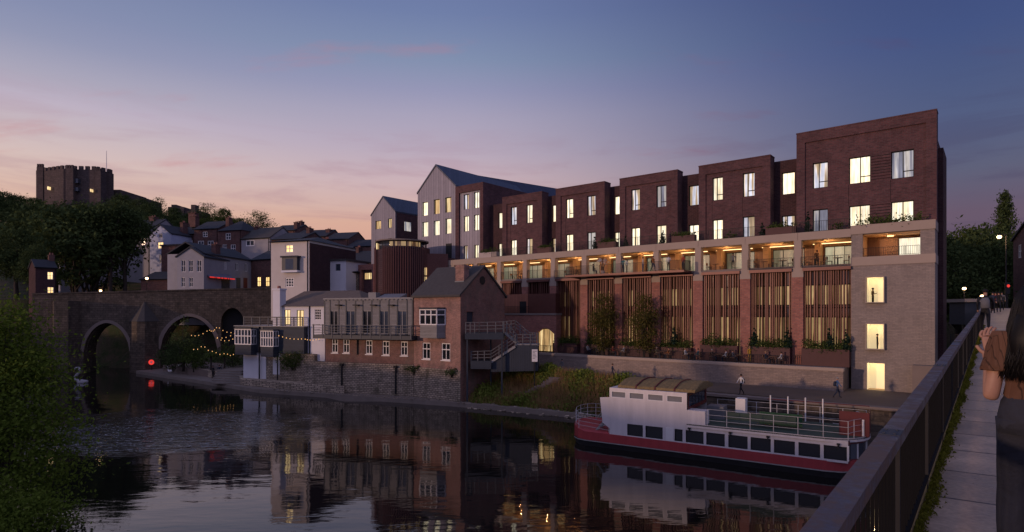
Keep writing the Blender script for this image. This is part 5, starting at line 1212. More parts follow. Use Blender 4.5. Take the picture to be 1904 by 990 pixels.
MB().box(at(207, 266).x, at(224, 266).x, 266, 285, zb_c, CZ+(HY-353)*266/F).box(at(224, 268).x, at(262, 268).x, 268, 284, 40, CZ+(HY-366)*268/F).build('curtain_wall', M['castle_stone'], cs)
fp = MB(); x = at(198, 270).x; fp.tube((x, 270, zt_c-.5), (x, 270, CZ+(HY-281)*270/F), .18, .1, 6); fp.build('flagpole', M['white_paint'], cs)
rg = thing('ridge_building', 'dark old stone range with turret chimney on the wooded ridge', 'building')
MB().box(at(312, 250).x, at(342, 250).x, 250, 262, 25, CZ+(HY-385)*250/F).box(at(316, 250).x, at(325, 250).x, 251, 260, 30, CZ+(HY-380)*250/F).build('wall', M['castle_stone'], rg)
MB().box(at(355, 249).x, at(363, 249).x, 249, 252, 25, CZ+(HY-381)*249/F).box(at(343, 250).x, at(372, 250).x, 250.5, 258, 25, CZ+(HY-392)*250/F).build('chimney', M['castle_stone'], rg)

# ---------------------------------------------------------------- town houses on the slope
def house(name, label, l, r, dl_, dr_, yb, ye, yr, kind, wm, rm, deep, wins=(), chim=(), cat='house', ridge=None, dxr=0):
    fr = fr2(l, dl_, r, dr_); o = thing(name, label, cat, fr); x1 = fr.x(r); zb = fr.z((l+r)/2, yb)-3; ze = fr.z(l if kind != 'flat' else (l+r)/2, ye); zr = fr.z((l+r)/2, yr, 0 if kind == 'gable' else deep/2)
    hs = [(fr.x(a), fr.x(b), fr.z((a+b)/2, d), fr.z((a+b)/2, c)) for a, b, c, d, *_ in wins]
    mb = MB(); mb.wall(0, x1, zb, ze, 0, hs, .15, deep); mb.quad((0, deep, zb), (x1, deep, zb), (x1, deep, ze), (0, deep, ze))
    if kind == 'gable': mb.quad((0, 0, ze), (x1, 0, ze), (x1/2+dxr, 0, zr)); mb.quad((0, deep, ze), (x1, deep, ze), (x1/2+dxr, deep, zr))
    if kind == 'ridge': mb.quad((0, 0, ze), (0, deep, ze), (0, deep/2, zr)); mb.quad((x1, 0, ze), (x1, deep, ze), (x1, deep/2, zr))
    mb.build('wall', M[wm], o); e = .25; rf = MB()
    if kind == 'gable': rf.prism([(-e, ze-.25), (x1/2+dxr, zr+.02), (x1+e, ze-.25), (x1+e, ze), (x1/2+dxr, zr+.28), (-e, ze)], -e, deep+e)
    elif kind == 'ridge': rf.prism([(-e, ze-.2), (deep/2, zr+.02), (deep+e, ze-.2), (deep+e, ze+.05), (deep/2, zr+.28), (-e, ze+.05)], -e*.6, x1+e*.6, 'x')
    elif kind == 'hip':
        a, b = min(deep, x1)*.42, x1-min(deep, x1)*.42
        A, Bq, Cq, D = (-e, -e, ze), (x1+e, -e, ze), (x1+e, deep+e, ze), (-e, deep+e, ze); p, q = (a, deep/2, zr), (b, deep/2, zr)
        rf.quad(A, Bq, q, p).quad(Bq, Cq, q).quad(Cq, D, p, q).quad(D, A, p).quad(A, Bq, Cq, D)
    else: rf.box(-e, x1+e, -e, deep+e, ze+.002, ze+.3)
    rf = rf.build('roof', M[rm], o)
    for h, w in zip(hs, wins):
        pane_frame(o, *h, .12, w[4], .5, fm=w[5] if len(w) > 5 else 'white_paint', fw=max(.08, (h[1]-h[0])*.09), cols=w[6] if len(w) > 6 else 2, rows=w[7] if len(w) > 7 else 2)
    if kind in ('ridge', 'hip'): MB().tube((-e, -e-.05, ze-.06), (x1+e, -e-.05, ze-.06), .07, n=5).build('gutter', M['bar_black'], o); MB().tube((x1*.96, -.09, zb), (x1*.96, -.09, ze-.1), .06, n=5).build('downpipe', M['bar_black'], o)
    if not chim and kind in ('ridge', 'gable') and x1 > 3:
        b = MB().box(x1*.78, x1*.78+.9, deep*.42, deep*.58, ze, max(zr, ze)+1.1).box(x1*.78-.08, x1*.78+.98, deep*.41, deep*.59, max(zr, ze)+1.1, max(zr, ze)+1.25); c = b.build('chimney', M['house_brick'], rf)
        for k in range(2): MB().tube((x1*.78+.25+.4*k, deep*.5, max(zr, ze)+1.25), (x1*.78+.25+.4*k, deep*.5, max(zr, ze)+1.7), .15, .11, 6).build('pot', M['pier_brick'], c)
    for cxp, cw_, y0, y1 in chim:
        d = fr.d(fr.x(cxp, deep*.5), deep*.5); c0, c1 = fr.x(cxp-cw_/2, deep*.5), fr.x(cxp+cw_/2, deep*.5); zz0, zz1 = fr.z(cxp, y1, deep*.5), fr.z(cxp, y0, deep*.5)
        b = MB().box(c0, c1, deep*.42, deep*.58, zz0-1, zz1).box(c0-.1, c1+.1, deep*.42-.1, deep*.58+.1, zz1, zz1+.15)
        c = b.build('chimney', M['house_brick'], rf)
        for k in range(2): x = c0+(c1-c0)*(k+.5)/2; MB().tube((x, deep*.5, zz1+.15), (x, deep*.5, zz1+.6), .16, .12, 6).build('pot', M['pier_brick'], c)
    return o
D, G_, S_ = 'glass_dark', 'lit_warm', 'glass_sky'
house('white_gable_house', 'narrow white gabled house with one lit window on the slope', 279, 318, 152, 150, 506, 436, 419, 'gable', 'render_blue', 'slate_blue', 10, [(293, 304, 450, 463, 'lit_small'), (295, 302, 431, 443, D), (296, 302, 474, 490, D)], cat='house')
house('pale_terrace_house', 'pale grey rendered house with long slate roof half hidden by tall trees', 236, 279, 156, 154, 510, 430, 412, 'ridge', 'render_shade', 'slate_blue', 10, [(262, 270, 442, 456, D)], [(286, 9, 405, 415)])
house('brown_house', 'brown brick house with a strip of white windows under a hipped roof', 319, 361, 158, 156, 506, 437, 419, 'hip', 'house_brick', 'slate_blue', 9, [(335, 344, 431+8, 439+7, S_), (324, 358, 447, 457, S_, 'white_paint', 5, 1)], [(360, 12, 398, 416)])
house('brick_terrace_house', 'brick house with three pale windows between the brown house and hip-roofed house', 361, 406, 154, 152, 506, 427, 415, 'ridge', 'house_brick', 'slate_blue', 9, [(377, 386, 431, 441, S_), (368, 379, 448, 462, S_), (386, 397, 448, 462, S_)], [(362, 10, 404, 416)])
house('hip_roof_house', 'red brick house with steep hipped roof and tall chimney on the slope', 406, 449, 148, 146, 512, 430, 413, 'hip', 'house_brick', 'slate_blue', 8, [(419.5, 429, 434, 446, S_), (414, 421.5, 455, 468, S_), (429, 438, 455, 470, S_)], [(426, 6, 407, 416)])
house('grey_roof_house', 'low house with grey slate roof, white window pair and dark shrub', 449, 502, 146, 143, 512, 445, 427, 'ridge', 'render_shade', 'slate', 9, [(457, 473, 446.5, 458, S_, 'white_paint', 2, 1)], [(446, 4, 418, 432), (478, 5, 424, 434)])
house('flat_brick_house', 'plain red brick house with flat roof left of the pub', 300, 344, 138, 136, 520, 457, 457, 'flat', 'house_brick', 'slate_blue', 9, [(324, 337, 467, 480, D), (318, 328, 489, 501, S_)])
house('low_shop', 'low dark single-storey shop roof behind the old bridge parapet', 262, 330, 130, 128, 540, 520, 508, 'ridge', 'house_brick', 'slate', 8, [(314, 326, 523, 532, D)])
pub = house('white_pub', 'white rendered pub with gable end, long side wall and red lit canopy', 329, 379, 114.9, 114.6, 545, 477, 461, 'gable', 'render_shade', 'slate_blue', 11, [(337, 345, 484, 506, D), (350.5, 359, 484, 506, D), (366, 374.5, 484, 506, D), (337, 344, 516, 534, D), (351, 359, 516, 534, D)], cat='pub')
PF = fr2(379.3, 115.7, 467, 131)
mb = MB(); hs = [(PF.x(a), PF.x(b), PF.z(a, d), PF.z(a, c)) for a, b, c, d in ((393, 398.5, 485, 500), (416, 421.5, 487, 501), (438, 443, 489, 503), (455.5, 460, 490, 505))]
pub_side = link('side_range', None); pub_side.location = (PF.o[0], PF.o[1], 0); pub_side.rotation_euler = (0, 0, PF.rot)
zE = PF.z(379.3, 472); xe = PF.x(467)
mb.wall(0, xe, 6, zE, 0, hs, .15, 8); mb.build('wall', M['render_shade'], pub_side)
for k, h in enumerate(hs): pane_frame(pub_side, *h, .12, 'lit_warm' if k == 0 else D, .5, fm='white_paint', fw=.1)
MB().prism([(-.3, zE-.1), (4, zE+2.2), (8.2, zE-.1), (8.2, zE+.1), (4, zE+2.45), (-.3, zE+.1)], -.1, xe+.1, 'x').build('roof', M['slate_blue'], pub_side)
c0, c1 = PF.x(385, -.6), PF.x(432, -.6); zc_ = PF.z(400, 508)
MB().prism([(0, zc_), (-1.1, zc_-.9), (-1.1, zc_-1.05), (0, zc_-.3)], c0, c1, 'x').build('canopy', M['zinc'], pub_side)
mb = MB(); x = c0+.1
while x < c1-.3: w = random.choice([.18, .3, .5]); mb.box(x, x+w, -1.16, -1.11, zc_-1.12, zc_-.88); x += w+random.choice([.1, .1, .35])
mb.build('neon_sign', M['neon_red'], pub_side)
MB().box(c0+.2, c1-.1, -.06, -.01, 7, zc_-1.2).build('shopfront', M['trim_navy'], pub_side)
for px, m_ in ((443, 'trim_navy'), (456, 'boat_red')): x = PF.x(px); MB().box(x-.7, x+.7, -.05, -.01, 8, PF.z(px, 517)).build('shop_door', M[m_], pub_side)
bpy.context.view_layer.update(); mxp = pub.matrix_world.inverted() @ pub_side.matrix_world
for ch in list(pub_side.children): ch.parent = pub; ch.matrix_basis = mxp @ ch.matrix_basis
bpy.data.objects.remove(pub_side)
house('brick_shop', 'brick shop with two lit doorways right of the pub', 467, 506, 131, 128, 550, 484, 470, 'ridge', 'house_brick', 'slate_blue', 9, [(478, 485, 515, 533, 'lit_small', 'dark_metal'), (493.5, 501, 515, 533, 'lit_small', 'dark_metal')])
wt = house('white_tall_house', 'tall cream rendered house with oriel window and one lit attic window by the bridge end', 504, 575, 92, 90, 560, 450, 444, 'hip', 'render_cream', 'slate_blue', 13, [(531, 545, 455.5, 470, 'lit_small'), (531, 546, 517, 534, D, 'white_paint', 3, 3)])
fr = fr2(504, 92, 575, 90); x0, x1 = fr.x(524, -.7), fr.x(552, -.7); z0, z1_ = fr.z(538, 503, -.7), fr.z(538, 479, -.7)
MB().box(x0, x1, -.7, -.01, z0, z1_).build('oriel', M['trim_navy'], wt); MB().box(x0-.2, x1+.2, -.85, -.01, z1_, z1_+.25).build('oriel_roof', M['slate_blue'], wt); MB().box(x0-.1, x1+.1, -.75, -.01, z0-.3, z0).build('oriel_sill', M['render_white'], wt)
MB().quad((x0+.65, -.71, z0+.15), (x1-.65, -.71, z0+.15), (x1-.65, -.71, z1_-.2), (x0+.65, -.71, z1_-.2)).build('window', M['glass_sky'], wt)
MB().box(fr.x(575)+.005, fr.x(575)+.1, .05, 12.9, 4, fr.z(575, 452)).build('brick_flank', M['hotel_dark_brick'], wt)
house('pale_blue_annexe', 'plain pale blue-white rendered block with one small window', 589, 643, 96, 94, 550, 486, 486, 'flat', 'render_white', 'slate', 6, [(624, 633, 491, 504, S_, 'louvre', 1, 1)])
house('side_brick_shed', 'small dark brick lean-to right of the pale blue block', 643, 668, 95, 97, 560, 505, 498, 'ridge', 'rubble', 'slate_blue', 5)
hs_ = 'dark slate town roofs against the sunset'
for l, r, d, yb, ye, yr, lb, ch in [(505, 548, 182, 470, 430, 421, 'dark slate roof with dormer at the left of the town skyline', ()), (546, 606, 176, 480, 441, 430, 'long dark slate roof with tall square chimney stack', ((552, 6, 415, 432),)), (604, 648, 172, 480, 446, 435, 'dark slate roof with round-topped vent on the skyline', ((612, 7, 428, 438),)), (646, 694, 168, 490, 459, 448, 'lowest dark slate roof touching the small grey gable', ()),
                                    (572, 634, 128, 520, 478, 462, 'dark roof in front of the skyline with two rooflights', ((609, 5, 446, 462),)), (632, 694, 124, 540, 490, 470, 'dark roof directly left of the small grey gable house', ((668, 5, 462, 474),)), (505, 560, 140, 500, 446, 436, 'dark roof rising just behind the tall cream house', ())]:
    house('town_house', lb, l, r, d, d-2, yb, ye, yr, 'ridge', 'house_brick', 'slate_blue', 11, (), ch, ridge=None)['group'] = hs_
house('lit_window_house', 'dark house with two lit windows behind the riverside tree', 66, 105, 112.5, 115, 560, 497, 486, 'ridge', 'hotel_dark_brick', 'slate_blue', 5, [(88, 99, 506, 520, 'lit_small'), (88, 100, 534, 547, 'lit_small')])
house('pale_wall_house', 'large pale rendered house seen between tall tree stems', 112, 252, 146, 160, 545, 450, 436, 'ridge', 'render_shade', 'slate_blue', 10, [(130, 137, 470, 490, D), (178, 186, 480, 498, D), (200, 208, 470, 490, D), (236, 246, 498, 510, S_)])
# right margin: brick gable at the end of the footbridge
house('brick_gable_house', 'red brick gable at the right margin beyond the footbridge', 1884, 1935, 84, 74, 600, 446, 415, 'gable', 'house_brick', 'slate_blue', 10, [(1893, 1899, 455, 480, D), (1910, 1918, 455, 480, D)])

# ---------------------------------------------------------------- lamps
def lamp(label, px, py, d, r=.16, arm=0., glow='lamp_glow', base=None, energy=0, thick=.06):
    x, z = (px-CX)/F*d, CZ+(HY-py)*d/F; zb = gz(x+arm, d) if base is None else base
    o = thing('street_lamp', label, 'street lamp', loc=(x+arm, d, 0), group='lit street lamps')
    mb = MB().tube((0, 0, zb-.3), (0, 0, z+.25), thick*1.4, thick, 7)
    if arm: mb.tube((0, 0, z+.25), (-arm, 0, z+.3), thick*.8, n=6)
    mb.build('pole', M['dark_metal'], o); MB().ell((-arm, 0, z), (r, r, r*.8), 10, 6).build('lamp_globe', M[glow], o, True)
    MB().loft([(-arm, 0, z+r*.7, r*1.5, r*1.5), (-arm, 0, z+r*1.3, r*.5, r*.5)], 10).build('lamp_hood', M['dark_metal'], o)
    if energy:
        L = bpy.data.objects.new('lamp_light', bpy.data.lights.new('lamp_light', 'POINT')); COL.objects.link(L); L.parent = o; L.location = (-arm, 0, z-r*1.4); L.data.energy = energy; L.data.color = (1, .6, .28); L.data.shadow_soft_size = r
    return o
lamp('street lamp glowing above the left half of the old bridge parapet', 187, 541, 104, .2, 0, base=9, energy=60)
lamp('street lamp on a post beside the low shop roof', 273, 518, 124, .28, 0, base=9, energy=120)
lamp('tallest street lamp with a side arm in front of the far trees', 1858, 441, 66, .22, .75, base=8, energy=220)
lamp('lower street lamp left of the footbridge end', 1793, 537, 72, .2, 0, base=6, energy=90)
lamp('small street lamp directly over the footbridge end', 1826, 551, 66, .17, 0, base=7.5, energy=60)
tl = thing('traffic_signal', 'red traffic signal at the far end of the footbridge', 'traffic light', loc=(at(1873.5, 68).x, 68, 0))
MB().tube((0, 0, 7), (0, 0, 11.8), .06).build('pole', M['dark_metal'], tl); MB().box(-.2, .2, -.1, .2, 10.6, 11.9).build('head', M['dark_metal'], tl); MB().tube((0, -.13, CZ+(HY-532)*68/F), (0, -.1, CZ+(HY-532)*68/F), .17, n=12).build('red_light', M['red_glow'], tl)
# dark yard fences between the hotel corner and the footbridge
yf = thing('yard_fence', 'dark boarded yard fence between the hotel corner and the footbridge', 'fence', H)
MB().box(.97, 3.2, 3.2, 3.3, 0, 5.2).build('boards', M['boards_navy'], yf); g = MB(); railing(g, (.97, 3.15), (3.2, 3.15), 5.2, 1.3, .14, .02); g.build('bars', M['dark_metal'], yf)
kw = thing('kiosk', 'low pale-roofed kiosk by the left side of the footbridge end', 'kiosk', loc=(at(1810, 70).x, 70, 0))
MB().box(-1.0, 1.0, 0, 2.5, 7, CZ+(HY-562)*70/F).build('wall', M['trim_navy'], kw); MB().box(-1.25, 1.25, -.3, 2.8, CZ+(HY-562)*70/F, CZ+(HY-556)*70/F).build('roof', M['stone'], kw)
# second low dark wall nearer the quay under the footbridge

# ---------------------------------------------------------------- people
for nm, c in dict(skin=(.36, .20, .14), skin_dark=(.16, .085, .06), cloth_white=(.55, .54, .52), cloth_black=(.015, .015, .018), cloth_navy=(.022, .03, .055), cloth_grey=(.12, .12, .13), cloth_red=(.30, .05, .035), cloth_orange=(.34, .13, .04), cloth_blue=(.06, .12, .26), cloth_teal=(.04, .13, .15), cloth_yellow=(.45, .27, .03), cloth_brown=(.10, .06, .04), cloth_khaki=(.2, .16, .11), hair_dark=(.012, .010, .010), hair_brown=(.06, .035, .02), hair_fair=(.25, .16, .08), hair_grey=(.25, .24, .23), shoe=(.02, .018, .017)).items():
    mat(nm, c, .7, .18, 14, spec=.2)
def skinned(joints, bones, radii, root, sub=1):
    """grow one continuous surface over a jointed skeleton"""
    names = list(joints); me = bpy.data.meshes.new('skeleton'); me.from_pydata([joints[n] for n in names], [(names.index(a), names.index(b)) for a, b in bones], [])
    o = bpy.data.objects.new('skeleton', me); COL.objects.link(o)
    md = o.modifiers.new('skin', 'SKIN'); md.use_smooth_shade = True; md.branch_smoothing = .6
    for n, sv in zip(names, me.skin_vertices[0].data): sv.radius = radii[n]; sv.use_root = (n == root)
    sb = o.modifiers.new('sub', 'SUBSURF'); sb.levels = sub; sb.render_levels = sub
    dg = bpy.context.evaluated_depsgraph_get(); out = bpy.data.meshes.new_from_object(o.evaluated_get(dg)); bpy.data.objects.remove(o); bpy.data.meshes.remove(me); return out
def pose(kind):
    """1.75 m figure facing local -y"""
    J = dict(pelvis=(0, 0, .95), waist=(0, 0, 1.08), chest=(0, .01, 1.32), neck=(0, .01, 1.49), head=(0, -.015, 1.60), crown=(0, 0, 1.71))
    Rr = dict(pelvis=(.145, .105), waist=(.125, .09), chest=(.155, .105), neck=(.055, .055), head=(.078, .092), crown=(.05, .06))
    legs = {'stand': [((.1, 0, .5), (.11, .02, .09), (.13, -.13, .035))]*2, 'walk': [((.1, -.16, .52), (.1, -.20, .10), (.1, -.36, .05)), ((.1, .08, .50), (.1, .33, .16), (.1, .27, .03))], 'sit': [((.11, -.42, .50), (.12, -.40, .09), (.12, -.56, .035))]*2}[kind if kind != 'hold' else 'stand']
    arms = {'stand': [((.24, .02, 1.16), (.25, -.05, .90), (.25, -.09, .80))]*2, 'walk': [((.24, .10, 1.17), (.23, -.01, .93), (.22, -.06, .84)), ((.24, -.12, 1.17), (.22, -.26, .97), (.21, -.31, .90))], 'hold': [((.23, -.02, 1.16), (.16, -.22, 1.20), (.10, -.28, 1.25)), ((.24, .02, 1.16), (.25, -.05, .90), (.25, -.09, .80))], 'sit': [((.23, -.08, 1.14), (.18, -.30, 1.08), (.12, -.38, 1.08))]*2}[kind]
    if kind == 'sit':
        for k in J: J[k] = (J[k][0], J[k][1], J[k][2]-.40)
        arms = [tuple((a[0], a[1], a[2]-.40) for a in A) for A in arms]
    B_ = [('pelvis', 'waist'), ('waist', 'chest'), ('chest', 'neck'), ('neck', 'head'), ('head', 'crown')]
    sh = J['chest'][2]+.10
    for i, sg in enumerate((1, -1)):
        n = 'LR'[i]; a, l = arms[i], legs[i]
        for key, p, r_ in (('sho', (.185, .01, sh), .058), ('elb', a[0], .043), ('wri', a[1], .032), ('han', a[2], .036), ('hip', (.09, 0, J['pelvis'][2]-.05), .088), ('kne', l[0], .062), ('ank', l[1], .042), ('toe', l[2], .04)):
            J[key+n] = (p[0]*sg, p[1], p[2]); Rr[key+n] = (r_, r_)
        B_ += [('chest', 'sho'+n), ('sho'+n, 'elb'+n), ('elb'+n, 'wri'+n), ('wri'+n, 'han'+n), ('pelvis', 'hip'+n), ('hip'+n, 'kne'+n), ('kne'+n, 'ank'+n), ('ank'+n, 'toe'+n)]
    me = skinned(J, B_, Rr, 'pelvis')
    # nose and material zones by nearest bone: 0 skin 1 top 2 trousers 3 shoes
    zone = {('neck', 'head'): 0, ('head', 'crown'): 0, ('wriL', 'hanL'): 0, ('wriR', 'hanR'): 0, ('pelvis', 'waist'): 1, ('waist', 'chest'): 1, ('chest', 'neck'): 1, ('ankL', 'toeL'): 3, ('ankR', 'toeR'): 3}
    for i in range(4): me.materials.append(None)
    P = [(Vector(J[a]), Vector(J[b]), zone.get((a, b), 2 if a[:3] in ('hip', 'kne') or (a == 'pelvis') else 1)) for a, b in B_]
    for f in me.polygons:
        c = f.center; best = 9; z = 1
        for a, b, zz in P:
            u = max(0, min(1, (c-a).dot(b-a)/(b-a).length_squared)); d = (c-(a+(b-a)*u)).length
            if d < best: best, z = d, zz
        if c.z > J['neck'][2]+.005 and abs(c.x) < .12: z = 0
        f.material_index = z; f.use_smooth = True
    h = MB(); hd = Vector(J['head']); h.ell(hd+Vector((0, .022, .045)), (.094, .098, .095), 12, 8, -.45); hm = bpy.data.meshes.new('hair'); hm.from_pydata(h.v, [], h.f); hm.polygons.foreach_set('use_smooth', [True]*len(h.f)); hm.materials.append(None)
    f = MB(); f.prism([(-.1+hd.y, hd.z+.02), (-.135+hd.y, hd.z-.012), (-.1+hd.y, hd.z-.02)], -.013, .013, 'x')
    ey = MB().ell((0, hd.y-.088, hd.z+.028), (.012, .008, .008), 6, 4); em = bpy.data.meshes.new('eye'); em.from_pydata(ey.v, [], ey.f); em.materials.append(M['cloth_black'])
    fm = bpy.data.meshes.new('nose'); fm.from_pydata(f.v, [], f.f); fm.materials.append(None)
    lg = MB(); lg.loft([(0, .05+hd.y*.0, hd.z-.22, .085, .03), (0, .06, hd.z-.1, .1, .05), (0, .045, hd.z+.02, .098, .075), (0, .03, hd.z+.08, .08, .07)], 10); lm = bpy.data.meshes.new('hair'); lm.from_pydata(lg.v, [], lg.f); lm.polygons.foreach_set('use_smooth', [True]*len(lg.f)); lm.materials.append(None)
    bpk = MB(); bpk.loft([(0, .19, hd.z-.62, .12, .07), (0, .22, hd.z-.58, .15, .1), (0, .21, hd.z-.3, .14, .09), (0, .17, hd.z-.2, .09, .05)], 10); bm_ = bpy.data.meshes.new('backpack'); bm_.from_pydata(bpk.v, [], bpk.f); bm_.polygons.foreach_set('use_smooth', [True]*len(bpk.f)); bm_.materials.append(None)
    return me, hm, fm, lm, bm_, em
POSES = {k: pose(k) for k in ('stand', 'walk', 'sit', 'hold')}
def slot(o, mats):
    for i, m_ in enumerate(mats): o.material_slots[i].link = 'OBJECT'; o.material_slots[i].material = M[m_]
def person(label, p, yaw, kind='stand', h=1.72, top='cloth_grey', leg='cloth_navy', hair='hair_dark', sk='skin', long=False, pack=None, group=None):
    """yaw: world direction faced, degrees (0 = towards the camera, 90 = right)"""
    me, hm, fm, lm, bm_, em = POSES[kind]
    o = link('person', me); o.location = p; o.rotation_euler = (0, 0, R(yaw)); s = h/1.75; o.scale = (s, s, s); slot(o, (sk, top, leg, 'shoe')); tag(o, label, 'person', group)
    c = link('hair', hm, o); slot(c, (hair,)); c = link('nose', fm, o); slot(c, (sk,))
    for sg in (-1, 1): c = link('eye', em, o); c.location = (sg*.032, 0, 0)
    if long: c = link('long_hair', lm, o); slot(c, (hair,))
    if pack: c = link('backpack', bm_, o); slot(c, (pack,)); tag(c)
    return o
HB = lambda px, y, z: H.w(H.x(px, y), y, z)
GB = 'people on the long balcony'
person('person in a teal top at the left end of the balcony group', HB(1158.5, -1.0, 12.95), 150, 'stand', 1.78, 'cloth_teal', 'cloth_navy', group=GB)
person('shorter person in a white top beside the person in teal on the balcony', HB(1165.5, -1.5, 12.95), -120, 'hold', 1.6, 'cloth_white', 'cloth_khaki', 'hair_brown', long=True, group=GB)
person('person in a white shirt and blue trousers alone mid-balcony', HB(1195.5, -1.3, 12.95), 70, 'stand', 1.75, 'cloth_white', 'cloth_blue', group=GB)
person('person in a dark orange top with black bag against the loggia pier', HB(1214.5, -1.2, 12.95), 30, 'walk', 1.8, 'cloth_orange', 'cloth_navy', pack='cloth_black', group=GB)
person('person in a pale top facing the river with folded arm on the balcony', HB(1243, -1.5, 12.95), -10, 'hold', 1.74, 'cloth_white', 'cloth_black', 'hair_brown', long=True, group=GB)
person('person in a red top at the right end of the balcony', HB(1270, -1.4, 12.95), -60, 'stand', 1.68, 'cloth_red', 'cloth_navy', 'hair_grey', group=GB)
person('seated person at the shadowed left end of the long balcony', HB(1103, -1.1, 12.95), 100, 'sit', 1.7, 'cloth_black', 'cloth_navy', group=GB)
person('person in a black and white top at the loggia railing, third bay from the tower', HB(1363, .9, 12.95), -30, 'stand', 1.75, 'cloth_grey', 'cloth_black', long=True)
person('person silhouetted against the brightest lounge window beside the tower', HB(1519, 3.4, 12.95), 160, 'stand', 1.75, 'cloth_brown', 'cloth_black')
person('person in brown seen through the upper tower window', HB(1623, .85, 8.96), 40, 'hold', 1.76, 'cloth_brown', 'cloth_black', 'hair_dark', 'skin_dark')
person('person in black standing in the middle tower window', HB(1631.5, .8, 4.75), 60, 'stand', 1.76, 'cloth_black', 'cloth_black')
ptz = 1.4
person('walker in a blue jacket with dark backpack near the tower doorway', Vector((at(1557, 48.6).x, 48.6, ptz)), 75, 'walk', 1.72, 'cloth_blue', 'cloth_navy', 'hair_grey', pack='cloth_navy')
person('walker in a white top with black backpack behind the boat', Vector((at(1378, 50.5).x, 50.5, ptz)), -75, 'walk', 1.78, 'cloth_white', 'cloth_black', pack='cloth_black')
person('walker in dark clothes before the shaded half of the retaining wall', Vector((at(1139, 61).x, 61, ptz)), 80, 'walk', 1.8, 'cloth_navy', 'cloth_navy', 'hair_brown')
person('distant walker in a pale jacket near the black stair', Vector((at(1045, 68).x, 68, ptz)), -70, 'walk', 1.7, 'cloth_grey', 'cloth_grey')
g1_, g2_ = gnd(396, 704, SL), gnd(408, 703, SL)
person('left of two dark figures standing on the landing by the steps', g1_, 160, 'stand', 2.0, 'cloth_black', 'cloth_black'); person('right of two dark figures standing on the landing by the steps', g2_, 200, 'stand', 2.05, 'cloth_navy', 'cloth_black')
def onb(px, d): x = B.x(px, 0); p = Vector(((px-CX)/F*d, d, 0)); yl = (p.x-B.o[0])*B.v[0]+(p.y-B.o[1])*B.v[1]; p.z = zd(yl)+.003; return p
person('walker in dark jacket and backpack ahead on the footbridge', onb(1832, 23.5), 180-39, 'walk', 1.8, 'cloth_black', 'cloth_black', pack='cloth_grey')
for px, d, tp, lb in ((1846, 47, 'cloth_navy', 'leftmost of the distant people at the footbridge end'), (1851, 52, 'cloth_red', 'distant person in dark red at the footbridge end'), (1857, 49, 'cloth_black', 'distant dark person beside the one in red at the footbridge end'), (1863, 54, 'cloth_grey', 'distant person in grey nearest the lamp pole at the footbridge end')):
    person(lb, onb(px, d), random.choice((0, 180))-39, 'walk', 1.72, tp, 'cloth_black', group='people at the far end of the footbridge')

# ---------------------------------------------------------------- dining terrace and loggia furniture
def table_proto(name, label, p, rz, group):
    o = thing(name, label, 'table', loc=p, rz=rz, group=group); MB().loft([(0, 0, .71, .42, .42), (0, 0, .74, .42, .42)], 14).build('tabletop', M['wood'], o)
    MB().tube((0, 0, .02), (0, 0, .71), .035).loft([(0, 0, 0, .24, .24), (0, 0, .03, .2, .2)], 10).build('pedestal', M['dark_metal'], o); return o
def chair_proto(label, p, rz, group):
    o = thing('cafe_chair', label, 'chair', loc=p, rz=rz, group=group)
    MB().box(-.22, .22, -.22, .22, .42, .46).build('seat', M['wood'], o); MB().box(-.22, .22, .19, .23, .62, .88).build('backrest', M['wood'], o)
    for sx_, sy_ in ((-1, -1), (1, -1), (-1, 1), (1, 1)): MB().box(sx_*.2-.018, sx_*.2+.018, sy_*.2-.018, sy_*.2+.018, 0, .42 if sy_ < 0 else .62).build('leg', M['dark_metal'], o)
    return o
tp = cp_ = None
def setting(px, y, z, where, pp=(), group='tables'):
    global tp, cp_
    p = HB(px, y, z); lb = 'round cafe table '+where
    if tp is None: tp = table_proto('cafe_table', lb, p, 0, group+' tables')
    else: o = copy_tree(tp); o.location = p; o['label'] = lb; o['group'] = group+' tables'
    for k, sg in enumerate((-1, 1)):
        q = HB(px, y, z)+Vector((H.u[0]*sg*.72, H.u[1]*sg*.72, 0)); rz = H.rot+R(-90*sg); lb = 'cafe chair %s of the table %s' % (('left', 'right')[k], where)
        if cp_ is None: cp_ = chair_proto(lb, q, rz, group+' chairs')
        else: o = copy_tree(cp_); o.location = q; o.rotation_euler.z = rz; o['label'] = lb; o['group'] = group+' chairs'
        if k < len(pp) and pp[k]:
            top, hr, wd = pp[k]; person('seated diner in %s %s of the table %s' % (wd, ('left', 'right')[k], where), q+Vector((0, 0, -.07)), math.degrees(rz), 'sit', 1.72, top, 'cloth_navy', hr, group='seated diners')
TG = 'dining terrace'
setting(1102, -1.3, 3.41, 'just left of the left terrace tree', (('cloth_white', 'hair_brown', 'white'), ('cloth_grey', 'hair_dark', 'grey')), TG)
setting(1150, -1.4, 3.41, 'between the two terrace trees', (('cloth_red', 'hair_dark', 'red'), ('cloth_white', 'hair_fair', 'white')), TG)
setting(1232, -1.4, 3.41, 'just right of the right terrace tree', (('cloth_khaki', 'hair_grey', 'beige'), ('cloth_orange', 'hair_dark', 'orange')), TG)
setting(1286, -1.4, 3.41, 'before the fifth brick pier from the tower', (('cloth_white', 'hair_fair', 'white'), ('cloth_teal', 'hair_dark', 'teal')), TG)
setting(1337, -1.4, 3.41, 'in the fourth bay from the tower', (('cloth_brown', 'hair_grey', 'brown'), ('cloth_white', 'hair_brown', 'white')), TG)
setting(1376, -1.3, 3.41, 'at the third brick pier from the tower', (('cloth_grey', 'hair_brown', 'grey'), None), TG)
setting(1438, -1.4, 3.41, 'in the third bay from the tower', (('cloth_navy', 'hair_fair', 'navy'), ('cloth_white', 'hair_dark', 'white')), TG)
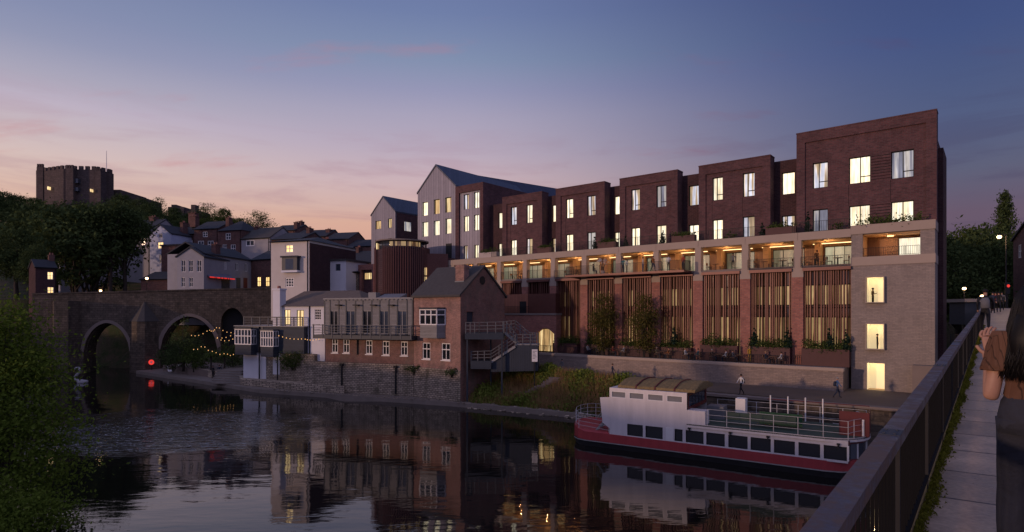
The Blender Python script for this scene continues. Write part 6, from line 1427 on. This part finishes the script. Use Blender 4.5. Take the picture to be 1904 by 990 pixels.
person('person in a yellow dress standing on the dining terrace', HB(1394, -1.0, 3.41), 20, 'stand', 1.65, 'cloth_yellow', 'cloth_yellow', 'hair_fair', long=True)
LG = 'loggia lounge'
for px, w in ((960, 'in the loggia bay above the annex'), (1062, 'in the loggia bay left of the long balcony'), (1330, 'in the loggia bay right of the long balcony'), (1420, 'left in the second loggia bay from the tower'), (1455, 'right in the second loggia bay from the tower'), (1515, 'left in the loggia bay beside the tower'), (1558, 'right in the loggia bay beside the tower')):
    setting(px, 1.6, 12.95, w, (), LG)
# planters
def planter(label, fr, x0, x1, y0, y1, z0, z1, mt, seed, group, hgt=.7, n=900, leaf='leaf_mid', size=.09):
    o = thing('planter', label, 'planter', loc=fr.w((x0+x1)/2, (y0+y1)/2, z0), rz=fr.rot, group=group); a, b, h = (x1-x0)/2, (y1-y0)/2, z1-z0
    MB().box(-a, a, -b, b, 0, h).build('box', M[mt], o)
    k = max(2, int(a*2/.7)); lob = [(-a+(i+.5)*2*a/k, 0, h+hgt*.35*random.uniform(.7, 1.3), a/k*1.4, b*.9, hgt*random.uniform(.5, .85)) for i in range(k)]+[(0, 0, h+hgt*.12, a, b*.8, hgt*.3)]*4
    link('foliage', leaf_mesh('foliage', crown_pts(lob, n, seed, clump=12, spread=.3, shell=.1), size, M[leaf], seed=seed), o); return o
def cone(label, p, h, r, seed, group='cone-shaped evergreens'):
    o = thing('conifer', label, 'conifer', loc=p, group=group)
    link('foliage', leaf_mesh('foliage', crown_pts([(0, 0, h*(.12+.2*k), r*(1-.19*k), r*(1-.19*k), h*.16) for k in range(5)], 700, seed, clump=10, spread=.2, shell=.5), .10, M['conifer'], seed=seed), o)
    MB().tube((0, 0, -.1), (0, 0, h*.5), .04).build('trunk', M['bark'], o); return o
PG = 'planters along the foot of the fin screens'
for k, nm in ((9, 'bay beside the grey tower'), (8, 'second bay from the tower'), (7, 'third bay from the tower'), (6, 'fourth bay from the tower'), (5, 'fifth bay, behind the right terrace tree'), (4, 'sixth bay, behind the left terrace tree'), (3, 'seventh bay, right of the arched annex')):
    a, b = bays[k]; a += .52; b = b-.52 if k < 9 else -6.31
    planter('dark red metal planter of green shrubs in the '+nm, H, a, b, -.85, -.14, 3.41, 5.0 if k > 6 else 4.6, 'planter_metal', 60+k, PG, 1.0, 1500)
for px, y, lb in ((1403, -.5, 'pale cone evergreen left of the planter two bays from the tower'), (1464, -.5, 'cone evergreen at the right of the planter two bays from the tower'), (1543, -.5, 'cone evergreen in the middle of the planter beside the tower'), (1574, -.5, 'cone evergreen touching the grey tower'), (1254, -.5, 'dark cone evergreen right of the terrace trees')):
    cone(lb, HB(px, y, 4.9), 1.9, .42, int(px))
RG = 'planters on the roof terrace'
for l, r_, m_, lb in ((891, 924, 'planter_stone', 'pale stone planter on the roof terrace beside the framed grey bay'), (1000, 1026, 'planter_metal', 'brown planter between the first and second brick bays'), (1113, 1146, 'planter_metal', 'brown planter between the second and third brick bays'), (1249, 1292, 'planter_metal', 'brown planter between the third and fourth brick bays'), (1424, 1480, 'planter_metal', 'brown planter between the fourth and tallest brick bays')):
    planter(lb, H, H.x(l, .7), H.x(r_, .7), .55, 1.25, 15.98, 16.95, m_, int(l), RG, .5, 700)
planter('low hedge planter on top of the grey tower', H, -6.0, -.9, .3, .9, 16.42, 16.5, 'planter_metal', 77, RG, .7, 1500)
for px, h, lb in ((1106, 1.7, 'small cone evergreen left of the planter between second and third brick bays'), (1232, 1.8, 'small cone evergreen before a lit door of the third brick bay'), (1418, 1.6, 'small cone evergreen left of the planter by the tallest bay'), (1502, 2.1, 'cone evergreen at the left corner of the tallest brick bay'), (1163, 1.5, 'small cone evergreen at the left of the third brick bay')):
    cone(lb, HB(px, 1.0, 15.98), h, .34, int(px)+5)
for px, lb, sd in ((1556, 'round shrub before the tallest brick bay on the roof terrace', 91), (1358, 'low shrub before the fourth brick bay on the roof terrace', 92)):
    p = HB(px, 1.0, 15.98); bush('shrub', lb, p.x, p.y, p.z, [(0, 0, .5, .6, .5, .45), (.4, 0, .4, .4, .4, .35)], 500, .08, 'leaf_mid', sd, 'loose shrubs on the roof terrace', 4)
fp_ = HB(1121, -.9, 12.95); o = bush('flowering_plant', 'white blossoming potted plant at the left of the long balcony', fp_.x, fp_.y, fp_.z+.5, [(0, 0, 1.1, .5, .5, .35), (.4, 0, .95, .35, .35, .25), (-.4, .1, 1.0, .35, .35, .25)], 420, .06, 'cloth_white', 93, None, 4, 'potted plant')
MB().loft([(0, 0, -.5, .2, .2), (0, 0, -.05, .28, .28)], 12).build('pot', M['planter_stone'], o)

# ---------------------------------------------------------------- river bank growth
def scatter_bank():
    pl, pd, pg = [], [], []
    r = np.random.default_rng(5); X = r.uniform(-6.2, 12, 60000); Y = r.uniform(50, 72, 60000); dr = pdist(X, Y, RB); ins = inside(X, Y, RIV)
    lim = np.interp(X, [-6, 1, 6, 9, 12], [8.5, 10.5, 6, 4.5, 3.]); ok = (~ins) & (dr > .9+.25*np.sin(X*2)) & (dr < lim+.3); X, Y, dr = X[ok], Y[ok], dr[ok]; Z = height(X, Y)
    den = np.sin(X*.9+1)*np.cos(Y*.7)+r.normal(0, .45, len(X)); return X, Y, Z, den, r
X, Y, Z, den, r = scatter_bank()
sel = den > -.1; hh = np.clip(.45+.7*den, .12, 1.5)*np.where(X > 5, .8, 1.)
P = np.concatenate([np.stack([X[sel]+r.normal(0, .12, sel.sum()), Y[sel]+r.normal(0, .12, sel.sum()), Z[sel]+r.uniform(0, 1, sel.sum())*hh[sel]], 1) for _ in range(3)])
o = link('weeds', leaf_mesh('weeds', P, .15, M['weed_leaf'], seed=4)); tag(o, kind='stuff')
sel = (den < .5); gx, gy, gz_ = X[sel], Y[sel], Z[sel]; gb = MB()
for x, y, z in list(zip(gx, gy, gz_))[:16000]:
    a = random.uniform(0, 6.28); w = .035; h = random.uniform(.35, 1.3); l = random.uniform(-.3, .3), random.uniform(-.45, .1)
    ca, sa = math.cos(a)*w, math.sin(a)*w; gb.quad((x-ca, y-sa, z-.05), (x+ca, y+sa, z-.05), (x+l[0], y+l[1], z+h))
tag(gb.build('dry_grass', M['leaf_dry']), kind='stuff')
rk = MB(); rr_ = random.Random(3)
for (ax_, ay_), (bx_, by_) in zip(RB[3:6], RB[4:7]):
    for k in range(170):
        u = rr_.random(); x, y = ax_+(bx_-ax_)*u, ay_+(by_-ay_)*u; o_ = rr_.uniform(-.1, 1.1); s_ = rr_.uniform(.05, .22)*(1 if x > -6 else .6); nx_, ny_ = .62, .78
        rk.ell((x+nx_*o_, y+ny_*o_, (-1.6 if x < -5 else WZ+.02+o_*.45)), (s_*1.3, s_, s_*.6), 6, 4)
tag(rk.build('shore_stones', M['rubble']), kind='stuff')
bst = thing('bank_steps', 'worn stone steps climbing the weedy bank from the water to the path', 'steps'); mb = MB()
a, b = gnd(958, 751, -1.9), gnd(1034, 703, 1.3)
for k in range(15):
    f_ = k/14; p = a.lerp(b, f_); w = .75; z = max(gz(p.x, p.y)+.35, -1.9+3.2*f_)
    mb.box(p.x-w+random.uniform(-.1, .1), p.x+w, p.y-.3, p.y+.35, z-.5, z+random.uniform(0, .06))
mb.build('stones', M['stone_dark'], bst)
pc = MB(); a, b = Vector((8.4, 62.4, 0)), Vector((13.1, 56.5, 0)); pc.prism([(a.x, a.y), (b.x, b.y), (b.x+.3, b.y+.25), (a.x+.3, a.y+.25)], .8, 1.6, 'z'); tag(pc.build('path_coping', M['stone']), 'pale stone coping edging the path above the weedy bank', 'coping')
# climbing greenery on the walls
for fr, px, py, w, h, sd, lb, n in ((BB, 545, 668, 2.1, 1.7, 71, 'ivy bush hanging over the rubble base beside the bay house', 2600), (GC, 770, 685, .9, .5, 72, 'small ivy tuft at the joint of balcony house and cottage', 500), (CT, 840, 690, 1.0, .45, 73, 'ivy tuft at the right of the cottage stone base', 500)):
    off = .95 if fr is BB else -.15; x = fr.x(px, off); p = fr.w(x, off, fr.z(px, py, off))
    bush('ivy', lb, p.x, p.y, p.z-h*.6, [(0, -.2, h*.6, w, .6, h*.6), (w*.6, -.2, h*.9, w*.5, .5, h*.4), (-w*.4, -.2, h*.2, w*.5, .45, h*.4)], n, .09, 'leaf_mid' if fr is BB else 'leaf_dark', sd, None, 5, 'ivy', spread=.25, shell=.3, clump=16)
# beer garden: bushes, palms, lights
BG = 'beer garden planting'
for px, d, top, w, sd, leaf, lb, ck in ((341, 96, 590, 2.6, 81, 'leaf_dark', 'tall dark evergreen before the second bridge arch', 'evergreen'), (322, 97, 628, 2.4, 82, 'leaf_dark', 'dark bush in front of the bridge arch, left', 'bush'), (362, 95, 640, 2.6, 83, 'leaf_mid', 'broad green bush in the middle of the beer garden', 'bush'), (432, 96, 632, 3.0, 84, 'leaf_dark', 'low clipped hedge below the small bridge arch', 'hedge')):
    p = at(px, d); z0 = SL+1.0; h = CZ+(HY-top)*d/F-z0
    bush('garden_bush', lb, p.x, p.y, z0, [(0, 0, h*.3, w, w*.8, h*.3), (w*.4, 0, h*.45, w*.6, w*.6, h*.3), (-w*.4, 0, h*.4, w*.6, w*.6, h*.3), (0, 0, h*.72, w*.55, w*.55, h*.28)], 2600, .13, leaf, sd, BG, 5, ck)
for px, d, top, lb in ((392, 92, 648, 'left palm in the beer garden'), (417, 92.5, 648, 'right palm in the beer garden')):
    p = at(px, d); z0 = SL+.9; h = CZ+(HY-top)*d/F-z0; o = thing('palm', lb, 'palm', loc=(p.x, p.y, z0), group='beer garden palms'); MB().path([(0, 0, -.3), (.05, 0, h*.4), (0, 0, h*.7)], [.16, .13, .12]).build('trunk', M['bark'], o)
    fb = MB()
    for k in range(60):
        a = random.uniform(0, 6.28); e = random.uniform(-.3, 1.0); L_ = random.uniform(.9, 1.5); c, s_ = math.cos(a), math.sin(a); q0 = Vector((0, 0, h*.7)); q1 = q0+Vector((c*L_*.6, s_*L_*.6, e*L_*.5)); q2 = q0+Vector((c*L_, s_*L_, e*L_*.4-.35)); n_ = Vector((-s_, c, 0))*.1
        fb.quad(q0-n_*.3, q0+n_*.3, q1+n_, q1-n_); fb.quad(q1-n_, q1+n_, q2)
    fb.build('fronds', M['leaf_mid'], o)
def lights(label, pts, n, sag):
    o = thing('string_lights', label, 'string lights'); cb = MB(); bm_ = MB().ell((0, 0, 0), (.055, .055, .07), 8, 5); bme = bpy.data.meshes.new('bulb'); bme.from_pydata(bm_.v, [], bm_.f); bme.materials.append(M['bulb'])
    for p, q in zip(pts, pts[1:]):
        P = [p.lerp(q, k/12)+Vector((0, 0, -sag*4*(k/12)*(1-k/12))) for k in range(13)]; cb.path(P, .012, 4)
        for k in range(n): u = (k+.5)/n; b = link('bulb', bme, o); b.location = p.lerp(q, u)+Vector((random.uniform(-.05, .05), 0, -sag*4*u*(1-u)-.08))
    cb.build('cable', M['dark_metal'], o)
lights('string of warm bulbs looped above the beer garden', [at(352, 95, 622), at(388, 93, 612), at(404, 92, 606), at(440, 94, 616), at(400, 91, 626), at(436, 91, 628)], 5, .5)
lights('lower string of warm bulbs around the garden palms', [at(356, 93, 648), at(378, 92, 640), at(398, 91, 652), at(420, 91, 655), at(436, 92, 656)], 3, .4)
a, b = BB.w(BB.x(517, .95), .8), BB.w(BB.x(566, .95), .8); a.z = BB.z(517, 622, .9); b.z = BB.z(566, 629, .9); c = at(600, 77, 627)
lights('short string of warm bulbs along the dark side of the bay house', [a, b, c], 7, .25)
# swans
def swan(label, p, rz, s=1.):
    o = thing('swan', label, 'swan', loc=p, rz=rz); o.scale = (s, s, s)
    mb = MB(); mb.loft([(-.5, 0, .30, .02, .02), (-.5, 0, .3, .02, .02)], 6)
    b = MB().ell((0, 0, .24), (.5, .26, .22), 14, 8); b.ell((-.4, 0, .34), (.22, .12, .1), 10, 6)
    b.path([(.38, 0, .26), (.55, 0, .42), (.52, 0, .66), (.50, 0, .86), (.58, 0, .97), (.68, 0, .95)], [.13, .09, .065, .06, .065, .055], 8).build('body', M['white_paint'], o, True)
    MB().tube((.7, 0, .945), (.86, 0, .90), .035, .015, 6).build('beak', M['cloth_orange'], o); return o
swan('left of two white swans resting on the landing', gnd(317, 693, SL), R(160), 1.0); swan('right of two white swans resting on the landing', gnd(341, 691.5, SL), R(190), 1.15)
p = gnd(143, 712, WZ); p = gnd(147, 712, WZ); o = thing('swan_boat', 'large white swan-necked pedal boat moored beside the pale green tree', 'pedal boat', loc=p, rz=R(175)); o.scale = (.9, .9, .9)
MB().path([(-.9, 0, .35), (-.55, 0, .3), (.1, 0, .32), (.55, 0, .5), (.75, 0, .85), (.35, 0, 1.35), (-.1, 0, 1.75), (-.22, 0, 2.15), (.1, 0, 2.45), (.55, 0, 2.42), (.85, 0, 2.2)], [.2, .28, .26, .25, .24, .22, .2, .2, .22, .2, .1], 9).build('neck', M['render_shade'], o, True)
MB().loft([(-.6, 0, -.3, .5, .45), (-.6, 0, .05, .95, .55), (-.7, 0, .3, .9, .55), (-.8, 0, .45, .6, .4)], 16).build('hull', M['render_shade'], o, True)

# ---------------------------------------------------------------- the woman on the footbridge
wx, wy = 3.06, 3.44; yl = (wx-B.o[0])*B.v[0]+(wy-B.o[1])*B.v[1]
Jw = dict(pelvis=(0, 0, .90), waist=(0, 0, 1.04), chest=(0, .01, 1.25), neck=(0, .0, 1.42), head=(0, .03, 1.53), crown=(0, .02, 1.62), shL=(-.165, 0, 1.36), elL=(-.215, -.03, .985), wrL=(-.225, .13, 1.24), paL=(-.235, .16, 1.335), shR=(.165, 0, 1.36), elR=(.22, -.03, 1.08), wrR=(.22, .06, .87), paR=(.21, .09, .80),
          hiL=(-.085, 0, .85), knL=(-.09, .10, .48), anL=(-.09, .05, .08), toL=(-.09, .19, .03), hiR=(.085, 0, .85), knR=(.09, .02, .48), anR=(.09, -.26, .13), toR=(.09, -.14, .03))
Rw = dict(pelvis=(.145, .10), waist=(.11, .08), chest=(.135, .09), neck=(.047, .047), head=(.07, .085), crown=(.045, .05), shL=(.05,)*2, elL=(.043,)*2, wrL=(.027,)*2, paL=(.034, .018), shR=(.05,)*2, elR=(.038,)*2, wrR=(.027,)*2, paR=(.034, .018), hiL=(.085,)*2, knL=(.058,)*2, anL=(.036,)*2, toL=(.036,)*2, hiR=(.085,)*2, knR=(.058,)*2, anR=(.036,)*2, toR=(.036,)*2)
Bw = [('pelvis', 'waist'), ('waist', 'chest'), ('chest', 'neck'), ('neck', 'head'), ('head', 'crown')]
for n in 'LR':
    Bw += [('chest', 'sh'+n), ('sh'+n, 'el'+n), ('el'+n, 'wr'+n), ('wr'+n, 'pa'+n), ('pelvis', 'hi'+n), ('hi'+n, 'kn'+n), ('kn'+n, 'an'+n), ('an'+n, 'to'+n)]
    pa, wr = Vector(Jw['pa'+n]), Vector(Jw['wr'+n]); d = (pa-wr).normalized(); side = d.cross(Vector((0, 1, 0))).normalized(); curl = Vector((.0, -.2, -.6)) if n == 'R' else Vector((.5, .25, -.1))
    for k, ln in enumerate((.066, .074, .069, .055)):
        r0 = pa+side*((k-1.5)*.02); p1 = r0+d*ln*.55; p2 = p1+(d+curl*.7).normalized()*ln*.45; p3 = p2+(d+curl*1.6).normalized()*ln*.35
        for nm, p in ((f'f{k}a', p1), (f'f{k}b', p2), (f'f{k}c', p3)): Jw[nm+n] = tuple(p); Rw[nm+n] = (.0085, .0085)
        Bw += [('pa'+n, f'f{k}a'+n), (f'f{k}a'+n, f'f{k}b'+n), (f'f{k}b'+n, f'f{k}c'+n)]
    t0 = wr+d*.03+side*.035; Jw['t0'+n] = tuple(t0); Jw['t1'+n] = tuple(t0+(d+side*.5).normalized()*.045); Rw['t0'+n] = Rw['t1'+n] = (.011, .011); Bw += [('wr'+n, 't0'+n), ('t0'+n, 't1'+n)]
mat('skin_near', (.40, .22, .155), .5, .1, 20, bump=.05)
stripes('pleated_rust', (.125, .06, .037), .03, 0, .6, .75, 0, .7); mat('trouser_navy', (.028, .03, .042), .85, .25, 6, bump=.3, bsc=18); mat('hair_black', (.006, .005, .0055), .5, .4, 8, spec=.22)
wm = skinned(Jw, Bw, Rw, 'pelvis', 2); wm.polygons.foreach_set('use_smooth', [True]*len(wm.polygons)); wm.materials.append(M['skin_near'])
wo = link('person', wm); wo.location = (wx, wy, zd(yl)+.003); wo.rotation_euler = (0, 0, B.rot); tag(wo, 'person with long dark hair in pleated rust top and navy trousers, nearest on the footbridge', 'person')
fold = lambda amp, k: (lambda a, w: amp*math.sin(k*w+a*.9)+amp*.6*math.sin(2.3*k*w-a*1.7))
MB().loft([(0, .0, .985, .150, .120), (0, .0, 1.02, .158, .122), (0, .0, 1.08, .150, .115), (0, .0, 1.16, .152, .118), (0, .01, 1.25, .168, .122), (0, .01, 1.33, .178, .115), (0, .0, 1.385, .155, .09), (0, .0, 1.43, .07, .065)], 40, fold(.022, 7)).build('top', M['pleated_rust'], wo, True)
for sg, n in ((-1, 'L'), (1, 'R')):
    s0, e0 = Vector(Jw['sh'+n]), Vector(Jw['el'+n]); rings = []
    sl = MB(); pr = [(-.10, .045), (.0, .058), (.15, .064), (.3, .068), (.42, .074), (.5, .082), (.53, .078)]
    for a, (u, r_) in enumerate(pr): p = s0.lerp(e0, u); rings.append((p.x, p.y, p.z, r_*.95, r_))
    sl.loft(rings, 36, fold(.075, 6)).build('sleeve', M['pleated_rust'], wo, True)
MB().loft([(0, 0, 1.075, .138, .108), (0, 0, 1.045, .146, .112), (0, 0, 1.035, .142, .110), (0, 0, .98, .168, .128), (0, 0, .90, .185, .145), (0, 0, .80, .190, .15)], 36, fold(.014, 8)).build('waistband', M['trouser_navy'], wo, True)
for sg, n in ((-1, 'L'), (1, 'R')):
    h_, k_, a_ = (Vector(Jw[x+n]) for x in ('hi', 'kn', 'an')); rings = []
    for u in (0, .15, .4, .7, 1.): p = h_.lerp(k_, u); rings.append((p.x, p.y, p.z+.03*(1-u), .108-.012*u, .125-.025*u))
    for u in (.3, .6, .9): p = k_.lerp(a_, u); rings.append((p.x, p.y, p.z, .096, .10))
    MB().loft(rings, 28, fold(.035, 5)).build('trouser_leg', M['trouser_navy'], wo, True)
hb = MB(); hb.ell((0, .015, 1.565), (.096, .108, .105), 20, 12); hb.loft([(0, -.06, 1.19, .10, .035), (0, -.075, 1.26, .135, .06), (0, -.07, 1.36, .135, .075), (0, -.05, 1.46, .112, .085), (0, -.01, 1.56, .1, .1)], 24, fold(.05, 5))
q = random.Random(9)
for k in range(900):
    a = q.uniform(-2.9, -.25); x0, y0 = .108*math.cos(a), .02+.122*math.sin(a); ph = q.uniform(0, 6.28); L_ = q.uniform(.40, .5); sp = q.uniform(1.1, 1.75); pts = [(x0*.15, y0*.15+.015, 1.683), (x0*.6, y0*.6+.01, 1.665), (x0*.98, y0*.98, 1.60)]
    for j in range(1, 8): u = j/7; pts.append((x0*(1+(sp-1)*u)+.011*u**.5*math.sin(ph*.6+u*8), y0*(1+.22*u)-.035*u+.010*math.cos(ph+u*8), 1.60-L_*u))
    hb.path(pts, [.002, .003, .0035, .0035, .004, .004, .004, .0035, .003, .001], 4)
hb.build('hair', M['hair_black'], wo, True)
MB().ell((0, .125, 1.515), (.014, .022, .02), 8, 6).build('nose', M['skin_near'], wo, True)
